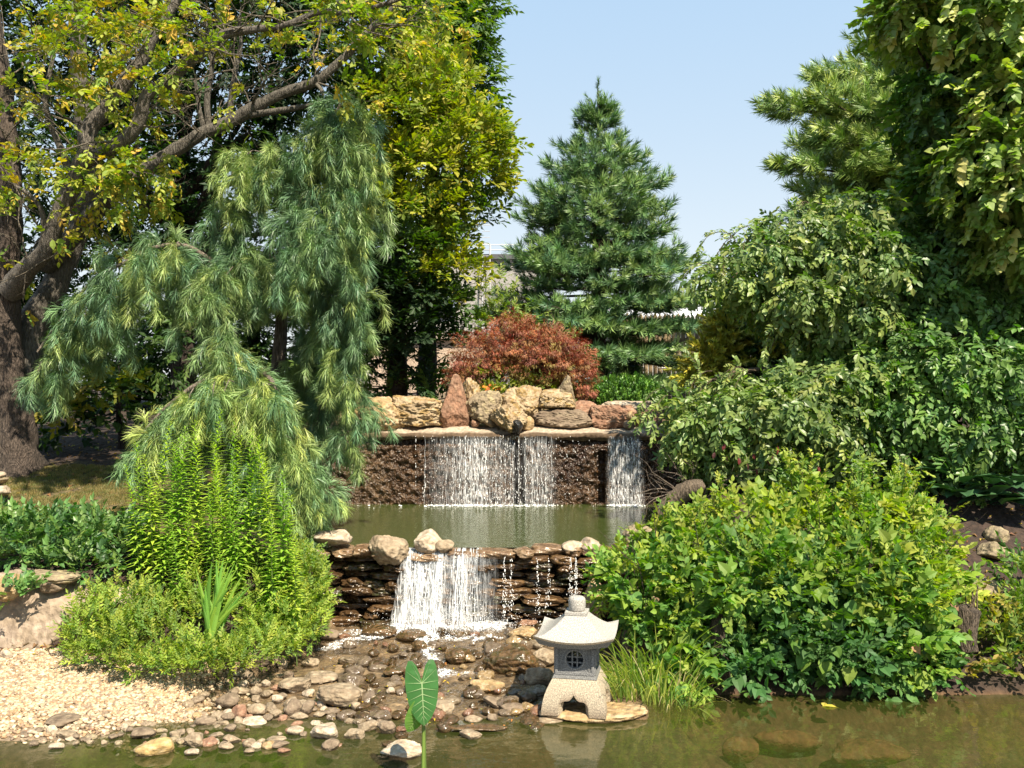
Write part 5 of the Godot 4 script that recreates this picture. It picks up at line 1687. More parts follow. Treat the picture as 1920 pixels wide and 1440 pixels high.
# The old tree at the left: traced limbs, twigs, sparse yellowing leaves.
func build_old_tree() -> void:
	var r := rnd(3)
	var at := ground_at(30, 9.0)
	var t := thing("old_tree", "old tree with lichened grey limbs, forked trunk and sparse yellowing leaves beside the lawn", "tree", at)
	var bark := Color(0.27, 0.245, 0.205)
	var dark := Color(0.20, 0.155, 0.125)
	var trunk := MB.new()
	limb(trunk, at, [[26, 905, 9.0, 62], [26, 860, 9.0, 47], [22, 780, 9.0, 36], [12, 690, 8.95, 32], [5, 600, 8.9, 30], [5, 520, 8.85, 27], [18, 420, 8.8, 22], [12, 300, 8.8, 22], [2, 180, 8.8, 20], [-15, 40, 8.8, 16], [-25, -120, 8.8, 11]], 18, dark, 0.2)
	put("trunk", trunk.mesh(), M.bark, t)
	var second := MB.new()
	limb(second, at, [[28, 800, 9.05, 30], [42, 680, 9.15, 32], [52, 620, 9.2, 30], [90, 560, 9.25, 24], [118, 500, 9.3, 21], [150, 420, 9.3, 20], [172, 330, 9.35, 17], [158, 230, 9.4, 17], [148, 120, 9.4, 15], [150, 10, 9.4, 13], [160, -140, 9.4, 9]], 16, bark, 0.15)
	put("trunk", second.mesh(), M.bark, t)
	var fork := MB.new()
	limb(fork, at, [[20, 545, 8.8, 24], [55, 500, 8.6, 19], [85, 470, 8.5, 17], [112, 400, 8.4, 16], [140, 340, 8.35, 16], [160, 285, 8.3, 15], [168, 240, 8.3, 17], [200, 205, 8.3, 15], [230, 160, 8.3, 14], [262, 118, 8.3, 12], [285, 75, 8.3, 10], [310, 35, 8.3, 9], [345, -20, 8.3, 7], [380, -90, 8.3, 4]], 12, bark * 1.15, 0.16)
	put("limb", fork.mesh(), M.bark, t)
	var m3 := MB.new()
	limb(m3, at, [[150, 312, 8.32, 12], [190, 288, 8.2, 12], [235, 262, 8.1, 12], [262, 225, 8.05, 13], [275, 180, 8.0, 12], [310, 155, 8.0, 12], [350, 120, 8.0, 11], [395, 85, 8.0, 10], [425, 63, 8.0, 9], [480, 55, 8.0, 7], [540, 45, 8.0, 6], [600, 22, 8.0, 6], [650, 24, 8.0, 5], [720, 8, 8.0, 4], [800, -20, 8.0, 3]], 10, bark * 1.15, 0.16)
	put("limb", m3.mesh(), M.bark, t)
	var m4 := MB.new()
	limb(m4, at, [[85, 500, 9.2, 18], [150, 430, 9.0, 17], [215, 360, 8.9, 15], [262, 325, 8.85, 15], [320, 288, 8.8, 13], [380, 250, 8.8, 12], [420, 235, 8.8, 12], [470, 205, 8.8, 12], [530, 175, 8.8, 10], [590, 153, 8.8, 9], [630, 122, 8.8, 8], [660, 92, 8.8, 7], [700, 50, 8.8, 6], [735, 15, 8.8, 4], [780, -40, 8.8, 3]], 12, bark, 0.18)
	limb(m4, at, [[470, 215, 8.8, 7], [540, 205, 8.75, 6], [590, 195, 8.7, 3]], 8, bark, 0.15)
	limb(m4, at, [[385, 246, 8.8, 7], [378, 225, 8.8, 5], [372, 195, 8.8, 4], [366, 150, 8.8, 3]], 7, bark, 0.1)
	limb(m4, at, [[392, 240, 8.8, 6], [388, 190, 8.8, 6], [396, 140, 8.8, 5], [398, 90, 8.8, 4], [385, 40, 8.8, 3]], 7, bark, 0.1)
	limb(m4, at, [[430, 225, 8.8, 6], [434, 180, 8.8, 5], [442, 130, 8.8, 5], [452, 80, 8.8, 4], [448, 30, 8.8, 3]], 7, bark, 0.1)
	limb(m4, at, [[590, 155, 8.8, 5], [600, 165, 8.75, 4], [606, 178, 8.7, 3]], 6, bark * 1.3, 0.1)
	put("limb", m4.mesh(), M.bark, t)
	var m5 := MB.new()
	limb(m5, at, [[133, 322, 8.35, 8], [115, 280, 8.3, 7], [92, 225, 8.25, 6], [85, 180, 8.2, 5], [95, 130, 8.2, 4], [105, 80, 8.2, 3]], 8, bark * 1.2, 0.1)
	limb(m5, at, [[70, 490, 8.5, 7], [82, 440, 8.4, 6], [78, 395, 8.35, 5], [55, 365, 8.3, 4], [30, 350, 8.3, 3]], 8, bark * 1.2, 0.1)
	limb(m5, at, [[225, 330, 8.5, 5], [252, 300, 8.4, 5], [258, 262, 8.3, 4]], 6, bark * 1.2, 0.1)
	put("limb", m5.mesh(), M.bark, t)
	# twigs off the limbs
	var starts := []
	for e in [[30, 350, 8.3], [85, 190, 8.2], [105, 85, 8.2], [60, 60, 8.4], [170, 240, 8.3], [140, 30, 8.4], [215, 185, 8.3], [262, 118, 8.3], [310, 35, 8.3], [262, 235, 8.05], [290, 170, 8.0], [350, 120, 8.0], [425, 63, 8.0], [480, 55, 8.0], [540, 45, 8.0], [600, 22, 8.0], [650, 24, 8.0], [720, 8, 8.0], [380, 250, 8.8], [470, 205, 8.8], [590, 153, 8.8], [660, 92, 8.8], [700, 50, 8.8], [200, 370, 8.9], [262, 325, 8.85], [120, 390, 8.4], [82, 440, 8.4], [55, 490, 8.5], [372, 195, 8.8], [396, 120, 8.8], [442, 130, 8.8], [20, 140, 8.7], [10, 260, 8.7], [190, 288, 8.2], [235, 262, 8.1], [120, 470, 8.5], [150, 120, 9.2], [400, 90, 8.0]]:
		starts.append(e)
	var tw := MB.new()
	var ends := []
	for e in starts:
		for k in 3:
			var dir := Vector3(r.randf_range(-0.8, 1.0), r.randf_range(-0.5, 1.0), r.randf_range(-0.3, 0.9))
			twig(tw, r, P(e[0], e[1], e[2]) - at, dir, r.randf_range(0.35, 0.8), 0.009, 2, Color(0.36, 0.31, 0.24), ends, 0.1)
	put("twigs", tw.mesh(), M.bark, t).set_meta("kind", "stuff")
	var yel := [Color(0.33, 0.36, 0.05), Color(0.26, 0.33, 0.045), Color(0.42, 0.39, 0.06), Color(0.18, 0.27, 0.04), Color(0.36, 0.38, 0.05), Color(0.55, 0.38, 0.06)]
	var sp := [spray(81, 6, 0.13, 0.06, 0.034, OVAL, 0.8, 0.5, 0.4), spray(82, 5, 0.1, 0.065, 0.038, OVAL, 0.9, 0.5, 0.5)]
	var xf := []
	var cols := []
	for e in ends:
		var p: Vector3 = e[0] + at
		var keep := 0.2 + 1.2 * noise.get_noise_3dv(p * 1.3)
		if p.x > X(330, -p.z) and p.x < X(620, -p.z) and p.y < P(0, 110, -p.z).y: keep -= 0.35
		if r.randf() > keep: continue
		for k in 2:
			xf.append(Transform3D(frame(e[1] + rv(r) * 0.6, Vector3.UP + rv(r) * 0.4, r.randf_range(0.7, 1.15)), p + rv(r) * 0.04))
			cols.append(vary(r, yel[r.randi() % yel.size()], 0.25, 0.12))
	# fuller leaf clusters where the photograph has them, and the crown that goes on above the frame
	var more := lobe_sprays(r, [[70, 60, 8.3, 90, 55, 0.5, 0], [150, 40, 8.2, 80, 45, 0.5, 0], [60, 190, 8.3, 55, 35, 0.3, 0], [130, 190, 8.2, 45, 25, 0.3, 0], [170, 185, 8.1, 35, 20, 0.25, 0], [205, 130, 8.2, 45, 25, 0.3, 0], [30, 270, 8.3, 45, 25, 0.3, 0], [200, 345, 8.2, 55, 30, 0.3, 0], [150, 400, 8.2, 55, 30, 0.3, 0], [115, 450, 8.2, 45, 25, 0.3, 0], [200, 450, 8.1, 45, 18, 0.2, 0], [15, 360, 8.3, 35, 30, 0.3, 0], [10, 500, 8.3, 28, 22, 0.2, 0], [300, 60, 8.2, 60, 25, 0.3, 0], [500, 18, 8.0, 90, 18, 0.3, 0], [640, 10, 8.1, 90, 22, 0.3, 0], [760, 5, 8.2, 60, 14, 0.3, 0], [310, 110, 8.0, 25, 25, 0.2, 0], [470, 155, 8.6, 25, 14, 0.2, 0], [500, 190, 8.6, 22, 14, 0.15, 0], [575, 125, 8.7, 20, 14, 0.15, 0], [200, 500, 8.1, 35, 14, 0.15, 0]], 24.0, {"cols": [yel], "up": 0.0, "out": 0.6, "jit": 0.8, "gaps": -0.15, "fill": 0.6})
	var above := lobe_sprays(r, [[60, -120, 8.6, 200, 110, 1.0, 0], [330, -150, 8.6, 220, 100, 1.2, 0], [620, -140, 8.8, 160, 80, 1.0, 0], [200, -330, 8.8, 260, 120, 1.4, 0]], 7.0, {"cols": [yel], "up": 0.1, "jit": 0.8, "gaps": -0.2, "size": 1.3, "fill": 0.5})
	crown(t, [xf + more[0] + above[0], cols + more[1] + above[1]], sp, M.leaf)


# The weeping white pine: strands of needles hung from arcs.
func build_weeping_pine() -> void:
	var r := rnd(6)
	var at := ground_at(520, 8.5)
	var t := thing("weeping_pine", "weeping pine with long blue green needles on drooping boughs beside the waterfalls", "tree", at)
	var bark := Color(0.3, 0.25, 0.2)
	var wood := MB.new()
	limb(wood, at, [[520, 905, 8.6, 16], [515, 780, 8.7, 14], [525, 640, 8.75, 12], [535, 520, 8.75, 11], [555, 420, 8.75, 9], [590, 320, 8.7, 8], [620, 240, 8.6, 6], [645, 185, 8.5, 3]], 10, bark, 0.15)
	limb(wood, at, [[535, 520, 8.75, 7], [470, 500, 8.5, 7], [410, 495, 8.35, 6], [350, 462, 8.2, 5], [290, 464, 8.15, 4], [240, 490, 8.1, 4], [180, 520, 8.1, 3], [120, 590, 8.1, 2], [70, 660, 8.1, 2]], 8, bark * 1.4, 0.1)
	limb(wood, at, [[520, 700, 8.6, 7], [480, 690, 8.2, 6], [430, 700, 7.9, 5], [370, 720, 7.75, 4], [310, 765, 7.7, 3], [265, 815, 7.65, 2]], 8, bark * 1.4, 0.1)
	limb(wood, at, [[480, 690, 8.2, 5], [510, 715, 7.8, 4], [540, 780, 7.7, 3], [570, 870, 7.7, 3], [585, 960, 7.65, 2]], 8, bark * 1.4, 0.1)
	limb(wood, at, [[408, 600, 8.0, 3], [412, 640, 7.95, 4], [402, 690, 7.9, 4], [396, 720, 7.85, 3]], 7, bark * 1.7, 0.1)
	limb(wood, at, [[606, 330, 8.3, 4], [625, 360, 8.25, 4], [628, 390, 8.2, 3]], 7, bark * 1.7, 0.1)
	put("trunk", wood.mesh(), M.bark, t)
	# arcs: points [px, py, d], hang shortest/longest in px, strands, how far out
	var arcs := [
		[[[640, 192, 8.45], [652, 240, 8.4], [662, 300, 8.4]], 40, 120, 22],
		[[[636, 194, 8.4], [612, 245, 8.35], [600, 300, 8.3], [595, 350, 8.3]], 50, 130, 26],
		[[[560, 290, 8.5], [510, 290, 8.45], [465, 305, 8.4], [448, 350, 8.4]], 40, 110, 26],
		[[[640, 320, 8.2], [615, 385, 8.15], [585, 440, 8.1], [560, 470, 8.1]], 50, 120, 24],
		[[[662, 310, 8.4], [660, 400, 8.4], [652, 480, 8.4]], 40, 100, 20],
		[[[650, 490, 8.4], [662, 570, 8.4], [660, 670, 8.4], [655, 760, 8.4]], 40, 90, 30],
		[[[610, 480, 8.5], [620, 570, 8.5], [620, 680, 8.5], [615, 760, 8.5]], 60, 120, 30],
		[[[450, 370, 8.55], [440, 440, 8.5], [470, 490, 8.5], [540, 470, 8.4]], 40, 100, 28],
		[[[435, 500, 8.2], [360, 470, 8.15], [290, 474, 8.1], [235, 495, 8.1], [180, 530, 8.1]], 40, 130, 44],
		[[[170, 540, 8.1], [140, 595, 8.1], [100, 665, 8.05], [80, 700, 8.05]], 20, 50, 22],
		[[[240, 580, 8.2], [185, 605, 8.2], [150, 620, 8.2]], 30, 80, 16],
		[[[370, 530, 8.05], [405, 570, 8.0], [425, 615, 7.95], [430, 640, 7.9]], 40, 80, 26],
		[[[345, 752, 7.7], [390, 724, 7.65], [440, 712, 7.65], [490, 716, 7.65]], 40, 90, 36],
		[[[490, 716, 7.65], [522, 770, 7.6], [545, 840, 7.6], [560, 900, 7.6]], 40, 80, 36],
		[[[345, 755, 7.75], [305, 797, 7.7], [285, 835, 7.7]], 20, 60, 20],
		[[[420, 750, 7.8], [460, 805, 7.75], [500, 855, 7.75]], 50, 120, 26],
		[[[575, 885, 7.6], [582, 930, 7.6]], 40, 80, 8],
		[[[645, 790, 8.3], [645, 825, 8.3]], 10, 40, 10],
		[[[600, 520, 8.95], [590, 620, 8.95], [570, 720, 8.95]], 60, 140, 20],
	]
	var sp := [needles(91, 30, 0.065, 0.125, 0.0043, 0.35, 1.05, 0.3), needles(92, 28, 0.065, 0.135, 0.0043, 0.3, 1.0, 0.35)]
	var tuft := needles(93, 54, 0.02, 0.145, 0.0043, 0.1, 1.15, 0.35)
	var xf := []
	var cols := []
	var txf := []
	var tcols := []
	var sticks := MB.new()
	var greens := [Color(0.19, 0.28, 0.105), Color(0.14, 0.24, 0.11), Color(0.26, 0.34, 0.11), Color(0.11, 0.20, 0.10)]
	for a in arcs:
		var line := []
		for e in a[0]:
			line.append(P(e[0], e[1], e[2]))
		line = spline(line, 12)
		var d0: float = a[0][0][2]
		for s in a[3]:
			var f := r.randf() * (line.size() - 1.001)
			var p: Vector3 = (line[int(f)] as Vector3).lerp(line[int(f) + 1], f - int(f)) + rv(r) * 0.06 * Vector3(1, 0.6, 1.6)
			var L: float = r.randf_range(a[1], a[2]) / F * d0
			var dir := Vector3(r.randf_range(-0.35, 0.35), r.randf_range(-0.3, 0.3), r.randf_range(-0.5, 0.8)).normalized()
			var tone := r.randf_range(0.82, 1.15)
			var base: Color = greens[r.randi() % 4] * tone
			if d0 < 7.8: base = Color(base.r * 1.25, base.g * 1.17, base.b)  # front mound: its sunlit look is put into the needle colour
			var n := int(L / 0.07) + 1
			var start := p
			for k in n:
				dir = (dir * 0.8 + Vector3(0, -0.5, 0) * (0.45 + 0.4 * k / n) + rv(r) * 0.22).normalized()
				p += dir * 0.07
				if r.randf() < 0.6:
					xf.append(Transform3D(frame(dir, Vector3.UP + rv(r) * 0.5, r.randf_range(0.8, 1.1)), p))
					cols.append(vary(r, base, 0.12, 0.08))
				if k % 2 == 1 or k == n - 1:   # a side shoot that ends in a plume
					var q := p
					var sd := (dir * 0.35 + Vector3(r.randf_range(-1, 1), r.randf_range(-0.3, 0.5), r.randf_range(-0.6, 1.0))).normalized()
					if k == n - 1: sd = dir
					var m := 2 + r.randi() % 2
					for j in m:
						sd = (sd + Vector3(0, -0.42, 0) + rv(r) * 0.12).normalized()
						q += sd * 0.05
						xf.append(Transform3D(frame(sd, Vector3.UP + rv(r) * 0.5, r.randf_range(0.8, 1.05)), q))
						cols.append(vary(r, base, 0.12, 0.08))
					txf.append(Transform3D(frame(sd, Vector3.UP + rv(r) * 0.4, r.randf_range(0.9, 1.25)), q))
					tcols.append(vary(r, base * 1.12, 0.12, 0.08))
			if r.randf() < 0.3:
				sticks.tube([start, start.lerp(p, 0.35) + Vector3(0, 0.05, 0), start.lerp(p, 0.7)], [0.006, 0.005, 0.003], 5, Color(0.42, 0.36, 0.3), 0.0, null, false)
	for i in sticks.v.size():
		sticks.v[i] -= at
	put("branchlets", sticks.mesh(), M.bark, t).set_meta("kind", "stuff")
	crown(t, [xf, cols], sp, M.needle, "needles")
	crown(t, [txf, tcols], [tuft], M.needle, "needle_tufts")


# A broad-leaved tree: a trunk, limbs to its lobes and sprays over the lobes.
func leafy_tree(called: String, label: String, px: float, d: float, trunk_px: float, fork: Array, lobes: Array, density: float, o: Dictionary, meshes: Array, mat: Material, bark: Color, seed_: int) -> Node3D:
	var r := rnd(seed_)
	var at := ground_at(px, d)
	var t := thing(called, label, "tree", at)
	var wood := MB.new()
	var top := P(fork[0], fork[1], d)
	var base_px := 720.0 - (at.y - EYE) * F / d
	limb(wood, at, [[px, base_px + 12, d, trunk_px * 1.5], [px, base_px - 25, d, trunk_px], [(px + fork[0]) / 2, (base_px + fork[1]) / 2, d, trunk_px * 0.85], [fork[0], fork[1], d, trunk_px * 0.7], [fork[0] + 5, fork[1] - 8.0 * trunk_px, d, trunk_px * 0.4], [fork[0], fork[1] - 14.0 * trunk_px, d, trunk_px * 0.15]], 12, bark, 0.14)
	put("trunk", wood.mesh(), M.bark, t)
	var br := MB.new()
	for i in lobes.size():
		var l: Array = lobes[i]
		var c := P(l[0], l[1], l[2])
		var from := top + Vector3(0, clampf((c.y - top.y) * r.randf_range(0.1, 0.5), -0.8, 2.0), 0)
		var mid := from.lerp(c, 0.5) + Vector3(0, -0.12 * absf(c.x - from.x), 0) + rv(r) * 0.12
		var rad := trunk_px / F * d
		br.tube(spline([from - at, mid - at, c - at], 5), spline([rad * 0.32, rad * 0.2, rad * 0.07], 5), 6, bark, 0.0)
		for k in 2:
			twig(br, r, c - at, rv(r) + Vector3(0, 0.3, 0), l[3] / F * l[2] * 0.9, rad * 0.07, 1, bark, [])
	put("limbs", br.mesh(), M.bark, t)
	crown(t, lobe_sprays(r, lobes, density, o), meshes, mat)
	return t


# A pine with whorls of branches. prof: [height share, branch length in m, ...]. keep(dir, y): whether a branch is there.
func pine(called: String, label: String, px: float, d: float, top_py: float, prof: Array, whorls: int, per: int, greens: Array, seed_: int, lift: float, size := 1.0) -> Node3D:
	var r := rnd(seed_)
	var at := ground_at(px, d)
	var t := thing(called, label, "tree", at)
	var top := P(px, top_py, d).y - at.y
	var wood := MB.new()
	var bark := Color(0.17, 0.125, 0.10)
	wood.tube(spline([Vector3(0, -0.1, 0), Vector3(0, top * 0.4, 0), Vector3(0.02, top * 0.8, 0), Vector3(0, top - 0.12, 0)], 6), spline([0.13, 0.1, 0.035, 0.008], 6), 10, bark, 0.1, noise)
	put("trunk", wood.mesh(), M.bark, t)
	var br := MB.new()
	var xf := []
	var cols := []
	var ph := 0.0
	for w in whorls:
		var f := pow(float(w) / (whorls - 1), 0.92)
		var y := top * lerpf(0.05, 0.88, f)
		var n := per if f < 0.8 else 5
		ph += 0.7
		for b in n:
			var a := ph + TAU * b / n + r.randf_range(-0.3, 0.3)
			var L: float = ramp(f, prof) * r.randf_range(0.6, 1.15)
			var rise := lerpf(-0.12, 0.75, f * f) * lift
			var dir := Vector3(cos(a), rise, sin(a)).normalized()
			var p := [Vector3(0, y + r.randf_range(-0.26, 0.26) * (1.0 - 0.75 * f), 0)]
			var q := [0.008 + 0.012 * L]
			var seg := maxi(3, int(L / 0.16))
			for k in seg:
				var dd := (dir + Vector3(0, -0.12 + 0.35 * pow(float(k) / seg, 2.0), 0) + rv(r) * 0.1).normalized()
				p.append(p[k] + dd * L / seg)
				q.append(q[0] * (1.0 - 0.85 * (k + 1.0) / seg))
				var u := (k + 1.0) / seg
				if u < 0.3 and L > 0.5: continue
				var side := Vector3(-dd.z, 0, dd.x).normalized()
				for s in [-1.0, 1.0]:
					var sl := 0.42 * L * (1.05 - u) + 0.1
					var sd: Vector3 = (dd * 0.8 + side * s * 0.8 + Vector3(0, 0.12, 0)).normalized()
					var m := maxi(1, int(sl / 0.1))
					for j in m:
						var pp: Vector3 = p[k + 1] + sd * sl * (j + 1.0) / m + rv(r) * 0.03
						xf.append(Transform3D(frame((sd + Vector3(0, 0.28 + 0.3 * f, 0) + rv(r) * 0.4).normalized(), Vector3.UP, size * r.randf_range(0.75, 1.15)), pp + at))
						cols.append(vary(r, greens[r.randi() % greens.size()], 0.2, 0.1))
				xf.append(Transform3D(frame((dd + Vector3(0, 0.25, 0) + rv(r) * 0.25).normalized(), Vector3.UP, size * r.randf_range(0.8, 1.15)), p[k + 1] + at))
				cols.append(vary(r, greens[r.randi() % greens.size()], 0.2, 0.1))
			br.tube(p, q, 5, bark, 0.0)
	for k in 9:   # leader
		var yy := top - 0.5 + 0.055 * k
		xf.append(Transform3D(frame(Vector3(r.randf_range(-0.15, 0.15), 1, r.randf_range(-0.15, 0.15)), Vector3.RIGHT, 0.42 if k < 6 else 0.62), Vector3(0, yy, 0) + at))
		cols.append(greens[0])
	for ring in [[0.24, 0.16, 5, 0.55], [0.5, 0.26, 6, 0.7]]:
		for k in ring[2]:
			var a: float = TAU * k / ring[2] + ring[0]
			for j in 2:
				xf.append(Transform3D(frame(Vector3(cos(a) * 0.8, 0.9, sin(a) * 0.8), Vector3.RIGHT, ring[3]), Vector3(cos(a), 0.8, sin(a)) * ring[1] * (0.5 + 0.5 * j) + Vector3(0, top - ring[0] - 0.18, 0) + at))
				cols.append(greens[1])
	put("branches", br.mesh(), M.bark, t)
	crown(t, [xf, cols], [needles(95, 40, 0.12, 0.13, 0.009, 0.3, 1.2), needles(96, 36, 0.08, 0.135, 0.009, 0.2, 1.2)], M.needle, "needles")
	return t


func build_background_trees() -> void:
	var sp := [spray(101, 9, 0.26, 0.1, 0.045, OVATE, 0.8, 0.45, 0.25), spray(102, 8, 0.2, 0.095, 0.045, OVATE, 0.95, 0.5, 0.3)]
	var obo := [spray(103, 10, 0.2, 0.105, 0.042, OBOVATE, 0.9, 0.5, -0.1), spray(104, 9, 0.16, 0.10, 0.042, OBOVATE, 1.1, 0.6, -0.15)]
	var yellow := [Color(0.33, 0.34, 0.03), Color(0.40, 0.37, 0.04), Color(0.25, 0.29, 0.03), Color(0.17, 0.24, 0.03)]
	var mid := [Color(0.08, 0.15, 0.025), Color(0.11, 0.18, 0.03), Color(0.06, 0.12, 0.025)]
	var deep := [Color(0.022, 0.055, 0.016), Color(0.03, 0.07, 0.02), Color(0.018, 0.045, 0.014)]  # for foliage in shade: the darkness is painted into the leaf colour
	# the yellow-green tree behind the fall
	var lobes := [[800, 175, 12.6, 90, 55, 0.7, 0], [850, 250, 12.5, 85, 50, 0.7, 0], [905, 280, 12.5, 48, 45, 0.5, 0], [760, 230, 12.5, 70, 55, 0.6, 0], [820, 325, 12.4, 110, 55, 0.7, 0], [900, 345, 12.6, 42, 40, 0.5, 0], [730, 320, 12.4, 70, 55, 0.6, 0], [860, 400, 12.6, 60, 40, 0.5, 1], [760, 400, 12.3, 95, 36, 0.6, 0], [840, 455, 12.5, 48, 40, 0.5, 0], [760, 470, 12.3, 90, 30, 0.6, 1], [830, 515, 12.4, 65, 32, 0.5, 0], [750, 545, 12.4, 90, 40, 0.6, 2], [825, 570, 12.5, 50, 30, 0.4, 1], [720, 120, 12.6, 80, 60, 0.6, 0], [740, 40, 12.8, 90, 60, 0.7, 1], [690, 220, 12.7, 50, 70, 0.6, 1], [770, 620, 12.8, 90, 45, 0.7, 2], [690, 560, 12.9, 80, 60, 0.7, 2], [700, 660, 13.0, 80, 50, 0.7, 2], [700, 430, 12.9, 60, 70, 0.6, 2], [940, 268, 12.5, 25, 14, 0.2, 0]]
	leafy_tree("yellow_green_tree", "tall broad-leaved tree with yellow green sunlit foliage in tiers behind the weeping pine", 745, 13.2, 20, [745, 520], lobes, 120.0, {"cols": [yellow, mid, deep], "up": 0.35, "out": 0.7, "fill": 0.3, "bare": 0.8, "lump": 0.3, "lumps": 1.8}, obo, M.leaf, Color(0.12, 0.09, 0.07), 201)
	var behind := [[850, 60, 14.0, 75, 60, 0.8, 0], [880, 150, 14.0, 48, 55, 0.6, 0], [800, 20, 14.2, 80, 60, 0.8, 0], [870, 210, 14.0, 45, 30, 0.5, 0], [820, 120, 14.2, 70, 70, 0.8, 0], [900, 110, 14.0, 25, 40, 0.4, 0], [890, 10, 14.0, 50, 22, 0.5, 0], [800, -70, 14.2, 110, 70, 1.0, 0], [905, 190, 14.0, 25, 22, 0.3, 0]]
	leafy_tree("green_tree", "dark green tree whose upper crown shows behind the yellow green one", 800, 14.6, 18, [810, 330], behind, 110.0, {"cols": [mid], "up": 0.2, "out": 0.7, "fill": 0.3, "bare": 0.7, "lump": 0.35, "lumps": 1.8}, sp, M.leaf, Color(0.12, 0.09, 0.07), 202)
	# the trees behind the old one, with deep shade painted into their leaf colour
	var dark := [[350, 120, 12.5, 150, 110, 1.0, 0], [200, 140, 12.6, 130, 110, 1.0, 0], [500, 130, 12.6, 130, 120, 1.0, 0], [250, 330, 12.8, 110, 100, 1.0, 0], [430, 330, 13.0, 130, 90, 1.0, 0], [120, 300, 12.8, 110, 120, 1.0, 0], [330, 450, 13.0, 120, 60, 0.9, 0], [560, 260, 12.9, 110, 100, 1.0, 0], [620, 100, 12.6, 100, 100, 1.0, 0], [60, 100, 12.6, 120, 110, 1.0, 0], [600, 420, 13.2, 100, 90, 0.9, 0], [250, -60, 12.6, 220, 120, 1.4, 0], [520, -70, 12.6, 220, 120, 1.4, 0], [200, 480, 13.2, 100, 50, 0.9, 0], [30, 470, 13.2, 90, 80, 0.9, 0], [470, 520, 13.6, 140, 70, 0.9, 0], [300, -220, 12.6, 300, 130, 2.0, 0]]
	var t := leafy_tree("shade_tree", "large straight-trunked tree, its leaves painted dark as in deep shade, behind the old lichened one", 345, 12.9, 24, [340, 420], dark, 62.0, {"cols": [deep], "up": 0.1, "out": 0.7, "fill": 0.55, "bare": 0.3, "lump": 0.4, "lumps": 1.6, "gaps": -0.22, "size": 1.1}, sp, M.leaf, Color(0.11, 0.08, 0.065), 203)
	var br := MB.new()
	for e in [[[340, 430, 12.9, 14], [290, 400, 12.6, 9], [250, 365, 12.4, 6]], [[345, 380, 12.9, 14], [400, 300, 12.6, 9], [470, 250, 12.5, 5]], [[340, 330, 12.9, 13], [300, 250, 12.6, 9], [250, 215, 12.4, 5]], [[345, 250, 12.9, 11], [360, 130, 12.7, 8], [330, 30, 12.6, 5]], [[380, 520, 12.8, 12], [400, 440, 12.7, 10], [430, 380, 12.5, 6]], [[345, 420, 12.9, 14], [385, 370, 12.7, 10], [410, 250, 12.6, 7]]]:
		limb(br, t.position, e, 9, Color(0.12, 0.09, 0.07), 0.12)
	put("limbs", br.mesh(), M.bark, t)
	var low := [[100, 640, 13.4, 120, 90, 0.8, 0], [260, 640, 13.6, 130, 80, 0.8, 0], [420, 680, 13.8, 120, 90, 0.8, 0], [560, 650, 13.8, 120, 110, 0.8, 0], [640, 560, 13.6, 90, 90, 0.8, 0], [30, 560, 13.4, 90, 90, 0.8, 0], [640, 700, 13.6, 90, 60, 0.7, 0], [720, 725, 13.2, 70, 40, 0.5, 0], [800, 735, 13.0, 60, 32, 0.4, 0], [845, 745, 12.6, 35, 24, 0.3, 0], [150, 735, 13.2, 110, 60, 0.6, 0], [310, 640, 13.9, 80, 80, 0.6, 0], [370, 610, 13.9, 80, 70, 0.6, 0], [90, 600, 13.8, 80, 90, 0.6, 0], [340, 660, 12.3, 60, 70, 0.4, 0], [345, 570, 12.4, 50, 60, 0.35, 0], [300, 750, 13.2, 110, 55, 0.6, 0], [420, 755, 13.2, 90, 50, 0.6, 0], [40, 700, 13.2, 70, 70, 0.6, 0], [860, 690, 13.4, 40, 40, 0.4, 0]]  # foliage partly added to stand for deep shade and close bright gaps
	leafy_tree("understorey_tree", "dark bushy understorey tree added to fill the shade behind the weeping pine", 480, 14.0, 12, [480, 640], low, 75.0, {"cols": [deep + mid], "up": 0.1, "out": 0.7, "fill": 0.5, "bare": 0.1, "lump": 0.4, "gaps": -0.25}, sp, M.leaf, Color(0.1, 0.075, 0.06), 204)
	# the sapling under the weeping pine
	var yl := [Color(0.3, 0.29, 0.04), Color(0.2, 0.24, 0.035), Color(0.1, 0.17, 0.03), Color(0.4, 0.33, 0.06)]
	leafy_tree("sapling", "small dark-stemmed sapling with yellowing oval leaves beside the old tree's foot", 228, 9.9, 6, [222, 770], [[160, 735, 9.5, 55, 22, 0.4, 0], [110, 765, 9.4, 35, 18, 0.3, 0], [215, 715, 9.6, 40, 22, 0.4, 0], [200, 760, 9.7, 50, 30, 0.4, 1], [130, 800, 9.8, 50, 30, 0.4, 1], [90, 745, 9.4, 25, 12, 0.2, 0]], 75.0, {"cols": [yl, mid + deep], "up": 0.1, "jit": 0.6, "gaps": -0.3}, [spray(105, 6, 0.16, 0.085, 0.05, OVAL, 0.9, 0.4, 0.2)], M.leaf, Color(0.06, 0.045, 0.035), 205)
	# pines
	var blue := [Color(0.10, 0.19, 0.07), Color(0.14, 0.24, 0.075), Color(0.075, 0.15, 0.07), Color(0.18, 0.28, 0.085)]
	pine("white_pine", "symmetrical blue green pine with a pointed top standing against the sky", 1121, 14.2, 150, [0.0, 1.15, 0.12, 1.5, 0.3, 1.5, 0.45, 1.25, 0.6, 1.05, 0.7, 0.85, 0.82, 0.55, 0.9, 0.36, 0.95, 0.2, 1.0, 0.12], 19, 11, blue, 301, 0.6, 1.12)
	var fresh := [Color(0.2, 0.29, 0.06), Color(0.25, 0.33, 0.07), Color(0.14, 0.23, 0.06)]
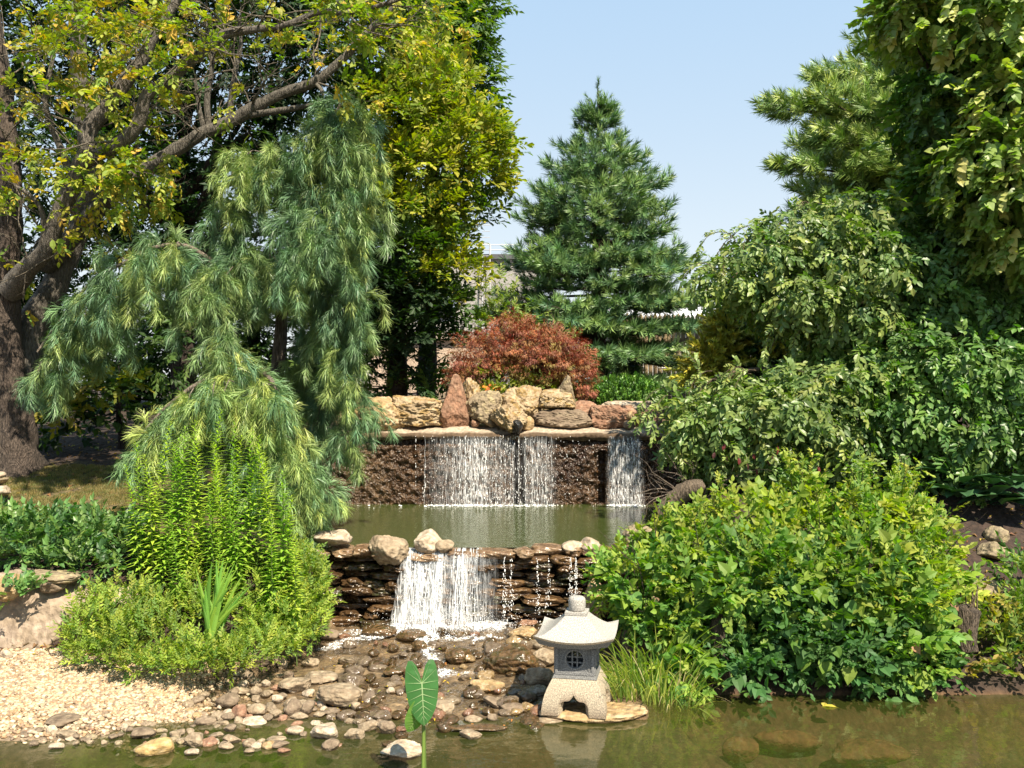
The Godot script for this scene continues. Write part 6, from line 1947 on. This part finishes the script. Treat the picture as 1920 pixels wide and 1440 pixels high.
	var tall := pine("tall_pine", "taller pine reaching yellow green boughs out from behind the heart-leaved tree", 1830, 14.5, -190, [0.0, 2.2, 0.3, 2.4, 0.4, 3.0, 0.5, 3.1, 0.58, 2.9, 0.68, 2.2, 0.8, 1.6, 1.0, 0.3], 22, 10, fresh, 302, 0.55, 1.3)
	var r := rnd(303)
	var wood := MB.new()
	var xf := []
	var cols := []
	for e in [[[1840, 330, 14.4], [1700, 262, 13.7], [1560, 215, 13.3], [1448, 205, 13.2], 34], [[1840, 380, 14.4], [1720, 345, 13.6], [1600, 325, 13.2], [1472, 314, 13.0], 22], [[1840, 300, 14.4], [1740, 210, 14.0], [1620, 160, 13.8], [1530, 152, 13.7], 26], [[1840, 420, 14.4], [1700, 400, 13.6], [1600, 385, 13.4], [1535, 378, 13.3], 20], [[1840, 300, 14.4], [1720, 300, 13.4], [1620, 275, 13.1], [1530, 262, 13.0], 34]]:
		var p := []
		for k in 4:
			p.append(P(e[k][0], e[k][1], e[k][2]))
		p = spline(p, 9)
		var q := []
		var local := []
		for k in p.size():
			var u := float(k) / (p.size() - 1)
			q.append(lerpf(0.04, 0.006, u))
			local.append(p[k] - tall.position)
			if u < 0.25: continue
			var w: float = e[4] / F * 13.3 * (1.15 - 0.75 * u)
			for j in 11:
				var dir: Vector3 = (p[mini(k + 1, p.size() - 1)] - p[k - 1]).normalized()
				var off := Vector3(r.randf_range(-0.1, 0.1), r.randfn(0.25, 0.5) * w, r.randfn(0, 1.1) * w)
				xf.append(Transform3D(frame((dir * 0.8 + off.normalized() * 0.6 + Vector3(0, 0.25, 0) + rv(r) * 0.3).normalized(), Vector3.UP, r.randf_range(0.95, 1.4)), p[k] + off))
				cols.append(vary(r, fresh[r.randi() % 3] * 1.1, 0.2, 0.1))
		wood.tube(local, q, 6, Color(0.17, 0.125, 0.10), 0.0)
	put("boughs", wood.mesh(), M.bark, tall)
	crown(tall, [xf, cols], [needles(97, 40, 0.1, 0.12, 0.008, 0.3, 1.2)], M.needle, "needles")


func build_maple_and_shrubs() -> void:
	var r := rnd(71)
	# red laceleaf maple
	var at := ground_at(968, 11.8)
	var t := thing("red_maple", "low domed maple with lacy red brown foliage behind the boulders", "tree", at)
	var w := MB.new()
	var bark := Color(0.27, 0.22, 0.16)
	limb(w, at, [[972, 765, 11.8, 9], [974, 735, 11.8, 8], [976, 705, 11.8, 7], [984, 685, 11.8, 6], [1000, 670, 11.7, 4], [1040, 660, 11.6, 2]], 8, bark, 0.15)
	limb(w, at, [[976, 705, 11.8, 6], [966, 685, 11.75, 5], [950, 680, 11.6, 4], [910, 690, 11.5, 2]], 7, bark, 0.15)
	limb(w, at, [[984, 685, 11.8, 5], [975, 655, 11.8, 4], [985, 635, 11.8, 3], [970, 622, 11.8, 2]], 7, bark, 0.15)
	limb(w, at, [[984, 685, 11.8, 5], [1015, 690, 11.6, 4], [1060, 700, 11.5, 2]], 7, bark, 0.15)
	for k in 26:
		twig(w, r, P(975 + r.randf_range(-40, 50), r.randf_range(640, 700), 11.75) - at, Vector3(r.randf_range(-1, 1), r.randf_range(0, 0.6), r.randf_range(-1, 1)), 0.45, 0.009, 1, bark, [])
	put("trunk", w.mesh(), M.bark, t)
	var red := [Color(0.30, 0.10, 0.055), Color(0.22, 0.075, 0.045), Color(0.35, 0.15, 0.065), Color(0.26, 0.14, 0.05)]
	var brown := [Color(0.29, 0.17, 0.05), Color(0.26, 0.21, 0.05), Color(0.31, 0.13, 0.055)]
	var lace := []
	for k in 2:
		var mb := MB.new()
		var q := rnd(111 + k)
		for i in 26:
			var o := Vector3(q.randf() * 0.16, -q.randf() * 0.03, q.randf_range(-0.06, 0.06))
			for j in 3:
				leaf(mb, o, Vector3(1, -0.45, 0) + rv(q) * 0.75, Vector3.UP + rv(q) * 0.4, q.randf_range(0.03, 0.055), 0.007, LANCE, 0.1, 0.3, Color.WHITE * q.randf_range(0.75, 1.25))
		lace.append(mb.mesh())
	var lobes := [[965, 650, 11.8, 70, 34, 0.5, 0], [915, 668, 11.7, 48, 30, 0.45, 0], [1030, 662, 11.7, 55, 30, 0.45, 0], [885, 692, 11.6, 34, 24, 0.35, 0], [1078, 690, 11.7, 32, 28, 0.4, 0], [960, 622, 11.9, 30, 16, 0.3, 0], [870, 710, 11.6, 20, 14, 0.25, 0], [1085, 725, 11.6, 22, 25, 0.3, 0], [1000, 690, 11.5, 60, 22, 0.3, 1], [930, 700, 11.5, 45, 20, 0.3, 1], [1050, 720, 11.6, 35, 25, 0.3, 1], [1020, 640, 11.9, 35, 18, 0.3, 0], [1065, 655, 11.8, 25, 12, 0.3, 0]]
	crown(t, lobe_sprays(r, lobes, 150.0, {"cols": [red, brown], "up": -0.1, "out": 0.9, "bare": 0.7, "fill": 0.3, "lump": 0.3, "lumps": 3.0}), lace, M.red_leaf)
	var lime := [Color(0.2, 0.26, 0.035), Color(0.15, 0.22, 0.03), Color(0.27, 0.28, 0.05)]
	var small := [spray(121, 8, 0.14, 0.06, 0.03, OVATE, 0.9, 0.5, 0.2), spray(122, 7, 0.11, 0.055, 0.03, OVATE, 1.0, 0.5, 0.2)]
	var s := thing("low_shrub", "yellow green leafy shrub growing under the red maple", "shrub", ground_at(960, 11.6))
	crown(s, lobe_sprays(r, [[900, 722, 11.45, 35, 22, 0.3, 0], [960, 725, 11.45, 50, 22, 0.3, 0], [1020, 735, 11.5, 50, 22, 0.3, 0], [940, 745, 11.3, 60, 14, 0.2, 0]], 150.0, {"cols": [lime]}), small, M.leaf)
	var fm := MB.new()
	for k in 7:
		var a := TAU * k / 7
		leaf(fm, Vector3.ZERO, Vector3(cos(a), 0.4, sin(a)), Vector3.UP, 0.03, 0.02, OVAL, 0.2, 0.1, Color.WHITE)
	var xf := []
	var cols := []
	for i in 90:
		xf.append(Transform3D(frame(rv(r), Vector3(0, 0.7, 1), r.randf_range(0.6, 1.1)), P(r.randf_range(872, 938), r.randf_range(722, 744), 11.2 + r.randf_range(-0.1, 0.1))))
		cols.append(vary(r, [Color(0.6, 0.24, 0.02), Color(0.65, 0.36, 0.03), Color(0.5, 0.14, 0.02)][i % 3], 0.2, 0.05))
	var ft := thing("flower_clump", "clump of small orange flowers behind the tall red pyramid boulder", "flowers", ground_at(905, 11.2))
	crown(ft, [xf, cols], [fm.mesh()], M.leaf, "blossoms")
	crown(ft, lobe_sprays(r, [[905, 742, 11.25, 40, 14, 0.15, 0]], 200.0, {"cols": [lime]}), small, M.leaf)
	leafy_tree("bright_shrub", "pale yellow green shrub rising behind the red maple against the far building", 965, 12.9, 6, [960, 680], [[955, 590, 12.8, 42, 32, 0.4, 0], [925, 600, 12.8, 30, 25, 0.3, 0], [985, 610, 12.8, 35, 25, 0.4, 0], [960, 560, 12.9, 25, 20, 0.3, 0], [1030, 635, 12.7, 40, 20, 0.4, 0], [1065, 645, 12.7, 25, 16, 0.3, 0], [905, 640, 12.8, 25, 22, 0.3, 0], [900, 560, 12.9, 22, 28, 0.3, 0], [890, 610, 12.9, 20, 22, 0.3, 0], [935, 530, 12.9, 20, 18, 0.25, 0], [985, 650, 12.8, 60, 25, 0.4, 0]], 75.0, {"cols": [[Color(0.21, 0.29, 0.06), Color(0.27, 0.33, 0.08), Color(0.15, 0.23, 0.05)]], "up": 0.3}, small, M.leaf, Color(0.14, 0.1, 0.07), 206)
	# clipped yew ball
	var yt := thing("clipped_yew", "rounded clipped bright green evergreen bush behind the flat grey slab", "shrub", ground_at(1175, 11.6))
	var sh := needles(131, 40, 0.06, 0.028, 0.007, 0.5, 1.2)
	crown(yt, lobe_sprays(r, [[1175, 757, 11.6, 64, 44, 0.42, 0]], 1700.0, {"cols": [[Color(0.10, 0.22, 0.03), Color(0.14, 0.27, 0.035), Color(0.07, 0.16, 0.03)]], "up": 0.9, "out": 0.6, "jit": 0.25, "bare": 0.9, "lump": 0.06, "gaps": -0.8, "fill": 0.3}), [sh], M.needle)
	# golden thread cypress
	var gt := thing("golden_cypress", "bright golden yellow cypress in front of the fence, partly behind the weeping tree", "shrub", ground_at(1380, 12.0))
	var th := needles(132, 60, 0.2, 0.07, 0.012, 0.2, 0.8)
	crown(gt, lobe_sprays(r, [[1365, 625, 11.7, 26, 42, 0.3, 0], [1340, 672, 11.6, 36, 30, 0.3, 0], [1390, 660, 11.9, 40, 60, 0.4, 1], [1460, 640, 11.6, 22, 40, 0.25, 0], [1310, 700, 11.6, 24, 16, 0.25, 0], [1430, 690, 11.9, 60, 50, 0.4, 1]], 330.0, {"cols": [[Color(0.42, 0.4, 0.05), Color(0.5, 0.44, 0.06), Color(0.33, 0.34, 0.05)], [Color(0.06, 0.12, 0.03), Color(0.1, 0.15, 0.03)]], "up": -0.1, "out": 0.9}), [th], M.needle)


func build_right_trees() -> void:
	var r := rnd(81)
	var sage := [Color(0.19, 0.26, 0.07), Color(0.15, 0.22, 0.06), Color(0.25, 0.31, 0.085), Color(0.11, 0.18, 0.055)]
	var deep := [Color(0.12, 0.22, 0.05), Color(0.15, 0.26, 0.055), Color(0.09, 0.175, 0.045)]  # shade cast by the heart-leaved tree, painted into these leaf colours
	var sp := [spray(141, 9, 0.2, 0.07, 0.04, OVAL, 0.85, 0.6, 0.4), spray(142, 10, 0.22, 0.068, 0.037, OVAL, 0.8, 0.6, 0.5), spray(143, 8, 0.16, 0.075, 0.042, OVAL, 0.9, 0.6, 0.4)]
	var at := ground_at(1640, 10.2)
	var t := thing("weeping_tree", "broad weeping tree with curtains of pointed sage green leaves hanging to the ground", "tree", at)
	var w := MB.new()
	limb(w, at, [[1640, 960, 10.2, 30], [1645, 850, 10.2, 24], [1650, 700, 10.2, 20], [1640, 560, 10.2, 16], [1620, 470, 10.1, 10], [1600, 400, 10.0, 6]], 12, Color(0.15, 0.12, 0.1), 0.15)
	limb(w, at, [[1645, 620, 10.2, 12], [1560, 500, 9.9, 9], [1480, 470, 9.6, 6], [1400, 500, 9.4, 4], [1330, 560, 9.2, 2]], 8, Color(0.3, 0.22, 0.15), 0.12)
	limb(w, at, [[1645, 700, 10.2, 12], [1560, 680, 9.7, 8], [1450, 690, 9.3, 5], [1350, 705, 9.0, 3], [1270, 760, 8.9, 2]], 8, Color(0.3, 0.22, 0.15), 0.12)
	limb(w, at, [[1645, 650, 10.2, 12], [1720, 560, 9.8, 9], [1800, 620, 9.3, 6], [1900, 680, 9.0, 3]], 8, Color(0.2, 0.15, 0.12), 0.12)
	limb(w, at, [[1650, 720, 10.1, 9], [1760, 640, 9.2, 6], [1840, 630, 8.9, 4], [1930, 660, 8.8, 3]], 8, Color(0.28, 0.22, 0.18), 0.12)
	put("trunk", w.mesh(), M.bark, t)
	var lobes := [[1600, 420, 9.8, 80, 45, 0.7, 0], [1500, 450, 9.6, 85, 45, 0.7, 0], [1430, 490, 9.4, 75, 45, 0.6, 0], [1375, 525, 9.3, 60, 32, 0.4, 0], [1560, 510, 9.4, 110, 55, 0.7, 0], [1490, 555, 9.2, 80, 45, 0.6, 0], [1650, 480, 9.7, 90, 60, 0.7, 1], [1580, 600, 9.3, 90, 55, 0.6, 0], [1690, 580, 9.6, 90, 70, 0.7, 1], [1780, 540, 9.6, 100, 90, 0.8, 1], [1880, 600, 9.4, 90, 100, 0.7, 1], [1560, 650, 9.4, 70, 40, 0.5, 1], [1430, 755, 9.0, 90, 42, 0.6, 0], [1335, 770, 8.9, 72, 45, 0.5, 0], [1300, 800, 8.9, 50, 45, 0.4, 0], [1500, 760, 8.95, 90, 65, 0.6, 0], [1400, 830, 8.85, 100, 60, 0.5, 0], [1335, 850, 8.9, 55, 40, 0.4, 0], [1560, 820, 8.9, 80, 70, 0.5, 0], [1590, 700, 9.1, 80, 50, 0.5, 0], [1680, 680, 9.0, 90, 60, 0.6, 1], [1780, 680, 8.9, 100, 60, 0.6, 1], [1880, 720, 8.8, 90, 70, 0.6, 1], [1720, 770, 8.9, 90, 70, 0.5, 1], [1830, 800, 8.8, 90, 70, 0.5, 1], [1900, 830, 8.8, 50, 60, 0.5, 1], [1650, 790, 8.95, 60, 80, 0.4, 1], [1760, 870, 8.7, 45, 50, 0.3, 1], [1450, 880, 8.8, 90, 30, 0.35, 1], [1940, 680, 9.0, 80, 160, 0.8, 1]]
	crown(t, lobe_sprays(r, lobes, 150.0, {"cols": [sage, deep], "up": -0.5, "out": 0.55, "jit": 0.6, "fill": 0.35, "bare": 0.25, "lump": 0.3, "lumps": 2.0}), sp, M.glossy_leaf)
	# hanging strands that break up its outline
	var xf := []
	var cols := []
	var st := MB.new()
	for e in [[1345, 500, 9.3], [1360, 490, 9.3], [1390, 450, 9.4], [1430, 425, 9.5], [1470, 405, 9.6], [1530, 385, 9.7], [1600, 372, 9.8], [1262, 780, 8.9], [1265, 800, 8.9], [1270, 740, 8.9], [1330, 700, 8.9], [1400, 690, 8.9], [1480, 700, 8.9], [1560, 690, 8.9], [1700, 840, 8.6], [1740, 860, 8.6], [1780, 850, 8.6], [1650, 840, 8.7], [1860, 860, 8.6], [1820, 850, 8.6], [1720, 640, 8.8], [1780, 640, 8.8], [1620, 560, 9.1], [1500, 600, 9.0], [1560, 480, 9.2], [1650, 430, 9.5]]:
		for k in 4:
			var p := P(e[0] + r.randf_range(-18, 18), e[1] + r.randf_range(-8, 12), e[2])
			var dir := Vector3(r.randf_range(-0.9, 0.3), r.randf_range(0.0, 0.5), r.randf_range(-0.2, 0.5)).normalized()
			var q := [p - at]
			var rr := [0.004]
			for j in 7:
				dir = (dir + Vector3(0, -0.42, 0) + rv(r) * 0.12).normalized()
				p += dir * 0.07
				q.append(p - at)
				rr.append(0.004 - 0.0004 * j)
				xf.append(Transform3D(frame((dir + rv(r) * 0.5).normalized(), Vector3(0, 0.6, 0.6) + rv(r) * 0.5, r.randf_range(0.5, 0.8)), p))
				cols.append(vary(r, (sage if e[0] < 1640 else deep)[r.randi() % 3], 0.2, 0.1))
			st.tube(q, rr, 4, Color(0.3, 0.22, 0.15), 0.0, null, false)
	crown(t, [xf, cols], [sp[2]], M.glossy_leaf, "hanging_leaves")
	put("strands", st.mesh(), M.bark, t).set_meta("kind", "stuff")
	# maroon autumn leaves low on its face
	var rl := MB.new()
	leaf(rl, Vector3.ZERO, Vector3.RIGHT, Vector3.UP, 0.085, 0.045, OVAL, 0.25, 0.2, Color.WHITE)
	var rlm := rl.mesh()
	for i in 15:
		var e: Array = [[1358, 832], [1362, 855], [1385, 858], [1400, 868], [1412, 850], [1448, 852], [1458, 836], [1340, 848], [1533, 873], [1546, 880], [1404, 795], [1350, 800], [1420, 880], [1384, 838], [1440, 862]][i]
		var o := put("leaf", rlm, tinted("red_leaf", [Color(0.13, 0.018, 0.02), Color(0.07, 0.02, 0.02)][i % 2]), t)
		o.set_meta("label", "maroon leaf low on the weeping tree")
		o.transform = Transform3D(frame(Vector3(r.randf_range(-0.4, 0.4), -1, 0.3), Vector3(r.randf_range(-1.4, 1.4), r.randf_range(-0.2, 0.8), 1), r.randf_range(0.6, 0.95)), P(e[0], e[1], 8.4) - at)
	# the heart-leaved tree at the right
	var hearts := [Color(0.21, 0.29, 0.055), Color(0.17, 0.25, 0.05), Color(0.27, 0.34, 0.08), Color(0.42, 0.43, 0.14)]
	var hd := [Color(0.09, 0.17, 0.04), Color(0.12, 0.21, 0.045), Color(0.065, 0.13, 0.035), Color(0.17, 0.25, 0.06)]  # for lobes out of the sun: shade mixed into the leaf colour
	var hs := [spray(151, 8, 0.22, 0.075, 0.075, HEART, 1.1, 0.6, 0.35), spray(152, 8, 0.2, 0.068, 0.07, HEART, 1.0, 0.7, 0.35)]
	var lb := [[1790, 60, 9.4, 110, 70, 0.7, 0], [1700, 35, 9.4, 60, 40, 0.5, 0], [1880, 60, 9.0, 90, 90, 0.7, 0], [1800, 160, 9.4, 100, 70, 0.7, 1], [1770, 230, 9.5, 80, 60, 0.6, 1], [1890, 200, 8.8, 80, 80, 0.6, 0], [1860, 290, 8.7, 90, 60, 0.6, 0], [1800, 330, 9.2, 70, 60, 0.6, 1], [1910, 360, 8.6, 70, 70, 0.6, 0], [1840, 370, 8.8, 60, 40, 0.5, 0], [1760, 310, 9.6, 50, 60, 0.5, 1], [1900, 440, 8.7, 60, 50, 0.5, 0], [1680, 20, 9.4, 50, 25, 0.4, 0], [1800, 420, 9.4, 60, 50, 0.5, 1], [1980, 200, 8.9, 80, 180, 0.7, 0], [1850, -70, 9.4, 170, 70, 0.7, 1], [2000, 420, 8.8, 80, 80, 0.6, 0]]
	leafy_tree("heart_leaved_tree", "tree with drooping pale-edged heart-shaped leaves leaning in above the weeping tree", 1985, 9.6, 20, [1950, 520], lb, 105.0, {"cols": [hearts, hd], "up": -0.3, "out": 0.65, "jit": 0.6, "fill": 0.35, "bare": 0.3, "lump": 0.3}, hs, M.glossy_leaf, Color(0.12, 0.1, 0.08), 207)


func build_fence_and_buildings() -> void:
	var r := rnd(91)
	var at := Vector3(X(1060, 16.0), H(0, 16.0), -16.0)
	var t := thing("picket_fence", "tall pale wooden stockade fence of close-set pickets behind the pine", "fence", at)
	var tops := []
	for k in 3:
		var mb := MB.new()
		var h := 1.44
		var wd := 0.074
		mb.tube([Vector3(0, -0.05, 0), Vector3(0, h - 0.06, 0), Vector3(0, h, 0)], [wd * 0.5, wd * 0.5, wd * 0.12], 8, Color.WHITE, 0.05, noise)
		tops.append(mb.mesh())
	var x := X(1150, 16.0) - at.x
	var i := 0
	while x < X(1500, 16.0) - at.x:
		var o := put("picket", tops[i % 3], tinted("wood", [Color(0.5, 0.4, 0.25), Color(0.44, 0.34, 0.21), Color(0.55, 0.45, 0.3), Color(0.38, 0.29, 0.18)][r.randi() % 4]), t)
		o.position = Vector3(x, r.randf_range(-0.02, 0.02), 0)
		o.rotation = Vector3(0, r.randf_range(0, 3), r.randf_range(-0.008, 0.008))
		x += 0.0775
		i += 1
	for y in [0.3, 1.0]:
		var mb := MB.new()
		mb.box(Vector3((X(1150, 16.0) + X(1500, 16.0)) / 2.0 - at.x, y, -0.075), Vector3(3.15, 0.09, 0.06), Color(0.33, 0.26, 0.17))
		put("rail", mb.mesh(), M.wood, t)
	var wire := MB.new()
	wire.tube([P(1235, 690, 15.9) - at, P(1330, 688, 15.9) - at], [0.012, 0.012], 6, Color(0.6, 0.6, 0.6))
	put("pipe", wire.mesh(), M.metal, t)
	# far plant building with a railed roof
	var d := 44.0
	at = Vector3(X(850, d), H(0, d), -d)
	t = thing("plant_building", "pale industrial building with a flat dark-edged roof, railing and ladder far behind the trees", "building", at)
	var roof := P(0, 484, d).y - at.y
	var x0 := X(640, d) - at.x
	var x1 := X(1010, d) - at.x
	var mb := MB.new()
	mb.box(Vector3((x0 + x1) / 2.0, roof / 2.0, -3.0), Vector3(x1 - x0, roof, 6.0), Color(0.46, 0.45, 0.43))
	put("wall", mb.mesh(), M.concrete, t)
	mb = MB.new()
	mb.box(Vector3((x0 + x1) / 2.0, roof + 0.05, -2.95), Vector3(x1 - x0 + 0.3, 0.22, 6.3), Color(0.08, 0.08, 0.085))
	put("roof_edge", mb.mesh(), M.metal, t)
	mb = MB.new()
	for px in range(650, 1011, 45):
		var xx := X(px, d) - at.x
		mb.tube([Vector3(xx, roof + 0.15, 0.1), Vector3(xx, roof + 0.62, 0.1)], [0.02, 0.02], 6, Color(0.5, 0.5, 0.5))
	for y in [0.36, 0.6]:
		mb.tube([Vector3(x0, roof + y, 0.1), Vector3(X(968, d) - at.x, roof + y, 0.1)], [0.018, 0.018], 6, Color(0.5, 0.5, 0.5))
	put("railing", mb.mesh(), M.metal, t)
	mb = MB.new()
	for px in [905, 919]:
		var xx := X(px, d) - at.x
		mb.tube([Vector3(xx, 0.3, 0.35), Vector3(xx, roof + 0.6, 0.35)], [0.03, 0.03], 6, Color(0.45, 0.45, 0.46))
	for k in 26:
		var y := 0.5 + k * 0.28
		mb.tube([Vector3(X(905, d) - at.x, y, 0.35), Vector3(X(919, d) - at.x, y, 0.35)], [0.014, 0.014], 5, Color(0.45, 0.45, 0.46))
	put("ladder", mb.mesh(), M.metal, t)
	for e in [[660, 560], [720, 560], [780, 560], [840, 560]]:
		mb = MB.new()
		mb.box(P(e[0], e[1], d) - at + Vector3(0, 0, 0.3), Vector3(0.9, 1.1, 0.1), Color(0.18, 0.22, 0.26))
		put("window", mb.mesh(), M.metal, t)
	# low tan building behind the maple
	d = 30.0
	at = Vector3(X(800, d), H(0, d), -d)
	t = thing("low_building", "low pale tan building glimpsed between the dark tree and the red maple", "building", at)
	mb = MB.new()
	roof = P(0, 634, d).y - at.y
	mb.box(Vector3(0, roof / 2.0, -2.5), Vector3(X(900, d) - X(690, d), roof, 5.0), Color(0.6, 0.47, 0.36))
	put("wall", mb.mesh(), M.concrete, t)
	mb = MB.new()
	mb.box(Vector3(0, roof + 0.06, -2.45), Vector3(X(900, d) - X(690, d) + 0.3, 0.16, 5.3), Color(0.5, 0.42, 0.35))
	put("roof", mb.mesh(), M.concrete, t)
	# white metal-roofed shed behind the fence
	d = 32.0
	at = Vector3(X(1350, d), H(0, d), -d)
	t = thing("shed", "long shed with a white metal roof showing over the wooden fence", "building", at)
	mb = MB.new()
	roof = P(0, 590, d).y - at.y
	mb.box(Vector3(0, roof / 2.0, -3.0), Vector3(7.0, roof, 5.0), Color(0.5, 0.5, 0.48))
	put("wall", mb.mesh(), M.metal, t)
	mb = MB.new()
	var e0 := roof - 0.02
	mb.quad(Vector3(-3.7, e0, -0.1), Vector3(-3.7, e0 + 0.62, -3.2), Vector3(3.7, e0 + 0.62, -3.2), Vector3(3.7, e0, -0.1), Color(0.75, 0.76, 0.77))
	mb.quad(Vector3(-3.7, e0, -0.1), Vector3(3.7, e0, -0.1), Vector3(3.7, e0 - 0.12, -0.1), Vector3(-3.7, e0 - 0.12, -0.1), Color(0.6, 0.6, 0.62))
	mb.quad(Vector3(-3.7, e0, -6.0), Vector3(3.7, e0, -6.0), Vector3(3.7, e0 + 0.62, -3.2), Vector3(-3.7, e0 + 0.62, -3.2), Color(0.75, 0.76, 0.77))
	put("roof", mb.mesh(), M.metal, t)


func _ready() -> void:
	lights()
	noise.seed = 5
	noise.frequency = 0.5
	noise.fractal_octaves = 3
	fine.seed = 9
	fine.frequency = 1.0
	fine.fractal_octaves = 2
	make_materials()
	build_ground()
	build_upper_wall()
	build_cascade_wall()
	build_fence_and_buildings()
	build_background_trees()
	build_right_trees()
	build_old_tree()
	build_weeping_pine()
	build_maple_and_shrubs()
	build_ledge_boulders()
	build_left_stones()
	build_stream_rocks()
	build_gravel()
	build_lantern()
	build_taro()
	build_iris()
	build_tall_stems()
	build_groundcover()
	build_thicket()
	build_falls()
